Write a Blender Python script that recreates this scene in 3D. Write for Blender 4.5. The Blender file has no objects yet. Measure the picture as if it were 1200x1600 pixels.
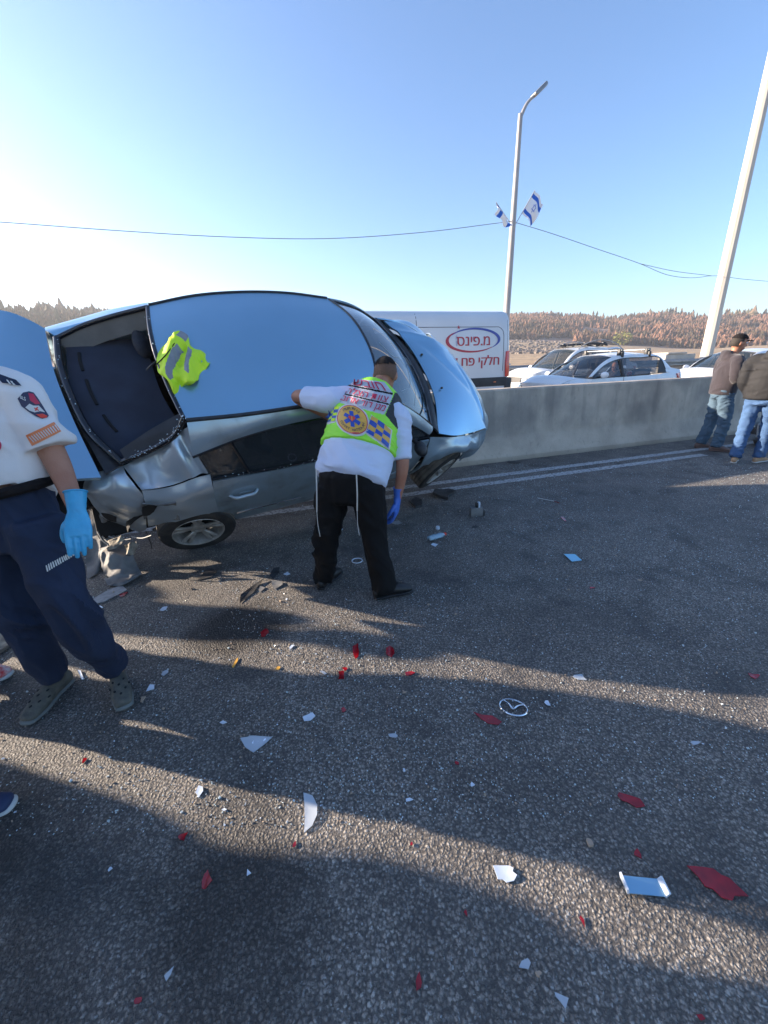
import bpy, bmesh, math, random
import numpy as np
from mathutils import Vector, Matrix, noise
from mathutils.bvhtree import BVHTree
V = Vector
random.seed(7); RNG = np.random.default_rng(7)
SC = bpy.context.scene
COL = SC.collection

# ------------------------------------------------------------------ camera
CR = np.array([[0.99944491, 0.03331483, 0.0], [-0.01171263, 0.35137883, -0.9361601], [-0.03118801, 0.93564044, 0.35157399]])
CAMZ = 1.5; FPX = 620.0
cd = bpy.data.cameras.new('camera'); cam = bpy.data.objects.new('camera', cd); COL.objects.link(cam)
cd.sensor_fit = 'HORIZONTAL'; cd.sensor_width = 36; cd.lens = FPX / 1200 * 36
cd.clip_start = .05; cd.clip_end = 5000
cam.matrix_world = Matrix([list(CR[0]) + [0], list(CR[1]) + [0], list(CR[2]) + [CAMZ], [0, 0, 0, 1]])
SC.camera = cam
# ------------------------------------------------------------------ light
SUN_AZ_TRAVEL = -13.0      # the way the light travels, degrees from +x
SUN_EL = 14.5
a_ = math.radians(SUN_AZ_TRAVEL + 180); e_ = math.radians(SUN_EL)
SUNDIR = V((math.cos(a_) * math.cos(e_), math.sin(a_) * math.cos(e_), math.sin(e_)))
w = bpy.data.worlds.new('World'); SC.world = w; w.use_nodes = True
nt = w.node_tree; sky = nt.nodes.new('ShaderNodeTexSky'); sky.sky_type = 'NISHITA'; sky.sun_disc = False
sky.sun_elevation = e_; sky.sun_rotation = math.atan2(SUNDIR.x, SUNDIR.y)
sky.altitude = 300; sky.air_density = 1.0; sky.dust_density = 1.4; sky.ozone_density = 3.6
wb = nt.nodes.new('ShaderNodeMix'); wb.data_type = 'RGBA'; wb.blend_type = 'MULTIPLY'; wb.inputs[0].default_value = 1; wb.inputs[7].default_value = (1.02, .985, 1.01, 1)   # the phone's white balance
nt.links.new(sky.outputs[0], wb.inputs[6]); nt.links.new(wb.outputs[2], nt.nodes['Background'].inputs[0]); nt.nodes['Background'].inputs[1].default_value = 0.11
sl = bpy.data.lights.new('sun', 'SUN'); so = bpy.data.objects.new('sun', sl); COL.objects.link(so)
sl.energy = 5.0; sl.angle = math.radians(.53); sl.color = (1, .83, .65)
so.rotation_euler = SUNDIR.to_track_quat('Z', 'Y').to_euler()
SC.view_settings.view_transform = 'Standard'; SC.view_settings.look = 'None'
SC.view_settings.gamma = 1; SC.view_settings.use_curve_mapping = False
SC.view_settings.exposure = 1.75

# ------------------------------------------------------------------ measuring helpers
def ray(u, v): return CR @ np.array([u - 600, 800 - v, -FPX], float)
def G(u, v, z=0.0):
    r = ray(u, v); t = (z - CAMZ) / r[2]; return V((t * r[0], t * r[1], z))
def atY(u, v, Y):
    r = ray(u, v); t = Y / r[1]; return V((t * r[0], Y, CAMZ + t * r[2]))
RA = math.radians(17.5)
RD = V((math.cos(RA), math.sin(RA), 0)); RN = V((-math.sin(RA), math.cos(RA), 0))
def ST(s, t, z=0.0): return RD * s + RN * t + V((0, 0, z))

# ------------------------------------------------------------------ materials
def mat(name, c1, c2=None, scale=8, rough=.5, metal=0, bump=0, bscale=60, coat=0, spec=.5, trans=0, alpha=1, rough2=None,
        stretch=None, detail=4, emit=None, lo=.35, hi=.65, sheen=0, bdist=.01, coords='Object'):
    m = bpy.data.materials.new(name); m.use_nodes = True; t = m.node_tree; b = t.nodes['Principled BSDF']; L = t.links
    b.inputs['Base Color'].default_value = (*c1, 1); b.inputs['Roughness'].default_value = rough
    b.inputs['Metallic'].default_value = metal; b.inputs['Coat Weight'].default_value = coat; b.inputs['Coat Roughness'].default_value = .04
    b.inputs['Specular IOR Level'].default_value = spec; b.inputs['Transmission Weight'].default_value = trans
    b.inputs['Alpha'].default_value = alpha; b.inputs['Sheen Weight'].default_value = sheen
    if emit: b.inputs['Emission Color'].default_value = (*emit[:3], 1); b.inputs['Emission Strength'].default_value = emit[3]
    tc = t.nodes.new('ShaderNodeTexCoord'); src = tc.outputs[coords]
    if stretch:
        mp = t.nodes.new('ShaderNodeMapping'); mp.inputs['Scale'].default_value = stretch; L.new(src, mp.inputs[0]); src = mp.outputs[0]
    if c2 is not None or rough2 is not None:
        n = t.nodes.new('ShaderNodeTexNoise'); n.inputs['Scale'].default_value = scale; n.inputs['Detail'].default_value = detail
        L.new(src, n.inputs['Vector'])
        r = t.nodes.new('ShaderNodeMapRange'); r.inputs[1].default_value = lo; r.inputs[2].default_value = hi; L.new(n.outputs[0], r.inputs[0])
        if c2 is not None:
            mx = t.nodes.new('ShaderNodeMix'); mx.data_type = 'RGBA'; mx.inputs[6].default_value = (*c1, 1); mx.inputs[7].default_value = (*c2, 1)
            L.new(r.outputs[0], mx.inputs[0]); L.new(mx.outputs[2], b.inputs['Base Color'])
        if rough2 is not None:
            r2 = t.nodes.new('ShaderNodeMapRange'); r2.inputs[3].default_value = rough; r2.inputs[4].default_value = rough2
            L.new(r.outputs[0], r2.inputs[0]); L.new(r2.outputs[0], b.inputs['Roughness'])
    if bump:
        n2 = t.nodes.new('ShaderNodeTexNoise'); n2.inputs['Scale'].default_value = bscale; n2.inputs['Detail'].default_value = 5; L.new(src, n2.inputs['Vector'])
        bp = t.nodes.new('ShaderNodeBump'); bp.inputs['Strength'].default_value = bump; bp.inputs['Distance'].default_value = bdist
        L.new(n2.outputs[0], bp.inputs['Height']); L.new(bp.outputs[0], b.inputs['Normal'])
    return m

def asphalt():
    m = bpy.data.materials.new('asphalt'); m.use_nodes = True; t = m.node_tree; b = t.nodes['Principled BSDF']; L = t.links; N = t.nodes.new
    tc = N('ShaderNodeTexCoord'); P = tc.outputs['Object']
    def nz(scale, det=4, rg=.5):
        n = N('ShaderNodeTexNoise'); n.inputs['Scale'].default_value = scale; n.inputs['Detail'].default_value = det; n.inputs['Roughness'].default_value = rg; L.new(P, n.inputs['Vector']); return n.outputs[0]
    wn = N('ShaderNodeTexNoise'); wn.inputs['Scale'].default_value = 95; wn.inputs['Detail'].default_value = 3; L.new(P, wn.inputs['Vector'])
    wv = N('ShaderNodeVectorMath'); wv.operation = 'MULTIPLY_ADD'; L.new(wn.outputs['Color'], wv.inputs[0]); wv.inputs[1].default_value = (.012, .012, .012); L.new(P, wv.inputs[2])
    def vor(scale, out, feat='F1'):
        n = N('ShaderNodeTexVoronoi'); n.feature = feat; n.inputs['Scale'].default_value = scale; L.new(wv.outputs[0], n.inputs['Vector']); return n.outputs[out]
    def mr(x, a, b_, c=0, d=1):
        n = N('ShaderNodeMapRange'); n.inputs[1].default_value = a; n.inputs[2].default_value = b_; n.inputs[3].default_value = c; n.inputs[4].default_value = d; L.new(x, n.inputs[0]); return n.outputs[0]
    def mix(f, a, b_):
        n = N('ShaderNodeMix'); n.data_type = 'RGBA'
        for s, q in ((0, f), (6, a), (7, b_)):
            if isinstance(q, (tuple, float, int)): n.inputs[s].default_value = (*q, 1) if isinstance(q, tuple) else q
            else: L.new(q, n.inputs[s])
        return n.outputs[2]
    def mth(op, a, b_=None):
        n = N('ShaderNodeMath'); n.operation = op
        for s, q in ((0, a), (1, b_)):
            if q is None: continue
            if isinstance(q, (float, int)): n.inputs[s].default_value = q
            else: L.new(q, n.inputs[s])
        return n.outputs[0]
    # stones of 6-12 mm in bitumen, each of its own tone
    sep = N('ShaderNodeSeparateColor'); L.new(vor(98, 'Color'), sep.inputs[0]); tone = sep.outputs[0]
    big = nz(.55, 5, .6); mid = nz(5, 4)
    base = mix(mr(tone, 0, 1), (.180, .158, .139), (.51, .455, .395))
    base = mix(mr(tone, .92, .97), base, (.62, .57, .50))
    sep2 = N('ShaderNodeSeparateColor'); L.new(vor(210, 'Color'), sep2.inputs[0]); base = mix(mr(sep2.outputs[1], .55, .9, 0, .6), base, (.09, .08, .072)); base = mix(mr(sep2.outputs[0], .93, .97, 0, .8), base, (.60, .60, .58))
    base = mix(mr(mid, .3, .7, 0, .35), base, (.055, .052, .05))
    d1 = vor(98, 'Distance'); gap = mr(d1, .35, .62)
    base = mix(mth('MULTIPLY', gap, .7), base, (.045, .042, .040))
    base = mix(mr(big, .38, .66, 0, .5), base, (.055, .052, .052)); base = mix(mr(nz(2.2, 6, .65), .52, .68, 0, .6), base, (.045, .044, .046))
    # oil stains of their own shape
    for (x, y, r, k) in ((-.92, 2.03, .36, 1.0), (-1.45, .75, .42, .55), (-.45, .62, .3, .6), (-1.0, .5, .22, .5), (.34, 1.02, .12, .25), (-.55, .82, .3, .5), (-1.6, 2.75, .4, .5)):
        vm = N('ShaderNodeVectorMath'); vm.operation = 'DISTANCE'; L.new(P, vm.inputs[0]); vm.inputs[1].default_value = (x, y, 0)
        dd = mth('ADD', vm.outputs['Value'], mth('MULTIPLY', mth('SUBTRACT', nz(7, 4), .5), .35))
        base = mix(mr(dd, r * .55, r, k * .8, 0), base, (.02, .018, .018))
    L.new(base, b.inputs['Base Color'])
    L.new(mr(tone, 0, 1, .5, .85), b.inputs['Roughness'])
    h = mth('ADD', mth('MULTIPLY', mr(d1, .1, .65, 1, 0), 1.0), mth('MULTIPLY', tone, .55))
    h = mth('ADD', h, mth('MULTIPLY', nz(420, 3), .5)); h = mth('ADD', h, mth('MULTIPLY', nz(38, 3), 1.3))
    bp = N('ShaderNodeBump'); bp.inputs['Strength'].default_value = 1.0; bp.inputs['Distance'].default_value = .0052
    L.new(h, bp.inputs['Height']); L.new(bp.outputs[0], b.inputs['Normal'])
    b.inputs['Specular IOR Level'].default_value = .35
    return m

def concrete():
    m = bpy.data.materials.new('barrier_concrete'); m.use_nodes = True; t = m.node_tree; b = t.nodes['Principled BSDF']; L = t.links; N = t.nodes.new
    tc = N('ShaderNodeTexCoord'); P = tc.outputs['Object']; sx = N('ShaderNodeSeparateXYZ'); L.new(P, sx.inputs[0])
    def nz(scale, st=(1, 1, 1), det=5):
        mp = N('ShaderNodeMapping'); mp.inputs['Scale'].default_value = st; L.new(P, mp.inputs[0])
        n = N('ShaderNodeTexNoise'); n.inputs['Scale'].default_value = scale; n.inputs['Detail'].default_value = det; L.new(mp.outputs[0], n.inputs['Vector']); return n.outputs[0]
    def mr(x, a, b_, c=0, d=1):
        n = N('ShaderNodeMapRange'); n.inputs[1].default_value = a; n.inputs[2].default_value = b_; n.inputs[3].default_value = c; n.inputs[4].default_value = d; L.new(x, n.inputs[0]); return n.outputs[0]
    def mul(a, b_):
        n = N('ShaderNodeMath'); n.operation = 'MULTIPLY'; L.new(a, n.inputs[0]); L.new(b_, n.inputs[1]); return n.outputs[0]
    def mix(f, a, b_):
        n = N('ShaderNodeMix'); n.data_type = 'RGBA'; L.new(f, n.inputs[0])
        for s, q in ((6, a), (7, b_)):
            if isinstance(q, tuple): n.inputs[s].default_value = (*q, 1)
            else: L.new(q, n.inputs[s])
        return n.outputs[2]
    c = mix(mr(nz(3), .35, .65), (.42, .355, .285), (.54, .46, .37))
    zt = mr(sx.outputs[2], .28, .62); zt2 = mr(sx.outputs[2], .12, .4)
    streak = mul(mr(nz(5, (1, 1, .10)), .44, .68, 0, .5), zt)
    c = mix(streak, c, (.14, .13, .12))
    patch = mul(mr(nz(1.1), .45, .62, 0, .6), zt2); c = mix(patch, c, (.20, .185, .17))
    c = mix(mr(nz(24, (1, 1, .5)), .6, .72, 0, .35), c, (.2, .19, .175))
    c = mix(mr(sx.outputs[2], .0, .10, .5, 0), c, (.2, .18, .15))
    L.new(c, b.inputs['Base Color']); b.inputs['Roughness'].default_value = .85; b.inputs['Specular IOR Level'].default_value = .3
    bp = N('ShaderNodeBump'); bp.inputs['Strength'].default_value = .5; bp.inputs['Distance'].default_value = .006
    L.new(nz(45), bp.inputs['Height']); L.new(bp.outputs[0], b.inputs['Normal'])
    return m

M = dict(
    asphalt=asphalt(), concrete=concrete(),
    line=mat('road_paint', (.40, .41, .41), (.14, .14, .14), 30, .7, lo=.48, hi=.62, detail=8, bump=.6, bscale=110, bdist=.004),
    sand=mat('dry_ground', (.42, .30, .17), (.29, .20, .12), .12, .95, bump=.8, bscale=.7, bdist=.5, detail=8),
    burnt=mat('burnt_ground', (.13, .085, .07), (.25, .165, .12), .06, .95, detail=8, bump=.6, bscale=.5, bdist=.5),
    rock=mat('rubble', (.24, .20, .17), (.13, .105, .09), .5, .9),
    tree_b=mat('scorched_needles', (.215, .12, .082), (.075, .06, .042), .06, .9, lo=.42, hi=.60, detail=6, spec=.1),
    tree_g=mat('pine_needles', (.095, .105, .07), (.17, .12, .085), .12, .9, lo=.4, hi=.6, detail=6, spec=.1),
    tree_y=mat('yellow_green_leaves', (.26, .25, .07), (.17, .18, .05), .8, .9, spec=.1),
    bark=mat('bark', (.10, .07, .055), rough=.95),
    paint=mat('sky_tinted_silver_paint', (.30, .52, .68), (.285, .50, .655), 3, .31, .72, coat=.5),  # car paint with the blue sky's reflection put into its colour
    paint_d=mat('scuffed_shaded_side_paint', (.36, .45, .51), (.24, .28, .30), 5, .28, .5, coat=.3, rough2=.5, lo=.5, hi=.72, detail=7, bump=.12, bscale=30),  # scuffs, and the side's weaker sky reflection put into a greyer base
    paint_w=mat('sunlit_silver_paint', (.44, .51, .56), rough=.3, metal=.45, coat=.5),  # lighter copy of the car paint, sunlight put into its colour
    rubber=mat('black_rubber', (.012, .013, .016), (.03, .032, .036), 20, .42, rough2=.6),
    seal=mat('glossy_seal', (.008, .010, .014), rough=.15, coat=.5),
    tyre=mat('tyre_rubber', (.022, .021, .021), (.06, .052, .045), 9, .8, lo=.45, hi=.7, bump=.2),
    tread=mat('dusty_tread', (.16, .135, .11), (.06, .052, .045), 9, .85),
    alloy=mat('dull_alloy', (.50, .46, .42), (.30, .27, .235), 14, .42, .45, rough2=.6),
    dark=mat('dark_cavity', (.012, .012, .013), rough=.9),
    glass=mat('tinted_glass', (.03, .04, .048), rough=.03, coat=.8, alpha=.78, spec=.8),
    wshield=mat('windshield_glass', (.035, .055, .062), rough=.025, coat=1, spec=1.0, alpha=.93),
    carglass=mat('light_car_glass', (.035, .05, .06), rough=.03, coat=.5, alpha=.60, spec=.8),
    chrome=mat('chrome', (.75, .76, .78), rough=.12, metal=1),
    shelf=mat('parcel_shelf_cloth', (.032, .042, .068), (.024, .031, .05), 5, .9, bump=.2, bscale=300),
    seatc=mat('seat_cloth', (.022, .025, .034), (.035, .038, .05), 30, .9),
    trim=mat('grey_trim', (.20, .195, .185), (.15, .147, .14), 6, .7),
    plast=mat('grey_broken_plastic', (.22, .215, .205), (.12, .12, .122), 7, .8, bump=.5, bscale=22),
    dplast=mat('black_broken_plastic', (.018, .018, .02), (.05, .05, .052), 14, .5, bump=.4, bscale=40),
    foam=mat('torn_lining', (.34, .30, .235), (.18, .15, .12), 18, .9, bump=.7, bscale=40),
    white=mat('white_paint', (.78, .79, .79), (.70, .715, .73), 2, .3, coat=.4),
    vanw=mat('van_white_paint', (.66, .67, .69), (.60, .615, .64), 1.2, .4, coat=.25),
    vblack=mat('black_plastic_trim', (.022, .023, .026), (.035, .036, .04), 6, .6),
    vred=mat('tail_lamp_red', (.62, .02, .015), rough=.15, coat=.6),
    lred=mat('logo_red', (.42, .03, .05), rough=.4), lblue=mat('logo_blue', (.05, .07, .32), rough=.4),
    lamp=mat('headlamp_glass', (.55, .58, .6), rough=.08, coat=1),
    plate=mat('yellow_plate', (.75, .55, .03), rough=.4),
    steel=mat('galvanised_steel', (.22, .23, .24), (.30, .31, .31), 5, .5, .6),
    polem=mat('painted_pole', (.36, .35, .35), (.30, .29, .29), 3, .5, stretch=(1, 1, .3)),
    polec=mat('pale_concrete_mast', (.62, .57, .49), (.50, .46, .40), 3, .7, stretch=(1, 1, .15)),
    block=mat('pale_concrete', (.48, .45, .40), (.38, .35, .31), 3, .9),
    cable=mat('cable', (.10, .105, .11), rough=.6),
    skin=mat('skin', (.42, .20, .125), (.36, .15, .09), 12, .5, bump=.15, bscale=160, spec=.4),
    hairm=mat('dark_hair', (.018, .014, .012), (.035, .027, .022), 90, .7, bump=.6, bscale=220),
    stub=mat('cropped_hair', (.10, .055, .035), (.17, .085, .055), 150, .8),
    kippa=mat('black_velvet', (.008, .007, .008), (.015, .012, .012), 25, .9, spec=.2),
    shirt=mat('pale_blue_white_shirt', (.60, .66, .80), (.55, .61, .76), 4, .8, bump=.15, bscale=500),
    ushirt=mat('white_uniform_shirt', (.76, .72, .69), (.70, .66, .64), 3, .8, bump=.15, bscale=400),
    navy=mat('navy_cloth', (.010, .019, .048), (.014, .026, .062), 6, .85, bump=.2, bscale=400),
    black=mat('black_cloth', (.0025, .0025, .0032), (.0045, .0045, .005), 6, .8, bump=.2, bscale=400, spec=.25),
    hivis=mat('neon_green_cloth', (.36, .86, .05), (.32, .80, .05), 9, .6, bump=.15, bscale=300),
    hiyel=mat('neon_yellow_cloth', (.66, .88, .02), (.58, .82, .02), 7, .6, bump=.25, bscale=200),
    refl=mat('silver_reflective_tape', (.50, .51, .56), (.44, .45, .50), 20, .4, bump=.2, bscale=300),
    grefl=mat('grey_reflective_tape', (.27, .27, .29), (.21, .21, .23), 15, .45),
    bmesh_=mat('black_mesh_side', (.02, .022, .025), (.03, .033, .036), 60, .7),
    vtext=mat('crimson_print', (.52, .02, .07), rough=.5), gold=mat('gold_print', (.68, .38, .06), rough=.4),
    cblue=mat('royal_blue_print', (.02, .07, .38), rough=.4), inkd=mat('dark_print', (.03, .03, .07), rough=.5),
    hred=mat('bright_red_print', (.72, .06, .03), rough=.5), orange=mat('orange_reflective', (.78, .20, .06), (.72, .24, .10), 30, .5),
    tape=mat('pale_reflective_stripe', (.62, .60, .56), rough=.4),
    gb=mat('pale_blue_glove', (.06, .40, .66), (.05, .35, .60), 30, .4, bump=.25, bscale=90, bdist=.004),
    gd=mat('blue_glove', (.06, .17, .60), (.05, .14, .52), 30, .4, bump=.25, bscale=90, bdist=.004),
    shoeb=mat('black_shoe', (.008, .008, .009), rough=.45), sole=mat('pale_sole', (.5, .5, .48), rough=.7),
    shoeg=mat('olive_grey_shoe', (.125, .115, .092), (.07, .068, .058), 25, .8, bump=.4, bscale=120),
    soled=mat('grey_sole', (.15, .16, .15), rough=.8),
    tan=mat('tan_suede', (.42, .27, .16), (.34, .21, .125), 30, .9), brown=mat('brown_leather', (.14, .085, .07), rough=.6),
    hood=mat('purple_grey_hoodie', (.034, .027, .034), (.026, .021, .027), 5, .95, sheen=.2),
    jack=mat('black_windbreaker', (.0105, .0105, .013), (.007, .007, .009), 5, .8),
    jean=mat('mid_blue_denim', (.055, .12, .25), (.04, .09, .20), 8, .9, bump=.2, bscale=300),
    jean2=mat('faded_denim', (.075, .125, .175), (.045, .085, .135), 4, .9, bump=.2, bscale=300),
    shoen=mat('navy_shoe', (.02, .035, .09), rough=.7), shoer=mat('red_shoe', (.55, .04, .04), (.6, .5, .5), 40, .6),
    fwhite=mat('flag_white', (.82, .82, .84), rough=.8), fblue=mat('flag_blue', (.01, .12, .55), rough=.8),
    crumb=mat('glass_crumb', (.42, .53, .57), (.66, .71, .72), 60, .18, coat=.5),
    sred=mat('red_lens_plastic', (.34, .010, .016), (.22, .006, .012), 30, .15, coat=.6),
    swhite=mat('white_lens_plastic', (.66, .72, .80), (.56, .63, .72), 20, .3, coat=.3),
    sclear=mat('clear_plastic', (.60, .66, .72), rough=.12, alpha=.55, coat=.5),
    scyan=mat('pale_cyan_plastic', (.22, .55, .75), rough=.35), samb=mat('amber_plastic', (.72, .38, .07), rough=.35),
    sgrey=mat('grey_plastic', (.33, .33, .33), (.22, .22, .23), 30, .5), stone=mat('pebble', (.40, .30, .22), rough=.9),
    bottle=mat('clear_bottle', (.42, .62, .75), rough=.06, alpha=.55, coat=1),
)

# ------------------------------------------------------------------ object helpers
PM = {}
def meta(o, label=None, cat=None, group=None, kind=None):
    if label: o['label'] = label
    if cat: o['category'] = cat
    if group: o['group'] = group
    if kind: o['kind'] = kind
    return o
def thing(name, label, cat, mw=None, group=None):
    o = bpy.data.objects.new(name, None); COL.objects.link(o); o.empty_display_size = .2
    mw = mw if mw is not None else Matrix()
    if isinstance(mw, Vector): mw = Matrix.Translation(mw)
    o.matrix_world = mw; PM[o.name] = mw.copy()
    return meta(o, label, cat, group)
def sharp(me, ang=38):
    bm = bmesh.new(); bm.from_mesh(me); bmesh.ops.recalc_face_normals(bm, faces=bm.faces)
    ca = math.radians(ang)
    for f in bm.faces: f.smooth = True
    for e in bm.edges:
        if len(e.link_faces) == 2 and e.calc_face_angle(0) > ca: e.smooth = False
    bm.to_mesh(me); bm.free()
def add(name, vf, m, parent=None, local=False, smooth=True, ang=38, label=None, world_mw=None):
    """vf: (verts, faces) or a mesh; world coordinates unless local."""
    if isinstance(vf, bpy.types.Mesh): me = vf; me.name = name
    else:
        me = bpy.data.meshes.new(name); me.from_pydata([tuple(p) for p in vf[0]], [], [tuple(f) for f in vf[1]]); me.validate()
    if smooth: sharp(me, ang)
    ms = m if isinstance(m, (list, tuple)) else [m]
    me.materials.clear()
    for x in ms: me.materials.append(x)
    o = bpy.data.objects.new(name, me); COL.objects.link(o)
    if parent is not None:
        if not local: me.transform(PM[parent.name].inverted())
        o.parent = parent; PM[o.name] = PM[parent.name]
    else: PM[o.name] = Matrix()
    if label: o['label'] = label
    return o
def recenter(o):
    """top-level single mesh: put its origin at the middle of its base"""
    me = o.data; n = len(me.vertices); a = np.empty(n * 3); me.vertices.foreach_get('co', a); a = a.reshape(-1, 3)
    c = V(((a[:, 0].min() + a[:, 0].max()) / 2, (a[:, 1].min() + a[:, 1].max()) / 2, a[:, 2].min()))
    me.transform(Matrix.Translation(-c)); o.location = c; PM[o.name] = Matrix.Translation(c); return o
def merge(*parts):
    vs, fs = [], []
    for v, f in parts:
        k = len(vs); vs += [tuple(p) for p in v]; fs += [tuple(i + k for i in q) for q in f]
    return vs, fs
def xf(vf, mw): return [tuple(mw @ V(p)) for p in vf[0]], vf[1]
def box(x0, x1, y0, y1, z0, z1, bev=0, seg=2):
    bm = bmesh.new(); bmesh.ops.create_cube(bm, size=1)
    for v in bm.verts: v.co = V(((x0 + x1) / 2 + v.co.x * (x1 - x0), (y0 + y1) / 2 + v.co.y * (y1 - y0), (z0 + z1) / 2 + v.co.z * (z1 - z0)))
    if bev: bmesh.ops.bevel(bm, geom=bm.edges[:] + bm.verts[:], offset=bev, segments=seg, affect='EDGES', profile=.5)
    bm.verts.index_update(); r = ([tuple(v.co) for v in bm.verts], [tuple(v.index for v in f.verts) for f in bm.faces]); bm.free(); return r
def cat_rom(P, n, closed=False):
    P = np.array([list(p) for p in P], float)
    if len(P) == 2: t = np.linspace(0, 1, n)[:, None]; return P[0] * (1 - t) + P[1] * t
    if closed: Q = np.vstack([P[-1], P, P[0], P[1]])
    else: Q = np.vstack([2 * P[0] - P[1], P, 2 * P[-1] - P[-2]])
    m = len(Q) - 3
    d = np.array([np.linalg.norm(Q[i + 2] - Q[i + 1]) for i in range(m)]) + 1e-9
    c = np.concatenate([[0], np.cumsum(d)]); s = np.linspace(0, c[-1], n, endpoint=not closed); out = []
    for x in s:
        i = min(np.searchsorted(c, x, side='right') - 1, m - 1); t = (x - c[i]) / d[i]
        p0, p1, p2, p3 = Q[i:i + 4]
        d0 = np.linalg.norm(p1 - p0) + 1e-9; d1 = d[i]; d2 = np.linalg.norm(p3 - p2) + 1e-9
        m1 = ((p1 - p0) / d0 - (p2 - p0) / (d0 + d1) + (p2 - p1) / d1) * d1
        m2 = ((p2 - p1) / d1 - (p3 - p1) / (d1 + d2) + (p3 - p2) / d2) * d1
        out.append((2 * t**3 - 3 * t**2 + 1) * p1 + (t**3 - 2 * t**2 + t) * m1 + (-2 * t**3 + 3 * t**2) * p2 + (t**3 - t**2) * m2)
    return np.array(out)
def tube(P, r, n=8, samples=None, closed=False):
    P = cat_rom(P, samples, closed) if samples else np.array([list(p) for p in P], float)
    k = len(P); rr = r if hasattr(r, '__len__') else [r] * k
    if len(rr) != k: rr = np.interp(np.linspace(0, 1, k), np.linspace(0, 1, len(rr)), rr)
    vs, fs = [], []; up = None
    for i in range(k):
        if closed: T = V(P[(i + 1) % k] - P[i - 1])
        else: T = V(P[min(i + 1, k - 1)] - P[max(i - 1, 0)])
        T.normalize()
        if up is None: up = T.orthogonal().normalized()
        a = (up - T * up.dot(T)).normalized(); up = a; b = T.cross(a)
        for j in range(n):
            th = 2 * math.pi * j / n; vs.append(tuple(V(P[i]) + (a * math.cos(th) + b * math.sin(th)) * rr[i]))
    for i in range(k if closed else k - 1):
        for j in range(n): i2 = (i + 1) % k; fs.append((i * n + j, i * n + (j + 1) % n, i2 * n + (j + 1) % n, i2 * n + j))
    if not closed: fs += [tuple(range(n))[::-1], tuple((k - 1) * n + j for j in range(n))]
    return vs, fs
def lathe(prof, n=32, axis='Y'):
    """prof: (radius, height) pairs, closed ring if first==last"""
    vs, fs = [], []; k = len(prof)
    for r, h in prof:
        for j in range(n):
            th = 2 * math.pi * j / n; vs.append((r * math.cos(th), h, r * math.sin(th)))
    for i in range(k - 1):
        for j in range(n): fs.append((i * n + j, i * n + (j + 1) % n, (i + 1) * n + (j + 1) % n, (i + 1) * n + j))
    return vs, fs
def grid_faces(nu, nv, off=0): return [(off + i * nv + j, off + i * nv + j + 1, off + (i + 1) * nv + j + 1, off + (i + 1) * nv + j) for i in range(nu - 1) for j in range(nv - 1)]
def upsample(ctrl, nu, nv):
    """ctrl[i][j] 3-D net -> smooth nu x nv grid"""
    rows = np.array([cat_rom(r, nv) for r in ctrl])
    cols = np.array([cat_rom(rows[:, j], nu) for j in range(nv)])
    return cols.transpose(1, 0, 2)
def coons(c0, c1, d0, d1, nu=24, nv=24):
    """c0,c1 run along u (v=0,1); d0,d1 run along v (u=0,1)"""
    A, B, C, D = cat_rom(c0, nu), cat_rom(c1, nu), cat_rom(d0, nv), cat_rom(d1, nv)
    u = np.linspace(0, 1, nu)[:, None, None]; v = np.linspace(0, 1, nv)[None, :, None]
    P00, P10, P01, P11 = A[0], A[-1], B[0], B[-1]
    return (1 - v) * A[:, None] + v * B[:, None] + (1 - u) * C[None] + u * D[None] - ((1 - u) * (1 - v) * P00 + u * (1 - v) * P10 + (1 - u) * v * P01 + u * v * P11)
def shell(g, flange=.012, centre=(0, 0, .6), thick=0, noise_amp=0, nscale=3, seed=0, push=None):
    """grid -> panel whose rim is turned inwards so that gaps read as real gaps"""
    nu, nv, _ = g.shape; g = g.copy()
    du = np.gradient(g, axis=0); dv = np.gradient(g, axis=1); nrm = np.cross(du, dv); l = np.linalg.norm(nrm, axis=2, keepdims=True); nrm = nrm / np.where(l < 1e-12, 1, l)
    mid = g.reshape(-1, 3).mean(0) - np.array(centre)
    if (nrm.reshape(-1, 3).mean(0) @ mid) < 0: nrm = -nrm
    if noise_amp or push is not None:
        for i in range(nu):
            for j in range(nv):
                d = 0
                if noise_amp:
                    p = V(g[i, j]) * nscale + V((seed, 0, 0)); d += noise_amp * (noise.noise(p) + .9 * (abs(noise.noise(p * 1.9 + V((3, 1, 2)))) - .25) * -1)
                if push is not None: d += push(g[i, j])
                e = min(i, j, nu - 1 - i, nv - 1 - j); g[i, j] += nrm[i, j] * d * (min(1, e / 3) if push is None else 1)
    vs = [tuple(p) for p in g.reshape(-1, 3)]; fs = grid_faces(nu, nv)
    ring = [(i, 0) for i in range(nu)] + [(nu - 1, j) for j in range(1, nv)] + [(i, nv - 1) for i in range(nu - 2, -1, -1)] + [(0, j) for j in range(nv - 2, 0, -1)]
    k = len(vs)
    for (i, j) in ring: vs.append(tuple(g[i, j] - nrm[i, j] * flange))
    m = len(ring)
    for q in range(m):
        a, b = ring[q], ring[(q + 1) % m]; fs.append((a[0] * nv + a[1], b[0] * nv + b[1], k + (q + 1) % m, k + q))
    return vs, fs
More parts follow.
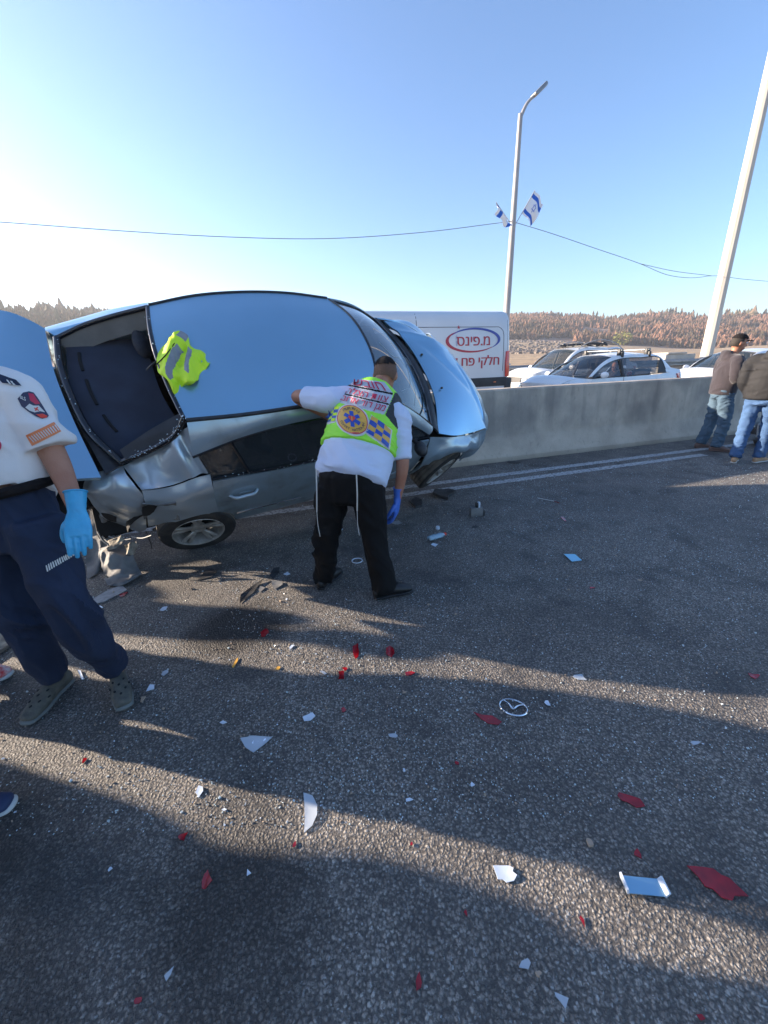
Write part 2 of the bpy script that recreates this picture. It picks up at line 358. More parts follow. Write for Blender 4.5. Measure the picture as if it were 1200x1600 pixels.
def text_mesh(s, size=.1, bold=0.0, rtl=False, align='CENTER', shear=0):
    vis = s[::-1] if rtl else s; plain = vis.replace('\u05d3', '\u05e8')      # dalet is drawn as resh with its heel added below
    def run(body):
        c = bpy.data.curves.new('t', 'FONT'); c.body = body; c.size = size; c.align_x = 'LEFT'; c.align_y = 'BOTTOM_BASELINE'; c.offset = bold * size; c.resolution_u = 8
        o = bpy.data.objects.new('t', c); COL.objects.link(o); dg = bpy.context.evaluated_depsgraph_get(); me = o.evaluated_get(dg).to_mesh()
        r = ([(v.co.x, v.co.y) for v in me.vertices], [tuple(p.vertices) for p in me.polygons]); o.evaluated_get(dg).to_mesh_clear(); bpy.data.objects.remove(o); bpy.data.curves.remove(c); return r
    vs, fs = run(plain)
    for i_, ch in enumerate(vis):
        if ch == '\u05d3':
            q = run(plain[:i_ + 1])[0]; xr = max(p[0] for p in q); g = run('\u05e8')[0]; tp = max(p[1] for p in g); k = len(vs); e = .035 * size
            vs += [(xr - e * 1.2, tp - .085 * size), (xr + e, tp - .085 * size), (xr + e, tp), (xr - e * 1.2, tp)]; fs.append((k, k + 1, k + 2, k + 3))
    xs_ = [p[0] for p in vs]; ys_ = [p[1] for p in vs]; cx_, cy_ = (min(xs_) + max(xs_)) / 2, (min(ys_) + max(ys_)) / 2
    return [(x - cx_, y - cy_) for x, y in vs], fs
def prism(outline, z0, z1):
    """2-D outline (may be concave) -> solid between z0 and z1"""
    bm = bmesh.new(); vs = [bm.verts.new((x, y, z0)) for x, y in outline]; f = bm.faces.new(vs)
    r = bmesh.ops.extrude_face_region(bm, geom=[f]); 
    for g in r['geom']:
        if isinstance(g, bmesh.types.BMVert): g.co.z = z1
    bmesh.ops.triangulate(bm, faces=[f for f in bm.faces if len(f.verts) > 4]); bmesh.ops.recalc_face_normals(bm, faces=bm.faces)
    bm.verts.index_update(); out = ([tuple(v.co) for v in bm.verts], [tuple(v.index for v in f.verts) for f in bm.faces]); bm.free(); return out
def frame(o, x, y, z=None):
    """matrix with origin o and axes x, y (z)"""
    x = V(x).normalized(); z = (V(z) if z is not None else x.cross(V(y))).normalized(); y = z.cross(x)
    return Matrix([[x.x, y.x, z.x, o[0]], [x.y, y.y, z.y, o[1]], [x.z, y.z, z.z, o[2]], [0, 0, 0, 1]])
def fuse(parts, voxel=.012, smooth=4, fac=.5):
    vs, fs = merge(*parts); me = bpy.data.meshes.new('f'); me.from_pydata(vs, [], fs); o = bpy.data.objects.new('f', me); COL.objects.link(o)
    m = o.modifiers.new('r', 'REMESH'); m.mode = 'VOXEL'; m.voxel_size = voxel
    s = o.modifiers.new('s', 'SMOOTH'); s.factor = fac; s.iterations = smooth
    dg = bpy.context.evaluated_depsgraph_get(); r = bpy.data.meshes.new_from_object(o.evaluated_get(dg)); bpy.data.objects.remove(o); return r
def vnoise(P):
    """vectorised value noise, -1..1"""
    I = np.floor(P).astype(np.int64); F = P - I; F = F * F * (3 - 2 * F); out = 0
    for dx in (0, 1):
        for dy in (0, 1):
            for dz in (0, 1):
                J = I + [dx, dy, dz]; h = (J[:, 0] * 73856093) ^ (J[:, 1] * 19349663) ^ (J[:, 2] * 83492791); h = (h ^ (h >> 13)) * 1274126177 & 0x7fffffff
                w_ = (F[:, 0] if dx else 1 - F[:, 0]) * (F[:, 1] if dy else 1 - F[:, 1]) * (F[:, 2] if dz else 1 - F[:, 2]); out = out + w_ * ((h >> 8) % 65536 / 32768.0 - 1)
    return out
def wrinkle(me, amp=.006, scale=9, stretch=(1, 1, 1), seed=0, fine=.35, tilt=.5):
    """folds: warped ridges along the surface normals"""
    n = len(me.vertices); co = np.empty(n * 3); me.vertices.foreach_get('co', co); co = co.reshape(-1, 3); no = np.empty(n * 3); me.vertex_normals.foreach_get('vector', no); no = no.reshape(-1, 3)
    P = co * np.array(stretch) * scale + seed; P = P + tilt * P[:, [2, 0, 1]]
    W = np.stack([vnoise(P * .5 + 11), vnoise(P * .5 + 37), vnoise(P * .5 + 59)], 1) * 1.3; P = P + W
    r1 = 1 - np.abs(vnoise(P)) * 2.6; r1 = np.clip(r1, -.6, 1) ; r2 = 1 - np.abs(vnoise(P * 2.1 + 5)) * 2.6; r2 = np.clip(r2, -.6, 1)
    mask = .35 + .65 * np.clip(vnoise(co * 3.5 + seed) + .5, 0, 1)
    d = amp * mask * (r1 * .75 + r2 * fine)
    co = co + no * d[:, None]; me.vertices.foreach_set('co', co.ravel()); me.update(); return me
def ell(c, ax, ay, az, n=12):
    """ellipsoid with three half-axis vectors"""
    c = V(c); vs, fs = [], []
    for i in range(1, n):
        ph = math.pi * i / n
        for j in range(2 * n):
            th = math.pi * j / n; vs.append(tuple(c + V(ax) * math.sin(ph) * math.cos(th) + V(ay) * math.sin(ph) * math.sin(th) + V(az) * math.cos(ph)))
    m = 2 * n
    for i in range(n - 2):
        for j in range(m): fs.append((i * m + j, (i + 1) * m + j, (i + 1) * m + (j + 1) % m, i * m + (j + 1) % m))
    k = len(vs); vs += [tuple(c + V(az)), tuple(c - V(az))]
    for j in range(m): fs.append((k, j, (j + 1) % m)); fs.append((k + 1, (n - 2) * m + (j + 1) % m, (n - 2) * m + j))
    return vs, fs
def loft(P, rad, side, n=16, k=14, cap=.6):
    """smooth tube with elliptical sections; rad=(half width along side, half depth); round caps"""
    C = cat_rom(P, k); R = np.array([(r, r) if not hasattr(r, '__len__') else r for r in rad], float)
    # radii against arc length of the control points
    Pn = np.array([list(p) for p in P], float); l = np.concatenate([[0], np.cumsum(np.linalg.norm(np.diff(Pn, axis=0), axis=1))]); l /= l[-1]
    x = np.linspace(0, 1, k); ra = np.interp(x, l, R[:, 0]); rb = np.interp(x, l, R[:, 1])
    S = [V(s) for s in (side if isinstance(side, list) else [side, side])]
    rings = []
    for i in range(k):
        T = V(C[min(i + 1, k - 1)] - C[max(i - 1, 0)]).normalized(); s = S[0].lerp(S[-1], x[i]); s = (s - T * s.dot(T)).normalized(); f = T.cross(s)
        rings.append((V(C[i]), T, s, f, ra[i], rb[i]))
    c0 = rings[0]; c1 = rings[-1]
    pre = [(c0[0] - c0[1] * (cap * min(c0[4], c0[5])) * h, c0[1], c0[2], c0[3], c0[4] * w, c0[5] * w) for h, w in ((1, .25), (.85, .6), (.5, .88))]
    post = [(c1[0] + c1[1] * (cap * min(c1[4], c1[5])) * h, c1[1], c1[2], c1[3], c1[4] * w, c1[5] * w) for h, w in ((.5, .88), (.85, .6), (1, .25))]
    rings = pre + rings + post; vs = []
    for c, T, s, f, a, b in rings:
        for j in range(n): th = 2 * math.pi * j / n; vs.append(tuple(c + s * a * math.cos(th) + f * b * math.sin(th)))
    K = len(rings); fs = [(i * n + j, i * n + (j + 1) % n, (i + 1) * n + (j + 1) % n, (i + 1) * n + j) for i in range(K - 1) for j in range(n)]
    fs += [tuple(range(n))[::-1], tuple((K - 1) * n + j for j in range(n))]
    return vs, fs
def bvh_of(o_or_me, mw=None):
    me = o_or_me; vs = [tuple((mw @ v.co) if mw else v.co) for v in me.vertices]
    return BVHTree.FromPolygons(vs, [tuple(p.vertices) for p in me.polygons])
def refine(vf2, mx):
    bm = bmesh.new(); vs = [bm.verts.new((x, y, 0)) for x, y in vf2[0]]
    for f in vf2[1]:
        try: bm.faces.new([vs[i] for i in f])
        except ValueError: pass
    bmesh.ops.triangulate(bm, faces=bm.faces)
    for _ in range(5):
        e = [e for e in bm.edges if e.calc_length() > mx]
        if not e: break
        bmesh.ops.subdivide_edges(bm, edges=e, cuts=1); bmesh.ops.triangulate(bm, faces=[f for f in bm.faces if len(f.verts) > 3])
    bm.verts.index_update(); r = ([(v.co.x, v.co.y) for v in bm.verts], [tuple(v.index for v in f.verts) for f in bm.faces]); bm.free(); return r
def decal(vf2, F, bvh, off=.003, mx=None):
    """project a flat 2-D figure along the frame's -z onto a surface"""
    if mx: vf2 = refine(vf2, mx)
    vs = []; d = -V((F[0][2], F[1][2], F[2][2])); last = None
    for x, y in vf2[0]:
        o = F @ V((x, y, .35)); h, nn, i, dist = bvh.ray_cast(o, d, .8)
        if h is None: h = (F @ V((x, y, 0))) if last is None else (o + d * last)
        else: last = dist
        vs.append(tuple(h - d * off))
    return vs, vf2[1]
def quad2(x0, x1, y0, y1, nx=4, ny=4, sh=0):
    vs = [(x0 + (x1 - x0) * i / nx + sh * (y0 + (y1 - y0) * j / ny), y0 + (y1 - y0) * j / ny) for i in range(nx + 1) for j in range(ny + 1)]
    return vs, [tuple(f) for f in grid_faces(nx + 1, ny + 1)]
def disc2(r, cx=0, cy=0, r0=0, n=32, rings=6, a0=0, a1=2 * math.pi, ey=1.0):
    vs, fs = [], []
    for i in range(rings + 1):
        q = r0 + (r - r0) * i / rings
        for j in range(n + 1): th = a0 + (a1 - a0) * j / n; vs.append((cx + q * math.cos(th), cy + q * math.sin(th) * ey))
    for i in range(rings):
        for j in range(n): fs.append((i * (n + 1) + j, i * (n + 1) + j + 1, (i + 1) * (n + 1) + j + 1, (i + 1) * (n + 1) + j))
    return vs, fs
def merge2(*p): return merge(*p)

# ================================================================== SETTING
def sheet(name, s0, s1, t0, t1, z, m, ns=2, nt_=2):
    vs = [tuple(ST(s0 + (s1 - s0) * i / (ns - 1), t0 + (t1 - t0) * j / (nt_ - 1), z)) for i in range(ns) for j in range(nt_)]
    return meta(add(name, (vs, grid_faces(ns, nt_)), m, smooth=False), kind='structure')
sheet('ground', -900, 900, -900, 13.9, -.03, M['sand'], 40, 40)
sheet('road', -120, 160, -9, 5.8, 0, M['asphalt'])
sheet('far_road', -120, 160, 5.8, 13.8, 0, M['asphalt'])
def stripe(s0, s1, t0, t1, name='road_marking'):
    n = int((s1 - s0) / .25) + 2
    vs = []
    for i in range(n):
        s = s0 + (s1 - s0) * i / (n - 1)
        vs += [tuple(ST(s, t0 + .008 * noise.noise(V((s * 3, t0, 0))), .004)), tuple(ST(s, t1 + .008 * noise.noise(V((s * 3, t1, 5))), .004))]
    return meta(add(name, (vs, [(2 * i, 2 * i + 1, 2 * i + 3, 2 * i + 2) for i in range(n - 1)]), M['line'], smooth=False), kind='structure')
stripe(-12, 6.62, 4.20, 4.33); stripe(-12, 30, 4.49, 4.62)
stripe(-30, 60, 6.6, 6.75); stripe(-30, 60, 13.2, 13.35)

# concrete barrier, cast in long lengths with an expansion joint between them
def barrier(s0, s1, label):
    prof = [(5.20, 0), (5.20, .07), (5.215, .10), (5.315, .34), (5.33, .40), (5.375, 1.05), (5.385, 1.07), (5.40, 1.078), (5.60, 1.078), (5.615, 1.07), (5.625, 1.05), (5.67, .40), (5.685, .34), (5.785, .10), (5.80, .07), (5.80, 0)]
    n = int((s1 - s0) / .5) + 2; k = len(prof)
    root = thing('concrete_barrier', label, 'barrier', Matrix.Translation(ST(s0, 5.5, 0)), 'concrete barriers between the carriageways')
    vs = [tuple(ST(s0 + (s1 - s0) * i / (n - 1), t + .003 * noise.noise(V((i * .7, t * 9, z * 3))), z)) for i in range(n) for t, z in prof]
    fs = [(i * k + j, i * k + j + 1, (i + 1) * k + j + 1, (i + 1) * k + j) for i in range(n - 1) for j in range(k - 1)]
    fs += [tuple(range(k)), tuple((n - 1) * k + j for j in range(k))[::-1]]
    add('barrier_wall', (vs, fs), M['concrete'], root, ang=20)
    return root
barrier(-24, 3.0 - 5.2, 'pale concrete barrier hidden behind the wrecked silver car')
barrier(-2.185, 9.9, 'stained grey concrete barrier running from the wrecked car to the standing men')
barrier(9.915, 60, 'grey concrete barrier beyond the man in the black windbreaker')

# far guard rail
gr = thing('guard_rail', 'galvanised steel guard rail behind the white cars across the road', 'guard rail', ST(8, 14.2))
prof = [(0, .0), (-.03, .03), (-.08, .07), (-.08, .12), (-.03, .15), (-.03, .17), (-.08, .20), (-.08, .25), (-.03, .29), (0, .32)]
ss = np.linspace(-20, 50, 40); vs = [tuple(ST(s, 14.2 + t, .92 + z)) for s in ss for t, z in prof]
add('rail', (vs, grid_faces(len(ss), len(prof))), M['steel'], gr)
for s in np.arange(-18, 48, 2.0): add('post', xf(box(-.05, .05, -.04, .04, 0, 1.15), frame(ST(s, 14.27), RD, RN)), M['steel'], gr)
bl = thing('concrete_block', 'pale concrete block standing behind the guard rail by the tall mast', 'concrete block', ST(19.5, 15.1))
add('block', xf(box(-.95, .95, -.35, .35, 0, 1.46, .03), frame(ST(19.6, 15.1), RD, RN)), M['block'], bl)
add('cap', xf(box(-.9, .3, -.4, .4, 1.463, 1.54, .02), frame(ST(19.6, 15.1), RD, RN)), M['block'], bl)

# terrain and hills: height by bearing and distance
AZ = [-60, -42, -39, -34, -30, -20, 0, 12, 17, 21, 25, 27.5, 31, 35, 38, 42, 60]
ER = [6.0, 5.9, 5.6, 5.3, 5.0, 4.4, 4.6, 4.75, 4.9, 4.6, 4.05, 3.5, 3.75, 3.65, 3.2, 2.9, 2.7]    # ridge
EF = [2.0, 2.0, 2.0, 1.9, 1.8, 1.5, 2.1, 2.3, 2.3, 2.0, 1.75, 1.5, 1.25, .85, .7, .6, .6]       # foot of the wood
DR = [330, 330, 330, 330, 330, 380, 480, 520, 540, 540, 540, 540, 560, 560, 560, 560, 560]
def hgt(x, y):
    r = math.hypot(x, y); az = math.degrees(math.atan2(x, y)); er = np.interp(az, AZ, ER); ef = np.interp(az, AZ, EF); D = np.interp(az, AZ, DR)
    r1 = D * .62
    el = np.interp(r, [20, 60, r1, r1 + (D - r1) * .35, D, D * 1.25, D * 2], [0, .0, ef, ef + (er - ef) * .55, er, er * .75, er * .2])
    h = r * math.tan(math.radians(el)) + min(1.0, max(0, (r - 18) / 25)) * .75
    h += (noise.noise(V((x * .02, y * .02, 0))) * 1.6 + noise.noise(V((x * .006, y * .006, 3))) * 3) * min(1, max(0, (r - 80) / 200))
    return h
ss = np.concatenate([np.linspace(-560, -60, 60), np.linspace(-52, 80, 50), np.linspace(90, 620, 70)]); tt = np.concatenate([np.linspace(13.8, 60, 24), np.linspace(66, 640, 90)])
vs = []
for s in ss:
    for t in tt:
        p = ST(s, t); k = min(1, (t - 13.8) / 6); vs.append((p.x, p.y, -.03 + hgt(p.x, p.y) * k))
o = meta(add('hills', (vs, grid_faces(len(ss), len(tt))), [M['sand'], M['burnt']]), kind='structure')
for p in o.data.polygons:
    c = p.center; r = math.hypot(c.x, c.y); az = math.degrees(math.atan2(c.x, c.y))
    if r > np.interp(az, AZ, DR) * (.60 if az > -15 else .3) + 8 * noise.noise(c * .03): p.material_index = 1

def conifer(h, w, seg=5, tiers=5):
    vs, fs = [], []
    for i in range(tiers):
        z0 = h * (.12 + .80 * i / tiers); z1 = min(h, z0 + h * .42); r = w * (1 - .78 * i / tiers) * random.uniform(.75, 1.15); k = len(vs); a = random.random() * 6
        vs.append((random.uniform(-.06, .06) * w, 0, z1))
        for j in range(seg): th = a + 2 * math.pi * j / seg; q = r * random.uniform(.6, 1.2); vs.append((q * math.cos(th), q * math.sin(th), z0 + random.uniform(-.06, .06) * h))
        for j in range(seg): fs.append((k, k + 1 + j, k + 1 + (j + 1) % seg))
    vs += [(.12, 0, 0), (-.12, .1, 0), (-.12, -.1, 0), (0, 0, h)]; k = len(vs) - 4; fs += [(k, k + 1, k + 3), (k + 1, k + 2, k + 3), (k + 2, k, k + 3)]
    return np.array(vs), fs
protos = [conifer(1, random.uniform(.2, .36)) for _ in range(14)]
def wood(name, label_unused, az0, az1, f0, f1, n, h0, h1, m):
    VS, FS, k = [], [], 0
    for _ in range(n):
        az = random.uniform(az0, az1); D = np.interp(az, AZ, DR); r = D * math.sqrt(random.uniform(f0**2, f1**2))
        x, y = r * math.sin(math.radians(az)), r * math.cos(math.radians(az))
        if noise.noise(V((x * .03, y * .03, 9))) < -.22: continue
        p, f = random.choice(protos); h = random.uniform(h0, h1) * (1.25 if random.random() < .06 else 1); c, s = math.cos(_), math.sin(_)
        q = p * [h * 1.15, h * 1.15, h]; q = np.stack([q[:, 0] * c - q[:, 1] * s + x, q[:, 0] * s + q[:, 1] * c + y, q[:, 2] + hgt(x, y) - .4], 1)
        VS.append(q); FS += [tuple(i + k for i in t) for t in f]; k += len(q)
    return meta(add(name, (np.vstack(VS), FS), m, smooth=False), kind='stuff')
wood('burnt_pine_wood', '', 8, 50, .62, 1.02, 11000, 3.8, 6.8, M['tree_b'])
wood('hillside_pine_wood', '', -50, -24, .60, 1.0, 3000, 7, 12, M['tree_g'])
wood('ridge_pines', '', 26, 50, .985, 1.02, 110, 7, 11, M['tree_g'])
# rubble bank at the foot of the burnt slope
VS, FS = [], []
for _ in range(750):
    az = random.uniform(14, 27); r = random.uniform(150, 330); x, y = r * math.sin(math.radians(az)), r * math.cos(math.radians(az))
    s = random.uniform(.4, 1.15); v, f = ell((x, y, hgt(x, y) + s * .1), (s * 1.3, 0, 0), (0, s, 0), (0, 0, s * .6), 3); k = len(VS)
    VS += [tuple(V(p) + V((random.uniform(-.3, .3) * s, 0, random.uniform(-.25, .25) * s))) for p in v]; FS += [tuple(i + k for i in q) for q in f]
meta(add('rubble', (VS, FS), M['rock'], smooth=False), kind='stuff')
# the one green tree at the foot of the burnt slope
def leafy(az, r, h, wd, m, name, label):
    x, y = r * math.sin(math.radians(az)), r * math.cos(math.radians(az)); z = hgt(x, y)
    t = thing(name, label, 'tree', V((x, y, z - .3)))
    add('trunk', tube([(x, y, z - .5), (x + .2, y, z + h * .3), (x, y + .2, z + h * .75)], [.35, .25, .08], 7, 8), M['bark'], t)
    VS, FS = [], []
    for _ in range(500):
        d = V((random.gauss(0, 1), random.gauss(0, 1), random.gauss(0, 1))).normalized() * random.uniform(.45, 1) ** .6
        c = V((x + d.x * wd, y + d.y * wd, z + h * .55 + d.z * h * .45)) + noise.noise_vector(d * 2) * wd * .3; q = random.uniform(.3, .7)
        a = V((random.uniform(-1, 1), random.uniform(-1, 1), random.uniform(-1, 1))).normalized() * q; b = a.orthogonal().normalized() * q; k = len(VS)
        VS += [tuple(c + a), tuple(c + b), tuple(c - a), tuple(c - b)]; FS.append((k, k + 1, k + 2, k + 3))
    add('crown', (VS, FS), m, t, smooth=False)
leafy(29.6, 338, 8.5, 6, M['tree_y'], 'leafy_tree', 'yellow green leafy tree at the foot of the burnt brown wood')

def PT(u, v, t):
    r = ray(u, v); k = t / (r[0] * RN.x + r[1] * RN.y); return V((r[0] * k, r[1] * k, CAMZ + r[2] * k))
# ------------------------------------------------------------------ poles, lamp, flags, cables
P1 = ST(9.9, 14.75)
lp = thing('street_lamp', 'slim grey street lamp with one arm and two flags tied to it', 'street lamp', P1)
add('pole', tube([P1, P1 + V((0, 0, 3)), P1 + V((0, 0, 9.15))], [.13, .115, .075], 12, 12), M['polem'], lp)
add('base_plate', xf(box(-.2, .2, -.2, .2, 0, .03), Matrix.Translation(P1)), M['steel'], lp)
top = P1 + V((0, 0, 9.15)); arm = PT(835, 149, 14.75)
add('arm', tube([top - V((0, 0, .1)), top + (arm - top) * .5 + V((0, 0, .05)), arm], [.06, .05, .04], 10, 10), M['polem'], lp)
hd = (PT(857, 127, 14.9) - arm).normalized()
F = frame(arm, hd, RN)
hs = add('lamp_head', xf(box(-.05, .62, -.13, .13, -.05, .06, .035, 3), F), M['steel'], lp)
add('lamp_lens', xf(box(.10, .56, -.10, .10, -.062, -.052), F), M['lamp'], lp)
P2 = ST(21.3, 14.75)
ma = thing('lighting_mast', 'tall thick pale mast rising out of the picture at the right', 'mast', P2)
add('mast_pole', tube([P2 + V((0, 0, z)) - RD * (.022 * z) for z in (0, 6, 12, 20)], [.26, .22, .175, .12], 12, 24), M['polec'], ma, ang=15)
add('base_collar', tube([P2, P2 + V((0, 0, .35))], .42, 12), M['block'], ma)

def flag(name, label, A, B, drop, ncol=16, seed=0, bunch=0):
    """staff from A to B; cloth hangs from the staff's outer part; drop = vector of the free side"""
    t = thing(name, label, 'flag', A, 'flags tied to the street lamp')
    add('staff', tube([A, B], .012, 8), M['polem'], t)
    ax = (B - A); L = ax.length; u = ax / L
    n1, n2 = 30, 26
    def Pt(a, b):   # a along the staff 0..1, b away from it 0..1
        p = A + u * (L * (.32 + .66 * a)) + drop * b * (1 - bunch * .5 * a) + V((0, 0, -.10 * b * (1 + math.sin(a * 3)))) 
        nn = u.cross(drop).normalized()
        return p + nn * (.09 * b * math.sin(b * 7 + a * 2.2 + seed) + .06 * b * math.sin(a * 9 + seed)) + u * .05 * b * math.sin(5 * b + seed)
    def patch(a0, a1, b0, b1, off=0):
        g = np.array([[list(Pt(a0 + (a1 - a0) * i / (n1 - 1), b0 + (b1 - b0) * j / (n2 - 1))) for j in range(n2)] for i in range(n1)])
        return [tuple(p) for p in g.reshape(-1, 3)], grid_faces(n1, n2)
    for a0, a1, m, nm in ((0, .10, 'fwhite', 'white_band'), (.10, .25, 'fblue', 'blue_stripe'), (.25, .75, 'fwhite', 'white_field'), (.75, .90, 'fblue', 'blue_stripe'), (.90, 1, 'fwhite', 'white_band')):
        add(nm, patch(a0, a1, 0, 1), M[m], t)
    # six-pointed star of two outlined triangles, on both faces
    VS, FS = [], []; nn = u.cross(drop).normalized()
    for rot in (0, math.pi):
        pts = [(math.cos(rot + k * 2 * math.pi / 3), math.sin(rot + k * 2 * math.pi / 3)) for k in range(3)]
        for k in range(3):
            p, q = pts[k], pts[(k + 1) % 3]; N_ = 8
            for sgn in (-1, 1):
                base = len(VS)
                for i in range(N_ + 1):
                    f = i / N_; x = p[0] + (q[0] - p[0]) * f; y = p[1] + (q[1] - p[1]) * f
                    for w_ in (.80, 1.0): VS.append(tuple(Pt(.5 + .20 * x * w_, .5 + .145 * y * w_) + nn * .008 * sgn))
                FS += [(base + 2 * i, base + 2 * i + 1, base + 2 * i + 3, base + 2 * i + 2) for i in range(N_)]
    add('star', (VS, FS), M['fblue'], t)
flag('flag', 'blue and white flag with a star flying open to the right of the lamp pole', P1 + V((.1, 0, 6.05)), PT(836, 297, 14.6), (PT(848, 314, 14.5) - PT(834, 304, 14.6)) * 1.15 + V((0, 0, -.02)))
flag('flag', 'blue and white flag hanging bunched to the left of the lamp pole', P1 + V((-.1, 0, 6.1)), PT(775, 316, 14.6), (PT(798, 350, 14.5) - PT(785, 326, 14.6)) * .6, seed=2, bunch=1)
def cable(pts, label):
    o = add('overhead_cable', tube(pts, .009, 6, 60), M['cable']); recenter(o); return meta(o, label, 'cable')
T_ = 14.75
cable([PT(-80, 342, T_), PT(0, 347, T_), PT(150, 358, T_), PT(350, 370, T_), PT(500, 373, T_), PT(650, 364, T_), PT(798, 346, T_)], 'thin dark cable sagging across the sky left of the lamp pole')
cable([PT(800, 346, T_), PT(850, 361, T_), PT(930, 388, T_), PT(1000, 412, T_), PT(1045, 430, T_), PT(1085, 434, T_), PT(1112, 431, T_), PT(1160, 436, T_), PT(1230, 442, T_)], 'lower dark cable dipping from the lamp pole past the tall mast')
cable([PT(1000, 412, T_ + .1), PT(1050, 423, T_ + .1), PT(1112, 431, T_ + .1)], 'short upper cable strand forking off towards the tall mast')

# ================================================================== VEHICLES
def wheel(parent, c, side, r=.315, wd=.20, rim_m=None, tilt=None, tread_m=None, flat=0):
    """side: +1 outer face towards +y, -1 towards -y; parts: tyre > tread, rim > spoke, hub"""
    mw = Matrix.Translation(V(c)) @ (tilt if tilt is not None else Matrix()) @ Matrix.Diagonal((1, side, 1, 1))
    h = wd / 2
    prof = [(r * .66, -h), (r * .72, -h * 1.02), (r * .86, -h * 1.05), (r * .95, -h * .97), (r * .985, -h * .82)]
    tr = [(r * .985, -h * .82), (r, -h * .6), (r * 1.003, 0), (r, h * .6), (r * .985, h * .82)]
    po = [(r * .985, h * .82), (r * .95, h * .97), (r * .86, h * 1.05), (r * .72, h * 1.02), (r * .66, h), (r * .64, h * .8)]
    ty = add('tyre', xf(merge(lathe(prof, 40), lathe(po, 40)), mw), M['tyre'], parent, True)
    g = []
    for k, (q0, q1) in enumerate(((-.8, -.5), (-.44, -.08), (-.02, .34), (.4, .8))):
        g.append(lathe([(r * .975, h * q0), (r * (1.004 - .012 * abs(q0)), h * q0 + .004), (r * (1.004 - .012 * abs(q1)), h * q1 - .004), (r * .975, h * q1)], 48))
    add('tread', xf(merge(*g, lathe([(r * .975, -h * .82), (r * .975, h * .82)], 40)), mw), tread_m or M['tyre'], ty, True)
    ri = add('rim', xf(merge(lathe([(r * .66, h), (r * .675, h * 1.0), (r * .665, h * 1.04), (r * .64, h * .98), (r * .62, h * .5), (r * .60, -h * .7)], 40), lathe([(r * .60, -h * .2), (.02, -h * .2)], 24)), mw), rim_m or M['alloy'], parent, True)
    add('brake_disc', xf(merge(lathe([(r * .5, -h * .1), (r * .5, h * .0), (.03, 0)], 24)), mw), M['dark'], ri, True)
    for k in range(5):
        for d in (-.16, .16):
            a = 2 * math.pi * k / 5 + .3; a2 = a + d
            p0 = V((r * .16 * math.cos(a), h * .55, r * .16 * math.sin(a))); p1 = V((r * .635 * math.cos(a2), h * .85, r * .635 * math.sin(a2)))
            F = frame((p0 + p1) / 2, p1 - p0, (0, 1, 0)); L = (p1 - p0).length / 2
            add('spoke', xf(xf(box(-L, L, -.012, .012, -.016, .016, .006, 1), F), mw), rim_m or M['alloy'], ri, True)
    add('hub', xf(lathe([(r * .20, h * .35), (r * .20, h * .62), (r * .15, h * .68), (r * .09, h * .68), (r * .085, h * .64), (.001, h * .64)], 20), mw), rim_m or M['alloy'], ri, True)

def mir(P, s): return [(p[0], p[1] * s, p[2]) for p in P]

# ---------------------------------------------------------------- the wrecked saloon, lying tilted on its right wheels
cz = lambda a: Matrix.Rotation(a, 4, 'Z'); cy = lambda a: Matrix.Rotation(a, 4, 'Y'); cx = lambda a: Matrix.Rotation(a, 4, 'X')
WM = Matrix.Translation((-.995, 4.415, .700)) @ cz(.51237) @ cy(-.0612) @ cx(.81884)
WI = WM.inverted()
OL = WI @ V((0, 0, CAMZ))
def Lc(u, v, ax, val):
    r = WI.to_3x3() @ V(ray(u, v)); t = (val - OL[ax]) / r[ax]; return OL + r * t
car = thing('wrecked_car', 'crashed silver blue saloon tilted onto its right wheels against the concrete barrier', 'car', WM)
def cp(name, vf, m, par=car, **k): return add(name, vf, m, par, True, **k)
def sgrid(ctrl, nu, nv, m, name, flange=.012, par=car, **k): return cp(name, shell(upsample(ctrl, nu, nv), flange, **k), m, par)

# roof
header = [(.35, .525, 1.385), (.44, .30, 1.42), (.475, 0, 1.432), (.44, -.30, 1.42), (.35, -.525, 1.385)]
rheader = [(-1.07, .515, 1.372), (-1.10, .28, 1.405), (-1.115, 0, 1.415), (-1.10, -.28, 1.405), (-1.07, -.515, 1.372)]
seamL = [(.35, .525, 1.385), (0, .562, 1.412), (-.4, .575, 1.418), (-.75, .56, 1.404), (-1.07, .515, 1.372)]
seamR = mir(seamL, -1)
roof = coons(seamR[::-1], seamL[::-1], rheader[::-1], header[::-1], 36, 30)
uu = np.linspace(0, 1, 36)[:, None]; vv = np.linspace(0, 1, 30)[None, :]
roof[..., 2] += .016 * (4 * uu * (1 - uu)) * (4 * vv * (1 - vv))
ro = cp('roof', shell(roof, .015), M['paint'])
for sm, s in ((seamL, 1), (seamR, -1)):
    cp('roof_seal', tube([(p[0], p[1] + s * .012, p[2] - .001) for p in sm], .0115 if s > 0 else .0145, 8, 40), M['rubber'])
# body side frames (cant rails): from the roof seam over to the window edge
UP = [(1.06, .715, .965), (.86, .665, 1.12), (.62, .605, 1.27), (.36, .548, 1.376), (0, .585, 1.402), (-.4, .597, 1.408), (-.75, .582, 1.394), (-1.07, .536, 1.362)]
WT = [(.99, .775, .935), (.80, .735, 1.06), (.56, .69, 1.19), (.30, .655, 1.275), (0, .650, 1.315), (-.4, .653, 1.312), (-.75, .668, 1.27), (-1.09, .70, 1.19)]
for s in (-1, 1):
    a = cat_rom(mir(UP, s), 60); b = cat_rom(mir(WT, s), 60); g = []
    for q in np.linspace(0, 1, 8): g.append(a * (1 - q) + b * q + np.array([0, s * .014, .009]) * math.sin(math.pi * q))
    g = np.array(g).transpose(1, 0, 2)
    cp('cant_rail', shell(g, .015, noise_amp=.0 if s > 0 else .007, nscale=4), M['paint'] if s > 0 else M['paint_d'])
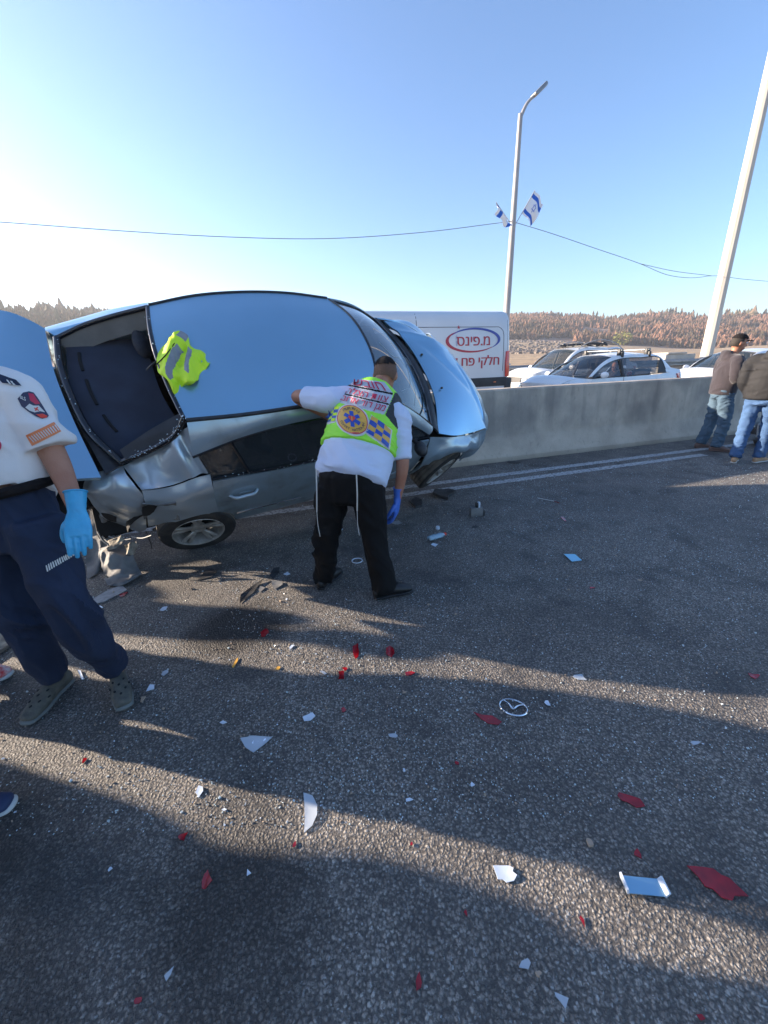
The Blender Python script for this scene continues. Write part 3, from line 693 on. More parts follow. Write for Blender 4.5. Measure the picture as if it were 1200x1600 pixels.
# windscreen and its black surround
cowl = [(1.03, .69, .985), (1.12, .35, 1.00), (1.155, 0, 1.005), (1.12, -.35, 1.00), (1.03, -.69, .985)]
hd2 = [(p[0] + .012, p[1] * .985, p[2] - .004) for p in header]
ws = coons([cowl[-1], (.72, -.61, 1.20), hd2[-1]], [cowl[0], (.72, .61, 1.20), hd2[0]], cowl[::-1], hd2[::-1], 30, 26)
uu = np.linspace(0, 1, 30)[:, None]; vv = np.linspace(0, 1, 26)[None, :]; ws[..., 2] += .02 * 4 * uu * (1 - uu) * 4 * vv * (1 - vv); ws[..., 0] += .02 * 4 * uu * (1 - uu) * 4 * vv * (1 - vv)
wso = cp('windscreen', shell(ws, .01), M['wshield'])
def on_ws(a, b, off=.004):
    i = a * 29; j = b * 25; i0 = int(min(i, 28)); j0 = int(min(j, 24)); fi = i - i0; fj = j - j0
    return V(ws[i0, j0] * (1 - fi) * (1 - fj) + ws[i0 + 1, j0] * fi * (1 - fj) + ws[i0, j0 + 1] * (1 - fi) * fj + ws[i0 + 1, j0 + 1] * fi * fj) + V((.6, 0, .8)) * off
for edge in ([on_ws(0.0, b) for b in np.linspace(0, 1, 14)], [on_ws(a, 0) for a in np.linspace(0, 1, 14)], [on_ws(a, 1) for a in np.linspace(0, 1, 14)], [on_ws(1, b) for b in np.linspace(0, 1, 14)]):
    cp('windscreen_seal', tube(edge, .011, 8), M['seal'], wso)
# cracks and the loose wire on the glass
for pts in ([(.35, .05), (.30, .2), (.36, .33), (.30, .46), (.33, .55)], [(.36, .33), (.5, .42), (.62, .40), (.8, .5)], [(.30, .46), (.18, .52), (.05, .5)], [(.36, .33), (.42, .2), (.6, .1)], [(.3, .46), (.45, .6), (.5, .8)]):
    cp('crack', tube([on_ws(a + random.uniform(-.01, .01), b, .0035) for a, b in pts], .0016, 4, 24), M['crumb'], wso)
cp('wiper_arm', tube([on_ws(.03, .24, .02), on_ws(.09, .10, .03), on_ws(.16, .04, .035)], .008, 6, 10), M['rubber'])
cp('hanging_wire', tube([Lc(603, 604, 2, 1.24), Lc(622, 620, 2, 1.19), Lc(640, 633, 2, 1.11), Lc(664, 637, 2, 1.04)], .0045, 6, 20), M['tape'])
# black cowl panel between glass and bonnet
cw0 = [(p[0] + .004, p[1] * 1.01, p[2] - .012) for p in cowl]
cw1 = [(1.10, .735, .955), (1.225, .37, .972), (1.27, 0, .978), (1.225, -.37, .972), (1.115, -.775, .935)]
cm = [((a[0] + b[0]) / 2, (a[1] + b[1]) / 2, (a[2] + b[2]) / 2 + .014) for a, b in zip(cw0, cw1)]
cowlo = cp('cowl_panel', shell(upsample([cw0, cm, cw1], 8, 50), .02), M['rubber'])
for k in range(0):
    y = -.6 + 1.2 * k / 17; xx = 1.19 - .2 * (abs(y) / .7) ** 2
    cp('vent_slot', box(xx - .02, xx + .02, y - .012, y + .012, .985 - .03 * (abs(y) / .7) ** 2, .997 - .03 * (abs(y) / .7) ** 2), M['dark'], cowlo)
# bonnet, buckled
def bon(p):
    x, y, z = p; d = .014 * math.sin(x * 6 + y * 3.2) * (.5 + .5 * math.sin(y * 4 - 1)) + .035 * math.exp(-((x - 1.72) ** 2 + (y - .28) ** 2 * 1.5) / .03)
    q = (x - 1.62) * .8 + (y - .02) * .6; d -= .030 * math.exp(-(q / .045) ** 2) * math.exp(-((x - 1.7) ** 2 + (y) ** 2) / .12)
    q2 = (x - 1.50) * .25 + (y - .40) * .97; d += .024 * math.exp(-(q2 / .05) ** 2); q3 = (x - 1.9) * .95 + y * .05; d -= .018 * math.exp(-(q3 / .03) ** 2) * (y < .1)
    return d
nose = [Lc(692, 546, 2, .855), Lc(716, 568, 2, .825), Lc(738, 600, 2, .79), Lc(753, 634, 2, .76), Lc(760, 668, 2, .735)]
hl = [Lc(600, 502, 2, .975), Lc(628, 504, 2, .965), Lc(648, 514, 2, .945), Lc(668, 530, 2, .91), Lc(692, 546, 2, .855)]
hr = [V((1.115, -.775, .94)), Lc(712, 680, 2, .885), Lc(736, 676, 2, .81), Lc(760, 668, 2, .735)]
bk = [(1.115, -.775, .94), (1.25, -.36, .985), (1.285, 0, .99), (1.25, .38, .985)] + [tuple(hl[0])]
bg = coons(bk, nose[::-1], hr, hl, 48, 48)
cr_ = np.linspace(0, 1, 48)
bg[..., 2] += .055 * (4 * cr_[:, None] * (1 - cr_[:, None])) ** .8 * (4 * cr_[None] * (1 - cr_[None])) ** .8
bo = cp('bonnet', shell(bg, .018, push=bon), M['paint'])
for (u, v) in ((658, 556), (689, 608)):
    p = Lc(u, v, 2, .995); cp('washer_jet', xf(ell((0, 0, 0), (.018, 0, 0), (0, .012, 0), (0, 0, .012), 6), Matrix.Translation(p + V((0, 0, .018)))), M['seal'], bo)
# left wing, front face, right wing
def Y(x, z):
    y = np.interp(z, [.15, .3, .55, .75, .92, 1.0, 1.4], [.79, .85, .872, .865, .825, .79, .56]); f = 1
    if x > 1.2: f = 1 - .14 * ((x - 1.2) / 1.0) ** 2
    if x < -1.2: f = 1 - .10 * ((x + 1.2) / .9) ** 2
    return y * f
def side_patch(name, c0, c1, d0, d1, s, m, nu=30, nv=22, par=car, flange=.014, **k):
    f = lambda C: [(p[0], 0, p[1]) for p in C]
    g = coons(f(c0), f(c1), f(d0), f(d1), nu, nv)
    for i in range(nu):
        for j in range(nv): g[i, j, 1] = s * Y(g[i, j, 0], g[i, j, 2])
    return cp(name, shell(g, flange, **k), m, par)
def arc(cx_, cz_, r, a0, a1, n=12): return [(cx_ + r * math.cos(math.radians(a0 + (a1 - a0) * i / (n - 1))), cz_ + r * math.sin(math.radians(a0 + (a1 - a0) * i / (n - 1)))) for i in range(n)]
def Y3(x, z, s): return (x, s * Y(x, z), z)
for s in (-1, 1):
    arch = [(.97, .22)] + [(1.34 + .36 * math.cos(math.radians(a)), .33 + .36 * math.sin(math.radians(a))) for a in (172, 150, 125, 100, 75, 50, 25, 4)] + [(1.74, .26)]
    bot = [Y3(x, z, s) for x, z in arch]
    top = ([tuple(p) for p in hr] if s < 0 else [tuple(p) for p in hl]); top = [(top[0][0], top[0][1] + s * .02, top[0][2] - .012)] + [(p[0], p[1] + s * .012, p[2] - .012) for p in top[1:]]
    top[0] = (1.0, s * .80, .93) if s > 0 else (1.0, -.80, .93)
    r0 = [bot[0], Y3(.97, .55, s), Y3(.975, .78, s), top[0]]; e = top[-1]
    r1 = [bot[-1], Y3(1.84, .42, s), (1.93, s * .76, .58), e]
    g = coons(bot, top, r0, r1, 46, 30)
    pv = np.linspace(0, 1, 30)[None, :]; g[..., 1] += s * (.05 if s < 0 else -.02) * np.sin(math.pi * pv); g[..., 2] -= (.03 if s > 0 else 0) * np.sin(math.pi * pv)
    cp('front_wing', shell(g, .014, noise_amp=.034 if s < 0 else .006, nscale=3.6, seed=2), M['paint_d'] if s < 0 else M['paint'])
    for x_ in (1.34, -1.30):
        lv_, lf_ = lathe([(.02, -.16), (.365, -.16), (.37, .11)], 36)
        cp('wheel_arch_liner', xf((lv_, [f for f in lf_ if all(lv_[i][2] > -.04 for i in f)]), Matrix.Translation((x_, s * .66, .33)) @ Matrix.Diagonal((1, -s, 1, 1)) @ Matrix.Diagonal((1, -1, 1, 1))), M['dark'])
# front face: bumper wraps from wing to wing
nz = [tuple(p) for p in nose]
f0 = [(nz[0][0], nz[0][1] + .02, nz[0][2] - .01)] + [(p[0] + .012, p[1], p[2] - .012) for p in nz[1:-1]] + [(nz[-1][0], nz[-1][1] - .012, nz[-1][2] - .012)]
def lev(z, out): return [(1.74 + .2 * (z > .3), .80, z), (2.02 + out, .55, z), (2.14 + out, .1, z), (2.12 + out, -.35, z), (2.03 + out, -.62, z), (1.82 + .06 * (z > .3), -.80, z)]
fb = upsample([cat_rom(f0, 12), cat_rom(lev(.60, .06), 12), cat_rom(lev(.45, .08), 12), cat_rom(lev(.27, .05), 12), cat_rom(lev(.18, -.02), 12)], 24, 40)
fbo = cp('front_bumper', shell(fb, .015, noise_amp=.02, nscale=3.5, seed=5), M['paint_d'])
cp('grille', shell(upsample([[(2.16, .3, .55), (2.225, 0, .56), (2.20, -.3, .55)], [(2.19, .32, .36), (2.235, 0, .36), (2.20, -.32, .36)]], 6, 12), .02), M['rubber'], fbo)
for s in ():
    hlmp = [[(1.93, s * .70, .735), (2.05, s * .52, .755)], [(1.99, s * .74, .60), (2.13, s * .50, .63)]]
    cp('headlamp', shell(upsample(hlmp, 6, 8) + np.array([.04, s * .02, 0]), .02), M['lamp'], fbo)
# doors of both sides
for s in (-1, 1):
    pm = M['paint_d'] if s < 0 else M['paint']
    fd = side_patch('front_door', [(.955, .22), (.45, .19), (-.075, .19)], [(.975, .925), (.45, .945), (-.075, .952)], [(.955, .22), (.962, .6), (.975, .925)], [(-.075, .19), (-.08, .6), (-.075, .952)], s, pm, noise_amp=.012 if s < 0 else 0, nscale=3, seed=1)
    rd = side_patch('rear_door', [(-.095, .19), (-.5, .185), (-.80, .20), (-.87, .36), (-.95, .50), (-1.0, .60)], [(-.095, .952), (-.5, .958), (-1.0, .975)], [(-.095, .19), (-.10, .6), (-.095, .952)], [(-1.0, .60), (-1.02, .75), (-1.0, .975)], s, pm, noise_amp=.006 if s < 0 else 0, nscale=2.5, seed=3)
    for d, x0 in ((fd, .13), (rd, -.83)):
        yy = s * (Y(x0, .80) + .004)
        cp('handle_recess', ell((x0 + .05, yy, .79), (.070, 0, 0), (0, .005, 0), (0, 0, .022), 8), pm, d)
        cp('handle', tube([(x0 - .07, yy - s * .005, .795), (x0 - .03, yy + s * .030, .802), (x0 + .05, yy + s * .034, .806), (x0 + .12, yy + s * .028, .806), (x0 + .15, yy - s * .002, .804)], [.012, .015, .015, .015, .010], 10, 18), M['paint_w'], d)
        cp('rubbing_strip', tube([Y3(x0 + q, .47, s) for q in (-.02, .25, .55)] if d is rd else [Y3(x0 + q, .47, s) for q in (-.15, .3, .75)], .010, 6, 12), M['chrome'], d)
    cp('sill', shell(np.array([[(x, s * (Y(x, z) - (.012 if z > .16 else .03)), z) for z in (.20, .165, .12, .09)] for x in np.linspace(.95, -.84, 20)]), .01), M['rubber'])
    # side glass: outline between window-top curve and belt
    a = cat_rom(mir(WT, s), 50); bel = cat_rom([(.985, s * .787, .93), (.45, s * .800, .955), (-.08, s * .80, .962), (-.55, s * .797, .968), (-1.06, s * .785, 1.0)], 50)
    def glass(i0, i1, nm, m):
        g = []
        for q in np.linspace(0, 1, 8): g.append(a[i0:i1 + 1] * (1 - q) * 1 + bel[i0:i1 + 1] * q - np.array([0, s * .012, 0]))
        return cp(nm, shell(np.array(g).transpose(1, 0, 2), .004), m)
    glass(1, 24, 'front_side_window', M['glass']); rw = glass(26, 48, 'rear_side_window', M['glass'])
    for nm, c in (('window_seal', a), ('window_seal', bel)):
        cp(nm, tube([tuple(p) for p in c], .010, 6), M['seal'])
    cp('pillar_trim', tube([tuple(a[25] + np.array([0, s * .002, 0])), tuple((a[25] + bel[25]) / 2 + np.array([0, s * .02, 0])), tuple(bel[25])], .026, 8, 10), M['seal'])
    cp('quarter_divider', tube([tuple(a[43]), tuple(bel[41])], .012, 8, 8), M['seal'], rw)
    if s < 0:  # crumbs of broken glass along the belt
        VS = []; 
        for _ in range(45):
            i = random.uniform(8, 46); p = bel[int(i)] + np.array([random.uniform(-.02, .02), -.004 - random.random() * .01, .006 + random.random() ** 2 * .05]); q = random.uniform(.0015, .004)
            VS.append(xf(box(-q, q, -q * .6, q * .6, -q, q), Matrix.Translation(p) @ cz(random.random() * 3) @ cx(random.random() * 3)))
        meta(cp('glass_crumbs', merge(*VS), M['crumb'], smooth=False), kind='stuff')
    # door mirror
    if s > 0: continue
    mi = cp('door_mirror', ell((.80, s * .92, .98), (.06, 0, 0), (0, .08, 0), (0, 0, .055), 10), M['rubber'])
    cp('mirror_arm', tube([(.80, s * .80, .95), (.80, s * .88, .97)], .022, 8), M['rubber'], mi)
# rear window opening: surround, lining, parcel shelf, seats
deck = [Lc(89, 528, 2, 1.09), Lc(93, 565, 2, 1.10), Lc(112, 622, 2, 1.10), Lc(146, 682, 2, 1.09), Lc(190, 722, 2, 1.055)]
deck = [tuple(p) for p in deck]
rh = [(p[0] - .012, p[1] * .985, p[2] - .004) for p in rheader]
cL = [rh[0], (-1.30, .545, 1.275), (-1.52, .585, 1.165), deck[0]]
cRr = [rh[-1], tuple(Lc(275, 678, 2, 1.27)), tuple(Lc(238, 702, 2, 1.17)), deck[-1]]
for e, r_ in ((deck, .024), (cL, .018), (cRr, .020), (rh, .016)):
    cp('rear_window_seal', tube(e, r_, 10, 30), M['seal'])
VS = []
for e, dens in ((cRr, 60), (deck, 18), (rh, 12)):
    c = cat_rom(e, 60)
    for _ in range(dens):
        p = c[min(59, int(abs(random.gauss(random.choice((8, 22, 47)), 6))))] + np.array([random.gauss(0, .012), random.gauss(0, .012), .018 + random.random() * .012]); q = random.uniform(.0015, .005)
        VS.append(xf(box(-q, q, -q * .6, q * .6, -q * .5, q * .5), Matrix.Translation(p) @ cz(random.random() * 3) @ cx(random.random() * 3)))
meta(cp('broken_glass_rim', merge(*VS), M['crumb'], smooth=False), kind='stuff')
# outer sheet metal around the opening
cLo = [(-1.07, .536, 1.362), (-1.32, .575, 1.27), (-1.54, .62, 1.16), tuple(Lc(70, 516, 2, 1.08))]
g = [];  A_ = cat_rom(cL, 26); B_ = cat_rom(cLo, 26)
for q in np.linspace(0, 1, 5): g.append(A_ * (1 - q) + B_ * q + np.array([0, .0, .012]) * math.sin(math.pi * q))
cp('rear_pillar', shell(np.array(g).transpose(1, 0, 2), .012), M['paint'])
lo2 = [(-1.04, .70, 1.185), (-1.30, .78, 1.08), (-1.6, .79, .98), (-1.78, .76, .93)]
C_ = cat_rom(lo2, 26); g = []
for q in np.linspace(0, 1, 8): g.append(B_ * (1 - q) + C_ * q + np.array([0, .03, .02]) * math.sin(math.pi * q))
cp('left_rear_quarter', shell(np.array(g).transpose(1, 0, 2), .012), M['paint'])
g = coons([(-1.02, .83, .60), (-.98, .845, .66), (-1.1, .85, .72), (-1.32, .845, .735), (-1.55, .83, .68), (-1.68, .80, .5), (-1.76, .76, .35)], [(-1.0, .79, .975), (-1.04, .785, 1.0), (-1.3, .80, 1.04), (-1.6, .79, .98), (-1.78, .76, .93)], [(-1.02, .83, .60), (-1.0, .79, .975)], [(-1.76, .76, .35), (-1.84, .76, .65), (-1.78, .76, .93)], 24, 14)
cp('left_rear_wing', shell(g, .012), M['paint'])
# inside the opening
g = coons([(-1.68, .57, 1.06), (-1.15, .56, 1.12)], [(-1.54, -.52, 1.03), (-1.02, -.57, 1.09)], [(-1.68, .57, 1.06), (-1.70, 0, 1.07), (-1.54, -.52, 1.03)], [(-1.15, .56, 1.12), (-1.15, 0, 1.10), (-1.02, -.55, 1.06)], 20, 26)
g[..., 2] -= .03 + .05 * np.linspace(0, 1, 20)[:, None]
ps = cp('parcel_shelf', shell(g, .03), M['shelf'])
SB_ = bvh_of(ps.data)
def shelfpt(u, v):
    h = SB_.ray_cast(OL, (WI.to_3x3() @ V(ray(u, v))).normalized(), 9)[0]
    return (h if h is not None else Lc(u, v, 2, 1.0)) + V((0, 0, -.018))
for (u0, v0, u1, v1) in ((124, 552, 130, 580), (135, 594, 152, 633), (162, 649, 183, 675)):
    a0 = shelfpt(u0, v0) + V((0, 0, .022)); a1 = shelfpt(u1, v1) + V((0, 0, .022)); cp('demister_slot', tube([a0, (a0 + a1) / 2 + V((-.005, 0, .003)), a1], .011, 6, 8), M['dark'], ps)
cp('shelf_crease', tube([shelfpt(172, 540) + V((0, 0, .012)), shelfpt(205, 610) + V((0, 0, .004)), shelfpt(232, 668) + V((0, 0, 0))], .0045, 6, 14), M['trim'], ps)
# lining of the pillars and roof edge seen through the opening
ii = [(p[0] + .04, p[1] * .88, p[2] - .12) for p in cL]
g = np.array([cat_rom(cL, 20) * (1 - q) + cat_rom(ii, 20) * q for q in np.linspace(0, 1, 6)]); cp('pillar_lining', shell(g, .01), M['trim'])
ii = [(p[0] + .05, p[1] * .93, p[2] - .12) for p in cRr]
g = np.array([cat_rom(cRr, 20) * (1 - q) + cat_rom(ii, 20) * q for q in np.linspace(0, 1, 6)]); cp('pillar_lining', shell(g, .01), M['rubber'])
cp('lining_flap', shell(upsample([[tuple(Lc(187, 703, 2, 1.12)), tuple(Lc(245, 665, 2, 1.22)), tuple(Lc(292, 640, 2, 1.30))], [tuple(Lc(196, 718, 2, 1.10)), tuple(Lc(250, 690, 2, 1.17)), tuple(Lc(304, 655, 2, 1.32))]], 8, 20), .006, noise_amp=.012, nscale=9), M['vblack'])
# closed cabin tub so that nothing shows through
def loop(z, k): return [(1.0, .62 * k, z), (.3, .70 * k, z), (-1.0, .66 * k, z), (-1.55, .5 * k, z), (-1.55, -.5 * k, z), (-1.0, -.66 * k, z), (.3, -.70 * k, z), (1.0, -.62 * k, z)]
L0, L1, L2 = loop(.22, 1.05), loop(.60, 1.12), loop(.93, 1.06)
vs = L0 + L1 + L2; fs = [(i + 8 * r, (i + 1) % 8 + 8 * r, (i + 1) % 8 + 8 * (r + 1), i + 8 * (r + 1)) for r in (0, 1) for i in range(8)] + [tuple(range(8))]
cp('cabin_tub', (vs, fs), M['dark'], smooth=False)
cp('headliner', shell(roof * np.array([.97, .93, 1]) - np.array([0.01, 0, .05]), .02), M['trim'])
cp('dashboard', box(.68, 1.0, -.62, .62, .62, .90, .05), M['vblack'])
def seat(x, y, wd=.46, back=True, top=1.02, head=1):
    s_ = cp('seat', fuse([loft([(x + .45, y, .50), (x, y, .46)], [(wd / 2, .07)] * 2, (0, 1, 0))], .02), M['seatc'])
    cp('backrest', fuse([loft([(x, y, .45), (x - .10, y, .75), (x - .17, y, top)], [(wd / 2, .07), (wd / 2, .065), (wd / 2 * .8, .05)], (0, 1, 0))], .02), M['seatc'], s_)
    if head: cp('headrest', fuse([loft([(x - .17, y, top + .05), (x - .19, y, top + .18)], [(.125, .05), (.115, .045)], (0, 1, 0))], .015), M['seatc'], s_)
seat(.0, -.36); seat(.0, .36); seat(-.85, -.30, .58, head=0, top=.99); seat(-.85, .32, .58, head=0, top=.99)
for y, uv in ((.33, (222, 538)), (-.36, (262, 662))):
    c = Lc(uv[0], uv[1], 2, 1.13) if y > 0 else V((-1.0, -.36, 1.10))
    cp('rear_headrest', fuse([ell(c, (.055, 0, .02), (0, .125, 0), (-.03, 0, .085), 10)], .015), M['seatc'])
    cp('headrest_post', tube([c - V((0, .04, .05)), c - V((0, .04, .2))], .007, 6), M['chrome'])
cp('steering_wheel', xf(tube([(.18 * math.cos(a), 0, .18 * math.sin(a)) for a in np.linspace(0, 2 * math.pi, 24, endpoint=False)], .015, 8, closed=True), Matrix.Translation((.55, .36, .88)) @ cz(math.pi / 2) @ cx(.4)), M['rubber'])

# crushed right rear quarter: control nets measured off the wreck, y is the depth towards the near side
def net(rows): return [[tuple(Lc(u, v, 1, y)) for u, v, y in r] for r in rows]
N1 = net([[(192, 728, -.535), (216, 717, -.545), (240, 705, -.55), (262, 689, -.545), (284, 673, -.545), (310, 657, -.54)],
          [(202, 741, -.60), (224, 732, -.615), (246, 722, -.618), (268, 704, -.614), (289, 694, -.61), (309, 681, -.60)],
          [(212, 754, -.665), (232, 747, -.685), (256, 738, -.69), (278, 724, -.69), (296, 716, -.685), (309, 709, -.68)],
          [(221, 765, -.745), (242, 763, -.765), (264, 759, -.775), (284, 753, -.775), (302, 745, -.77), (325, 740, -.785)]])
sgrid(N1, 44, 60, M['paint_w'], 'right_rear_pillar', push=lambda p: -.028 * math.exp(-(((p[0] + 1.13) + .35 * (p[2] - 1.25)) / .032) ** 2) + .016 * math.exp(-(((p[0] + 1.185) + .35 * (p[2] - 1.25)) / .034) ** 2))
N2 = net([[(222, 767, -.75), (243, 765, -.77), (265, 761, -.78), (285, 755, -.78), (305, 747, -.775), (328, 742, -.79)],
          [(226, 783, -.80), (246, 781, -.82), (268, 777, -.835), (288, 772, -.84), (309, 765, -.84), (332, 758, -.84)],
          [(229, 800, -.80), (248, 797, -.835), (270, 793, -.86), (290, 788, -.87), (311, 783, -.865), (336, 779, -.865)],
          [(232, 822, -.76), (250, 819, -.81), (272, 816, -.86), (292, 811, -.88), (315, 804, -.88), (343, 803, -.875)]])
rq = sgrid(N2, 40, 56, M['paint_w'], 'right_rear_wing', push=lambda p: .009 * noise.noise(V(p) * 6))
N3 = net([[(152, 737, -.47), (166, 732, -.50), (178, 729, -.52), (190, 728, -.54)],
          [(133, 752, -.52), (155, 746, -.56), (176, 742, -.60), (199, 743, -.62)],
          [(130, 766, -.56), (155, 763, -.64), (180, 762, -.68), (210, 757, -.68)],
          [(140, 785, -.60), (165, 783, -.68), (190, 785, -.73), (219, 772, -.75)],
          [(156, 803, -.60), (180, 806, -.68), (204, 812, -.73), (226, 797, -.77)],
          [(175, 817, -.58), (195, 825, -.65), (213, 832, -.70), (229, 826, -.74)]])
sgrid(N3, 48, 44, M['paint_w'], 'crushed_rear_corner', push=lambda p: .022 * (noise.noise(V(p) * 4.5 + V((1, 0, 4)))) - .012 * abs(noise.noise(V(p) * 9)))
N4 = net([[(222, 788, -.815), (236, 790, -.83), (255, 789, -.85), (275, 786, -.87)], [(222, 800, -.80), (236, 797, -.79), (255, 800, -.80), (277, 800, -.86)], [(225, 812, -.79), (240, 808, -.80), (258, 812, -.84), (280, 814, -.89)]])
sgrid(N4, 14, 24, M['plast'], 'torn_bumper_end', push=lambda p: .014 * noise.noise(V(p) * 14))
cp('tear_hole', shell(upsample(net([[(222, 793, -.835), (232, 789, -.85), (246, 791, -.865)], [(222, 806, -.83), (230, 806, -.845), (240, 800, -.865)]]), 8, 8), .003), M['dark'])
cp('spoiler_hole', shell(upsample(net([[(158, 802, -.69), (168, 803, -.70), (182, 808, -.72)], [(162, 808, -.68), (172, 814, -.69), (182, 816, -.70)]]), 6, 6), .003), M['dark'])
# boot lid, sprung up behind the opening
lidc = [[tuple(Lc(70, 513, 2, 1.105)), tuple(Lc(84, 578, 2, 1.12)), tuple(Lc(112, 650, 2, 1.12)), tuple(Lc(158, 746, 2, 1.075))],
        [tuple(Lc(40, 497, 2, 1.13)), tuple(Lc(35, 580, 2, 1.15)), tuple(Lc(60, 665, 2, 1.15)), tuple(Lc(120, 748, 2, 1.11))],
        [tuple(Lc(20, 489, 2, 1.14)), tuple(Lc(-30, 580, 2, 1.16)), tuple(Lc(0, 680, 2, 1.16)), tuple(Lc(70, 752, 2, 1.12))],
        [tuple(Lc(-60, 482, 2, 1.12)), tuple(Lc(-120, 590, 2, 1.13)), tuple(Lc(-70, 700, 2, 1.13)), tuple(Lc(20, 775, 2, 1.10))]]
lid = sgrid(lidc, 30, 40, M['paint'], 'boot_lid', .03)
lt = lidc[3]; lb = [(p[0] - .06, p[1] * .97, p[2] - .24) for p in lt]; lb2 = [(p[0] + .02, p[1] * .95, p[2] - .42) for p in lt]
cp('boot_lid_face', shell(upsample([lt, lb, lb2], 12, 30), .02), M['paint'], lid)
# gutter between lid and opening, boot opening, rear end
d2 = [tuple(Lc(u, v, 2, 1.045)) for u, v in ((72, 520), (88, 580), (116, 650), (165, 740))]
cp('deck_panel', shell(np.array([cat_rom([(p[0] - .005, p[1], p[2] - .03) for p in deck], 26) * (1 - q) + cat_rom(d2, 26) * q for q in np.linspace(0, 1, 5)]), .02), M['rubber'])
cp('boot_floor', box(-2.05, -1.5, -.55, .62, .50, .54), M['dark']); cp('boot_back', box(-2.12, -2.07, -.52, .66, .45, .98, .02), M['dark'])
cp('rear_bumper', shell(upsample([[(-1.78, .78, .62), (-2.12, .60, .64), (-2.22, 0, .66), (-2.10, -.42, .66)], [(-1.80, .80, .45), (-2.18, .62, .45), (-2.28, 0, .48), (-2.14, -.46, .50)], [(-1.80, .76, .25), (-2.12, .58, .26), (-2.20, 0, .28), (-2.08, -.42, .32)]], 16, 30), .02, noise_amp=.03, nscale=3), M['paint_d'])
for pts in ([(132, 745, -.5), (138, 755, -.52), (140, 765, -.5)], [(140, 742, -.5), (150, 748, -.53), (160, 742, -.5)], [(150, 735, -.45), (146, 748, -.5), (152, 756, -.52)]):
    cp('bent_bracket', tube([Lc(u, v, 1, y) for u, v, y in pts], .010, 6, 8), M['steel'])
# underside
cp('floor_pan', box(-1.9, 1.9, -.66, .70, .14, .20, .02), M['dark'])
for x in (-1.32, 1.34): cp('axle_beam', tube([(x, -.7, .26), (x, .7, .26)], .035, 8), M['steel'])
cp('exhaust', tube([(1.0, .1, .12), (0, .15, .11), (-1.2, .2, .12), (-1.9, .4, .2)], .03, 8, 20), M['steel'])
# wheels: the rear one pushed forward and up, the front one steered under the wing
wheel(car, (-1.165, -.805, .342), -1, r=.305, tilt=cz(-.08) @ cx(-.13), tread_m=M['tread'])
wheel(car, (1.42, -.79, .235), -1, r=.315, tilt=cz(.28), tread_m=M['tread'])
wheel(car, (-1.32, .78, .31), 1); wheel(car, (1.34, .78, .31), 1)
cp('hub_wires', merge(tube([Lc(228, 830, 1, -.7), Lc(236, 850, 1, -.75), Lc(238, 868, 1, -.78)], .004, 5, 8), tube([Lc(240, 828, 1, -.72), Lc(250, 822, 1, -.74), Lc(262, 828, 1, -.7)], .012, 6, 8)), M['dplast'])

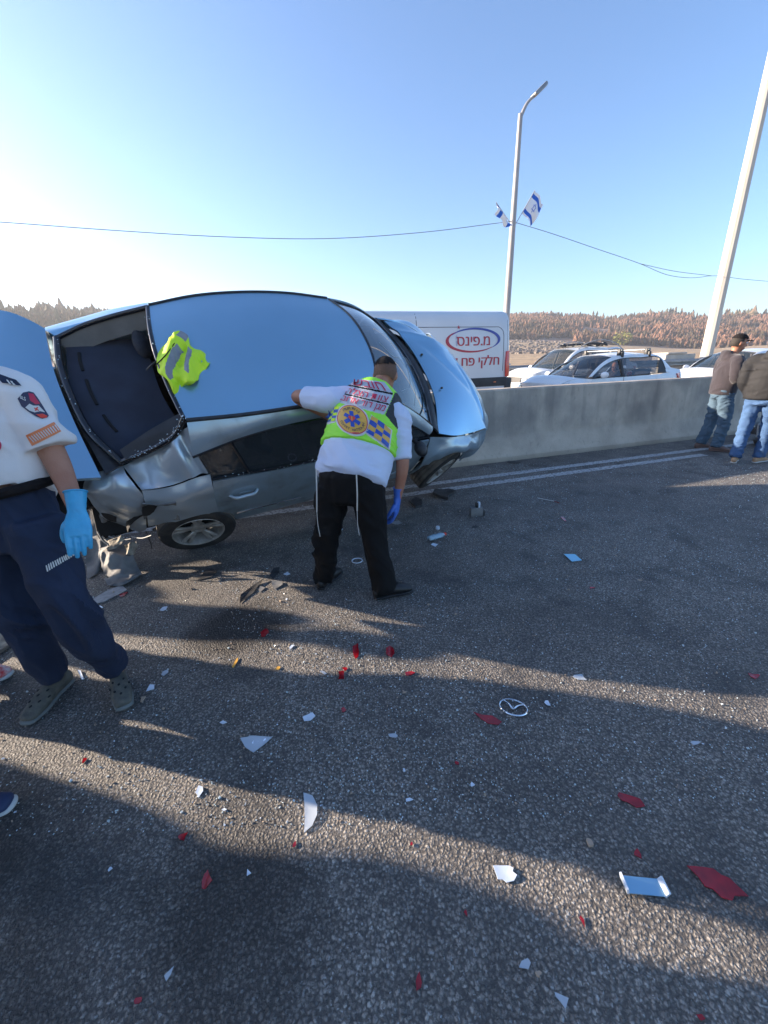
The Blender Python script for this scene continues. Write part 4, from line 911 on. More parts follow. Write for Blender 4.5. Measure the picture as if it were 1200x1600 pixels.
# ---------------------------------------------------------------- simple but complete road cars of the far carriageway
def road_car(name, label, mw, S, paint, group=None, plate=True, driver=True, rack=False):
    """S: dimensions; x forward, y left. Side shape by profile points, shared surface functions."""
    c = thing(name, label, 'car', mw, group)
    L, W, H = S['L'], S['W'], S['H']; xf_, xr = L / 2, -L / 2; bz = S['belt']; hz_ = S['hood']; cwx = S['cowl']; hx = S['head']; rx = S['rear_head']; bx = S['back']
    def P(nm, vf, m, par=c, **k): return add(nm, vf, m, par, True, **k)
    hw = W / 2
    def y_(x, z):
        y = hw * np.interp(z, [.2, .35, .6, .8, bz, bz + .06, H - .08], [.93, .975, 1, .99, .955, .92, .66])
        ff = 1 - .16 * max(0, (x - xf_ + .8) / .8) ** 2; fr = 1 - .12 * max(0, (xr + .6 - x) / .6) ** 2; return y * ff * fr
    cow = [(cwx, hw * .80, bz + .02), (cwx + .14, hw * .4, bz + .05), (cwx + .18, 0, bz + .055), (cwx + .14, -hw * .4, bz + .05), (cwx, -hw * .80, bz + .02)]
    hdr = [(hx, hw * .64, H - .075), (hx + .09, hw * .32, H - .03), (hx + .11, 0, H - .018), (hx + .09, -hw * .32, H - .03), (hx, -hw * .64, H - .075)]
    rhd = [(rx, hw * .62, H - .10), (rx - .05, hw * .3, H - .055), (rx - .06, 0, H - .045), (rx - .05, -hw * .3, H - .055), (rx, -hw * .62, H - .10)]
    smL = [hdr[0], ((hx + rx) / 2, hw * .68, H - .035), rhd[0]]; smR = mir(smL, -1)
    g = coons(smR[::-1], smL[::-1], rhd[::-1], hdr[::-1], 20, 16); q = np.linspace(0, 1, 20)[:, None]; r_ = np.linspace(0, 1, 16)[None]
    g[..., 2] += .012 * 16 * q * (1 - q) * r_ * (1 - r_); P('roof', shell(g, .02), paint)
    g = coons([cow[-1], hdr[-1]], [cow[0], hdr[0]], cow[::-1], hdr[::-1], 14, 14); q = np.linspace(0, 1, 14)[:, None]; r_ = np.linspace(0, 1, 14)[None]; g[..., 2] += .03 * 16 * q * (1 - q) * r_ * (1 - r_)
    P('windscreen', shell(g, .01), M['carglass'])
    nos = [(xf_ - .32, hw * .80, hz_ - .05), (xf_ - .08, hw * .42, hz_ - .03), (xf_ - .03, 0, hz_ - .02), (xf_ - .08, -hw * .42, hz_ - .03), (xf_ - .32, -hw * .80, hz_ - .05)]
    hdL = [cow[0], ((cwx + xf_) / 2, hw * .83, (bz + hz_) / 2 + .0), nos[0]]
    cow2 = [(p[0] + .05, p[1], p[2] - .015) for p in cow]; hdL[0] = cow2[0]
    g = coons(mir(hdL, -1), hdL, cow2[::-1], nos[::-1], 18, 16); q = np.linspace(0, 1, 18)[:, None]; r_ = np.linspace(0, 1, 16)[None]; g[..., 2] += .06 * 4 * q * (1 - q) * (4 * r_ * (1 - r_)) ** .6
    P('bonnet', shell(g, .02), paint)
    # front face
    lv = lambda z, o: [(xf_ - .55, hw * .96, z), (xf_ - .16 + o, hw * .72, z), (xf_ - .0 + o, 0, z), (xf_ - .16 + o, -hw * .72, z), (xf_ - .55, -hw * .96, z)]
    nn = [(p[0] + .01, p[1] * 1.02, p[2] - .01) for p in nos]
    fb_ = P('front_bumper', shell(upsample([nn, lv(hz_ - .2, -.03), lv(.5, 0), lv(.30, -.02), lv(.2, -.08)], 16, 24), .02), paint)
    P('grille', shell(upsample([[(xf_ - .06, .42, hz_ - .15), (xf_ + .015, 0, hz_ - .14), (xf_ - .06, -.42, hz_ - .15)], [(xf_ - .03, .40, hz_ - .30), (xf_ + .03, 0, hz_ - .30), (xf_ - .03, -.40, hz_ - .30)]], 6, 10), .03), M['vblack'], fb_)
    P('lower_grille', shell(upsample([[(xf_ - .04, .5, .42), (xf_ + .02, 0, .42), (xf_ - .04, -.5, .42)], [(xf_ - .07, .5, .30), (xf_ + .0, 0, .30), (xf_ - .07, -.5, .30)]], 5, 10), .03), M['vblack'], fb_)
    if plate: P('number_plate', box(xf_ + .035, xf_ + .045, -.26, .26, .50, .61), M['plate'], fb_)
    for s in (-1, 1):
        # three-quarter headlamp
        P('headlamp', shell(upsample([[(xf_ - .52, s * hw * .90, hz_ - .02), (xf_ - .26, s * hw * .80, hz_ - .06), (xf_ - .10, s * hw * .52, hz_ - .09)], [(xf_ - .44, s * hw * .95, hz_ - .13), (xf_ - .20, s * hw * .82, hz_ - .17), (xf_ - .05, s * hw * .54, hz_ - .19)]], 6, 10) + np.array([.02, s * .012, .004]), .02), M['lamp'])
        if S.get('fog'): P('fog_lamp', ell((xf_ - .12, s * hw * .74, .42), (.03, 0, 0), (0, .09, 0), (0, 0, .06), 6), M['vblack'], fb_)
        wf, wr = S['wf'], S['wr']; R_ = S['R'] + .05
        f2 = lambda C: [(p[0], s * y_(p[0], p[1]), p[1]) for p in C]
        def arch(x, a0, a1): return [(x + R_ * math.cos(math.radians(a)), S['R'] + R_ * math.sin(math.radians(a))) for a in np.linspace(a0, a1, 9)]
        def SP(nm, c0, c1, d0, d1, m, nu=18, nv=12, **k):
            g = coons([(p[0], 0, p[1]) for p in c0], [(p[0], 0, p[1]) for p in c1], [(p[0], 0, p[1]) for p in d0], [(p[0], 0, p[1]) for p in d1], nu, nv)
            for i in range(nu):
                for j in range(nv): g[i, j, 1] = s * y_(g[i, j, 0], g[i, j, 2])
            return P(nm, shell(g, .012), m, **k)
        ds = S['door1']; de = S['door2']; dm = (ds + de) / 2 + .05
        # front wing as 3-D patch
        bt = f2([(ds, .25)] + arch(wf, 172, 6) + [(wf + R_ + .02, .3)]); tp = [(ds, s * y_(ds, bz - .01), bz - .01)] + [(p[0], p[1] * s * (1.015 if 1 else 1), p[2] - .012) for p in hdL[1:]]
        tp = [tp[0], (cwx + .1, s * (hw * .86), bz + .0)] + tp[1:]
        g = coons(bt, tp, f2([(ds, .25), (ds, .6), (ds, bz - .01)]), [bt[-1], (xf_ - .45, s * hw * .93, .5), tp[-1]], 28, 14); g[..., 1] += s * .03 * np.sin(math.pi * np.linspace(0, 1, 14))[None]
        P('front_wing', shell(g, .012), paint)
        d_f = SP('front_door', [(ds - .01, .25), (dm + .01, .25)], [(ds - .01, bz - .01), (dm + .01, bz)], [(ds - .01, .25), (ds - .01, bz - .01)], [(dm + .01, .25), (dm + .01, bz)], paint)
        d_r = SP('rear_door', [(dm - .01, .25), (wr + R_ + .12, .25), (wr + R_ + .02, .45), (de, .62)], [(dm - .01, bz), (de, bz + .02)], [(dm - .01, .25), (dm - .01, bz)], [(de, .62), (de, bz + .02)], paint)
        for d, x0 in ((d_f, dm + .18), (d_r, de + .16)): P('handle', tube([(x0 - .07, s * (y_(x0, bz - .1) + .0), bz - .1), (x0, s * (y_(x0, bz - .1) + .03), bz - .095), (x0 + .09, s * (y_(x0, bz - .1) + .0), bz - .1)], .014, 8, 10), paint, d)
        SP('rear_wing', [(de - .01, .62)] + arch(wr, 55, 178) + [(xr + .12, .35)], [(de - .01, bz + .02), (xr + .35, bz + .05), (xr + .12, bz + .02)], [(de - .01, .62), (de - .01, bz + .02)], [(xr + .12, .35), (xr + .05, .7), (xr + .12, bz + .02)], paint, 26, 12)
        P('sill', shell(np.array([[(x, s * (y_(x, .25) - o_), z) for o_, z in ((.0, .24), (.02, .19), (.08, .16))] for x in np.linspace(ds, wr + R_ + .1, 12)]), .01), M['vblack'])
        # glass house side
        up = cat_rom([(cwx - .02, s * hw * .845, bz + .03), ((cwx + hx) / 2 + .03, s * hw * .765, (bz + H) / 2 + .02), (hx, s * hw * .665, H - .085), ((hx + rx) / 2, s * hw * .705, H - .05), (rx, s * hw * .645, H - .115), (bx, s * hw * .82, bz + .16)], 40)
        wt = cat_rom([(cwx - .10, s * hw * .90, bz + .04), ((cwx + hx) / 2 - .06, s * hw * .83, (bz + H) / 2 - .0), (hx - .10, s * hw * .745, H - .145), ((hx + rx) / 2, s * hw * .745, H - .115), (rx + .05, s * hw * .76, H - .20), (bx + .22, s * hw * .86, bz + .13)], 40)
        be = cat_rom([(cwx - .10, s * hw * .925, bz + .005), (dm, s * hw * .945, bz + .015), (bx + .22, s * hw * .90, bz + .06)], 40)
        P('cant_rail', shell(np.array([up * (1 - q) + wt * q + np.array([0, s * .012, .008]) * math.sin(math.pi * q) for q in np.linspace(0, 1, 5)]), .01), paint)
        nA = int(np.argmin(abs(wt[:, 0] - dm)))
        P('rear_quarter_pane', shell(np.array([wt[34:] * (1 - q) + be[34:] * q + np.array([0, s * .002, 0]) for q in np.linspace(0, 1, 6)]), .004), M['vblack'])
        for i0, i1, nm in ((0, nA - 1, 'front_side_window'), (nA + 1, 33, 'rear_side_window')):
            P(nm, shell(np.array([wt[i0:i1 + 1] * (1 - q) + be[i0:i1 + 1] * q - np.array([0, s * .01, 0]) for q in np.linspace(0, 1, 6)]), .004), M['carglass'])
        P('centre_pillar', tube([tuple(wt[nA]), tuple(be[nA])], .035, 8, 8), M['vblack'])
        P('window_trim', tube([tuple(p) for p in wt], .010, 6), M['vblack']); P('window_trim', tube([tuple(p) for p in be], .010, 6), M['vblack'])
        g = coons([tuple(up[-1]), tuple(wt[-1]), tuple(be[-1])], [(xr + .10, s * hw * .80, bz + .10), (xr + .11, s * hw * .86, bz + .03)], [tuple(up[-1]), (xr + .10, s * hw * .80, bz + .10)], [tuple(be[-1]), (xr + .11, s * hw * .86, bz + .03)], 8, 8)
        P('rear_shoulder', shell(g, .01), paint)
        tl = P('tail_lamp', shell(upsample([[(xr + .36, s * (y_(xr + .36, bz) + .004), bz + .02), (xr + .14, s * hw * .83, bz + .03), (xr + .04, s * hw * .62, bz + .02)], [(xr + .28, s * (y_(xr + .3, .8) + .004), bz - .14), (xr + .10, s * hw * .86, bz - .15), (xr + .02, s * hw * .64, bz - .15)]], 6, 8) + np.array([-.012, s * .012, 0]), .02), M['vred'])
        mi = P('door_mirror', ell((ds - .22, s * (hw + .10), bz + .07), (.055, 0, 0), (0, .11, 0), (0, 0, .075), 8), paint)
        P('mirror_arm', tube([(ds - .20, s * hw * .92, bz + .02), (ds - .22, s * (hw + .04), bz + .05)], .02, 6), M['vblack'], mi)
        wheel(c, (wf, s * (hw - .11), S['R']), s, r=S['R'], wd=.2); wheel(c, (wr, s * (hw - .11), S['R']), s, r=S['R'], wd=.2)
        if S.get('rails'):
            P('roof_rail', tube([(hx - .1, s * hw * .64, H - .05), (hx - .2, s * hw * .65, H + .02), (rx + .2, s * hw * .65, H + .01), (rx + .05, s * hw * .63, H - .08)], .016, 8, 20), M['polem'])
    # back
    bk0 = [(rx - .03, hw * .60, H - .12), (rx - .08, 0, H - .07), (rx - .03, -hw * .60, H - .12)]; bk1 = [(bx - .08, hw * .78, bz + .14), (bx - .16, 0, bz + .14), (bx - .08, -hw * .78, bz + .14)]
    P('rear_window', shell(upsample([bk0, bk1], 8, 14), .01), M['carglass'])
    P('tailgate', shell(upsample([bk1, [(xr + .06, hw * .78, bz + .0), (xr - .0, 0, bz), (xr + .06, -hw * .78, bz + .0)], [(xr + .03, hw * .80, .6), (xr - .02, 0, .6), (xr + .03, -hw * .80, .6)]], 10, 14), .02), paint)
    P('rear_bumper', shell(upsample([[(xr + .3, hw * .93, .6), (xr + .0, hw * .7, .6), (xr - .03, 0, .6), (xr + .0, -hw * .7, .6), (xr + .3, -hw * .93, .6)], [(xr + .3, hw * .92, .3), (xr + .03, hw * .7, .3), (xr, 0, .28), (xr + .03, -hw * .7, .3), (xr + .3, -hw * .92, .3)]], 8, 20), .02), paint)
    P('floor_pan', box(xr + .1, xf_ - .2, -hw * .8, hw * .8, .2, .26), M['dark'])
    P('dashboard', box(cwx - .45, cwx, -hw * .76, hw * .76, .6, bz - .02, .04), M['vblack'])
    for y in (-.36, .36):
        P('seat', merge(loft([(dm + .25, y, .52), (dm - .1, y, .48)], [(.22, .07)] * 2, (0, 1, 0)), loft([(dm - .1, y, .5), (dm - .22, y, bz + .10)], [(.22, .06), (.19, .05)], (0, 1, 0)), loft([(dm - .22, y, bz + .17), (dm - .24, y, bz + .30)], [(.12, .045)] * 2, (0, 1, 0))), M['seatc'])
        P('rear_seat', loft([(dm - .95, y, .5), (dm - 1.1, y, bz + .12)], [(.28, .07), (.26, .06)], (0, 1, 0)), M['seatc'])
    if rack:
        for x in (hx - .28, rx + .45):
            P('rack_bar', box(x - .035, x + .035, -hw * .70, hw * .70, H + .055, H + .085, .012), M['steel'])
            for s in (-1, 1):
                P('rack_foot', box(x - .06, x + .06, s * hw * .62 - .05, s * hw * .62 + .05, H - .07, H + .105, .025), M['rubber'])
                P('rack_clamp', box(x - .035, x + .035, s * hw * .70 - .03, s * hw * .70 + .03, H - .10, H + .03, .015), M['rubber'])
    return c
def face_left(s, t): return Matrix([[-RD.x, -RN.x, 0, ST(s, t).x], [-RD.y, -RN.y, 0, ST(s, t).y], [0, 0, 1, 0], [0, 0, 0, 1]])
HATCH = dict(L=4.16, W=1.75, H=1.54, belt=1.0, hood=.95, cowl=1.02, head=.22, rear_head=-1.38, back=-1.62, wf=1.26, wr=-1.26, R=.31, door1=.98, door2=-1.05)
hatch = road_car('hatchback', 'white hatchback with black footed roof bars just behind the barrier', face_left(8.72, 8.70), HATCH, M['white'], rack=True)
SUV = dict(L=4.55, W=1.82, H=1.77, belt=1.12, hood=1.08, cowl=1.05, head=.35, rear_head=-1.65, back=-1.85, wf=1.38, wr=-1.32, R=.36, door1=1.02, door2=-1.15, rails=True, fog=True)
suv = road_car('suv', 'white SUV with roof rails and yellow plate beyond the white hatchback', face_left(10.6, 11.85), SUV, M['white'])
c3 = road_car('hatchback', 'white car half hidden behind the man in the purple grey hoodie', face_left(14.15, 8.85), dict(HATCH, H=1.53), M['white'])
# upturned ski carriers on the SUV roof
sk = thing('roof_carrier', 'black folded roof carrier strapped on top of the white SUV', 'roof carrier', face_left(10.6, 11.85) @ Matrix.Translation((0, 0, .055)))
for y in (-.45, -.1, .3, .55):
    add('carrier_arm', tube([(-.9, y, 1.80), (-.2, y + .05, 1.83), (.1, y, 1.80)], .028, 8, 12), M['rubber'], sk, True)
for x in (-.85, -.1): add('cross_bar', box(x - .03, x + .03, -.66, .66, 1.745, 1.785, .01), M['rubber'], sk, True)
for x, y in ((-.85, -.5), (-.85, .5), (-.1, -.5), (-.1, .5), (-.5, .1)): add('clamp', box(x - .07, x + .07, y - .05, y + .05, 1.775, 1.87, .02), M['rubber'], sk, True)

# ---------------------------------------------------------------- panel van
VM = face_left(2.72, 9.22)
van = thing('panel_van', 'white high roof panel van with red and blue oval logo on its side', 'van', VM)
def vp(nm, vf, m, par=van, **k): return add(nm, vf, m, par, True, **k)
VL = 5.95
def vsec(x, n=30):
    """half section from floor over the side to the roof centre at station x"""
    hw = 1.02; f = 1.0; top = 2.50; 
    if x > 1.4: top = np.interp(x, [1.4, 1.9, 2.4, 2.75, 2.975], [2.50, 2.36, 1.62, 1.28, .95])
    if x > 1.9: f = 1 - .16 * ((x - 1.9) / 1.07) ** 2
    if x < -2.75: f = 1 - .035 * ((-2.75 - x) / .22) ** 2
    z = [.34, .50, .95, 1.12, 1.5]; y = [.97, 1.0, 1.0, .995, .985]
    if top > 2.0: z += [1.9, 2.15, top - .16, top - .05, top, top + .015]; y += [.96, .925, .885, .79, .60, 0]
    else: z = [.34, .50, .5 + (top - .5) * .5, top - .12, top - .06, top - .02, top, top + .02, top + .03, top + .035, top + .04]; y = [.97, 1.0, .99, .95, .9, .8, .7, .55, .4, .2, 0]
    return [(x, hw * f * yy, zz) for yy, zz in zip(y, z)]
xs = [-2.97, -2.94, -2.88, -2.7, -2.3, -1.7, -1.0, -.3, .4, 1.0, 1.4, 1.65, 1.9, 2.15, 2.4, 2.6, 2.75, 2.9, 2.975]
half = np.array([cat_rom(vsec(x), 34) for x in xs]); 
half[0, :, 1] *= .965; half[0, :, 2] -= .02 * (half[0, :, 2] > 2.2); half[1, :, 1] *= .985
full = np.concatenate([half, (half * [1, -1, 1])[:, ::-1][:, 1:]], axis=1)
body = vp('body', shell(full, .03, centre=(0, 0, 1)), M['vanw'])
vp('rear_doors', (([tuple(p) for p in full[0]]), [tuple(range(full.shape[1]))]), M['vanw'], smooth=False)
vp('front_face', (([tuple(p) for p in full[-1]]), [tuple(range(full.shape[1]))]), M['vblack'], smooth=False)
def vy(z): return np.interp(z, [.34, .5, .95, 1.12, 1.5, 1.9, 2.15, 2.34], [.989, 1.02, 1.02, 1.015, 1.005, .98, .945, .905])
VB = bvh_of(body.data)
def vline(pts, r=.006, m='vblack', nm='panel_groove', s=1, up=True):
    P_ = []
    for x, z in pts:
        h = VB.ray_cast(V((x, s * 1.6, z)), V((0, -s, 0)), 2)[0]; P_.append(h if h is not None else V((x, s * vy(z), z)))
    vp(nm, tube(P_, r, 6), M[m], body)
for s in (-1, 1):
    vline([(-.72, z) for z in np.linspace(.5, 2.42, 24)], s=s)
    vline([(.62, z) for z in np.linspace(.5, 2.42, 24)], s=s)
    vline([(-.72 - .02 + x, 2.16) for x in np.linspace(0, -1.92, 16)] + [(-2.72, 2.13), (-2.77, 2.08)] + [(-2.79, z) for z in np.linspace(2.0, 1.25, 10)], s=s)
    vline([(-2.90, z) for z in np.linspace(2.3, 1.2, 12)], .004, s=s)
    # black protective strip low on the side, and rear corner
    vp('rubbing_strip', shell(np.array([[(x, s * (1.026 + (.004 if .6 < z < 1.1 else 0)), z) for z in (.93, .96, 1.03, 1.09, 1.12)] for x in np.linspace(-2.88, 1.0, 12)]), .02), M['vblack'])
    vp('rear_corner_bumper', box(-3.03, -2.86, s * 1.045 if s < 0 else .80, -.80 if s < 0 else 1.045, .45, 1.10, .03), M['vblack'])
    vp('marker_lamp', box(-2.62, -2.56, s * 1.027 if s > 0 else -1.036, s * 1.036 if s > 0 else -1.027, 1.01, 1.03), M['orange'])
    tl = vp('tail_lamp', shell(upsample([[(-2.86, s * 1.01, 1.66), (-2.93, s * 1.0, 1.67), (-3.0, s * .92, 1.66)], [(-2.85, s * 1.035, 1.4), (-2.93, s * 1.025, 1.4), (-3.01, s * .93, 1.4)], [(-2.86, s * 1.04, 1.13), (-2.94, s * 1.03, 1.13), (-3.02, s * .94, 1.13)]], 12, 8), .03), M['vred'])
    vp('lamp_lens', box(-2.985, -2.93, s * 1.008 if s > 0 else -1.020, s * 1.020 if s > 0 else -1.008, 1.36, 1.40), M['lamp'], tl)
    vp('cab_window', shell(np.array([[(x, s * (vy(z) + .004), z) for z in np.linspace(1.25, 1.25 + (.68 if x < 1.6 else .68 - (x - 1.6) * .8), 6)] for x in np.linspace(.80, 1.95, 10)]), .01), M['glass'])
    wheel(van, (2.0, s * .90, .34), s, r=.34, wd=.22); wheel(van, (-1.75, s * .90, .34), s, r=.34, wd=.22)
vp('windscreen', shell(upsample([[(1.93, .78, 2.25), (2.0, 0, 2.33), (1.93, -.78, 2.25)], [(2.46, .84, 1.52), (2.56, 0, 1.58), (2.46, -.84, 1.52)]], 10, 14), .01), M['glass'])
vp('front_bumper', box(2.75, 3.02, -.92, .92, .32, .75, .08), M['vblack'])
vp('underbody', box(-2.8, 2.7, -.85, .85, .25, .36), M['dark'])
# lettering and oval logo on the near (left) side
SB = VB
LF = frame(VM @ V((-2.0, 1.03, 1.89)), -(VM.to_3x3() @ V((1, 0, 0))), (0, 0, 1))   # reads left to right for a viewer at the barrier
bw = bvh_of(body.data, VM)
def vd(nm, vf2, m, bold=0): return add(nm, merge(*[decal(([(x + dx, y) for x, y in vf2[0]], vf2[1]), LF, bw, .006 + .0007 * k, .05) for k, dx in enumerate((0, bold, -bold) if bold else (0,))]), m, van)
def crescent(r, ey, a0, a1, w0, tilt=0, cx_=0, cy_=0, n=40):
    vs, fs = [], []
    for j in range(n + 1):
        t_ = j / n; th = a0 + (a1 - a0) * t_; w_ = w0 * math.sin(math.pi * min(1, max(0, t_)) ) ** .7 + .004
        for q in (-.5, 0, .5):
            x = (r + w_ * q) * math.cos(th); y = (r + w_ * q * 1.3) * math.sin(th) * ey; vs.append((cx_ + x * math.cos(tilt) - y * math.sin(tilt), cy_ + x * math.sin(tilt) + y * math.cos(tilt)))
    for j in range(n):
        for q in (0, 1): fs.append((3 * j + q, 3 * j + 3 + q, 3 * j + 4 + q, 3 * j + 1 + q))
    return vs, fs
R2 = math.radians
lcx = 0.0
vd('logo_red_arc', crescent(.60, .37, R2(125), R2(325), .085, cx_=0.0), M['lred'])
vd('logo_blue_arc', crescent(.60, .37, R2(155), R2(-48), .085, cx_=.06, cy_=.015), M['lblue'])
star = ([(-.32 + .045 * math.cos(R2(90 + 36 * k)) * (1 if k % 2 == 0 else .42), .265 + .045 * math.sin(R2(90 + 36 * k)) * (1 if k % 2 == 0 else .42)) for k in range(10)], [tuple(range(10))])
vd('logo_star', star, M['lred'])
tm = text_mesh('מ.פינס', .30, 0, True); vd('logo_name', ([(x + .03, y - .01) for x, y in tm[0]], tm[1]), M['lred'], .005)
tm = text_mesh('חב׳ לפח', .06, .0, True); vd('logo_small_print', ([(-.38 - y, x) for x, y in tm[0]], tm[1]), M['lblue'])
tm = text_mesh('חלקי פח לרכב', .27, 0, True); vd('lettering', ([(x - .12, y - .435) for x, y in tm[0]], tm[1]), M['lred'], .007)

# ================================================================== PEOPLE
def foot(an, toe, m, sole_m, par, h=.075, local_n='shoe', holes=False):
    """shoe from ankle joint an towards toe point (on the ground plane z=an.z-.09)"""
    an = V(an); g = an.z - .085; d = V((toe[0] - an.x, toe[1] - an.y, 0)).normalized(); s = V((-d.y, d.x, 0))
    heel = V((an.x, an.y, g)) - d * .055; L = .275
    up = fuse([loft([heel + V((0, 0, .045)), heel + d * .09 + V((0, 0, .055)), heel + d * .17 + V((0, 0, .045)), heel + d * (L - .035) + V((0, 0, .033))], [(.034, .040), (.037, .044), (.046, .036), (.038, .022)], s, cap=.8),
               loft([heel + d * .055 + V((0, 0, .05)), heel + d * .05 + V((0, 0, .125))], [(.036, .045), (.034, .042)], s)], .007, 3)
    o = add(local_n, up, m, par)
    sv = fuse([loft([heel + V((0, 0, .014)), heel + d * .1 + V((0, 0, .014)), heel + d * .18 + V((0, 0, .014)), heel + d * (L - .03) + V((0, 0, .016))], [(.038, .014), (.036, .014), (.049, .014), (.040, .014)], s, cap=1.6)], .007, 2)
    add('sole', sv, sole_m, o)
    if holes:
        for k, (a, b) in enumerate(((.10, .0), (.13, .022), (.13, -.022), (.16, 0), (.185, .022), (.185, -.022), (.21, 0), (.15, .038), (.15, -.038))):
            bb = bvh_of(o.data, PM[o.name]); h = bb.ray_cast(heel + d * a + s * b + V((0, 0, .3)), V((0, 0, -1)))[0]
            if h: add('vent_hole', ell(h, d * .009, s * .006, V((0, 0, .003)), 5), M['dark'], o)
    else:
        add('lace', merge(*[tube([heel + d * (.115 + .018 * k) - s * .02 + V((0, 0, .098 - .009 * k)), heel + d * (.12 + .018 * k) + V((0, 0, .106 - .009 * k)), heel + d * (.115 + .018 * k) + s * .02 + V((0, 0, .098 - .009 * k))], .003, 5, 6) for k in range(4)]), sole_m, o)
    return o
def hand(name, wr, dirv, palm_n, thumb, m, par, curl=.35, sc=1.0, cuff=False, voxel=.0032, spread=.0):
    """dirv: wrist to knuckles; palm_n: the way the palm faces; thumb: side of the thumb"""
    d = V(dirv).normalized(); n = V(palm_n); n = (n - d * n.dot(d)).normalized(); t = V(thumb); t = (t - d * t.dot(d) - n * t.dot(n)).normalized()
    wr = V(wr); P_ = []
    P_.append(loft([wr, wr + d * .035 * sc, wr + d * .075 * sc, wr + d * .093 * sc], [(.027 * sc, .020 * sc), (.037 * sc, .017 * sc), (.042 * sc, .014 * sc), (.039 * sc, .011 * sc)], t, cap=.5))
    for k, (off, L) in enumerate(((.032, .072), (.011, .082), (-.011, .077), (-.031, .060))):
        b = wr + d * (.084 - .004 * (k == 3)) * sc + t * off * sc; a = 0; pts = [b - d * .02 * sc, b]; c = V(b)
        for j, f in enumerate((.45, .32, .25)):
            a += curl * (1 + .15 * k) * (1.0 if j else .7); dd = (d * math.cos(a) + n * math.sin(a) + t * spread * (1.5 - k) * .12).normalized(); c = c + dd * L * f * sc; pts.append(V(c))
        P_.append(loft(pts, [.0098 * sc, .0095 * sc, .0090 * sc, .0084 * sc, .0070 * sc], t, n=10, k=10, cap=.9))
    b = wr + d * .026 * sc + t * .020 * sc
    P_.append(loft([b - t * .01, b + (d * .78 + t * .52 + n * .35).normalized() * .035 * sc, b + (d * .78 + t * .52 + n * .35).normalized() * .035 * sc + (d * .85 + t * .25 + n * .45).normalized() * .032 * sc, b + (d * .78 + t * .52 + n * .35).normalized() * .035 * sc + (d * .85 + t * .25 + n * .45).normalized() * .032 * sc + (d * .9 + n * .45 - t * .05).normalized() * .024 * sc], [.014 * sc, .0125 * sc, .0105 * sc, .0085 * sc], n, n=10, k=10, cap=.9))
    if cuff: P_.append(loft([wr - d * .07, wr - d * .03, wr + d * .01], [(.036, .034), (.032, .028), (.029, .022)], t, cap=.05))
    me = fuse(P_, voxel, 2, .4)
    if cuff: wrinkle(me, .0022, 45, seed=3)
    o = add(name, me, m, par)
    if cuff: add('cuff_roll', tube([wr - d * .07 + (t * math.cos(a) * .0365 + n * math.sin(a) * .0345) for a in np.linspace(0, 2 * math.pi, 20, endpoint=False)], .0035, 6, closed=True), m, o)
    return o
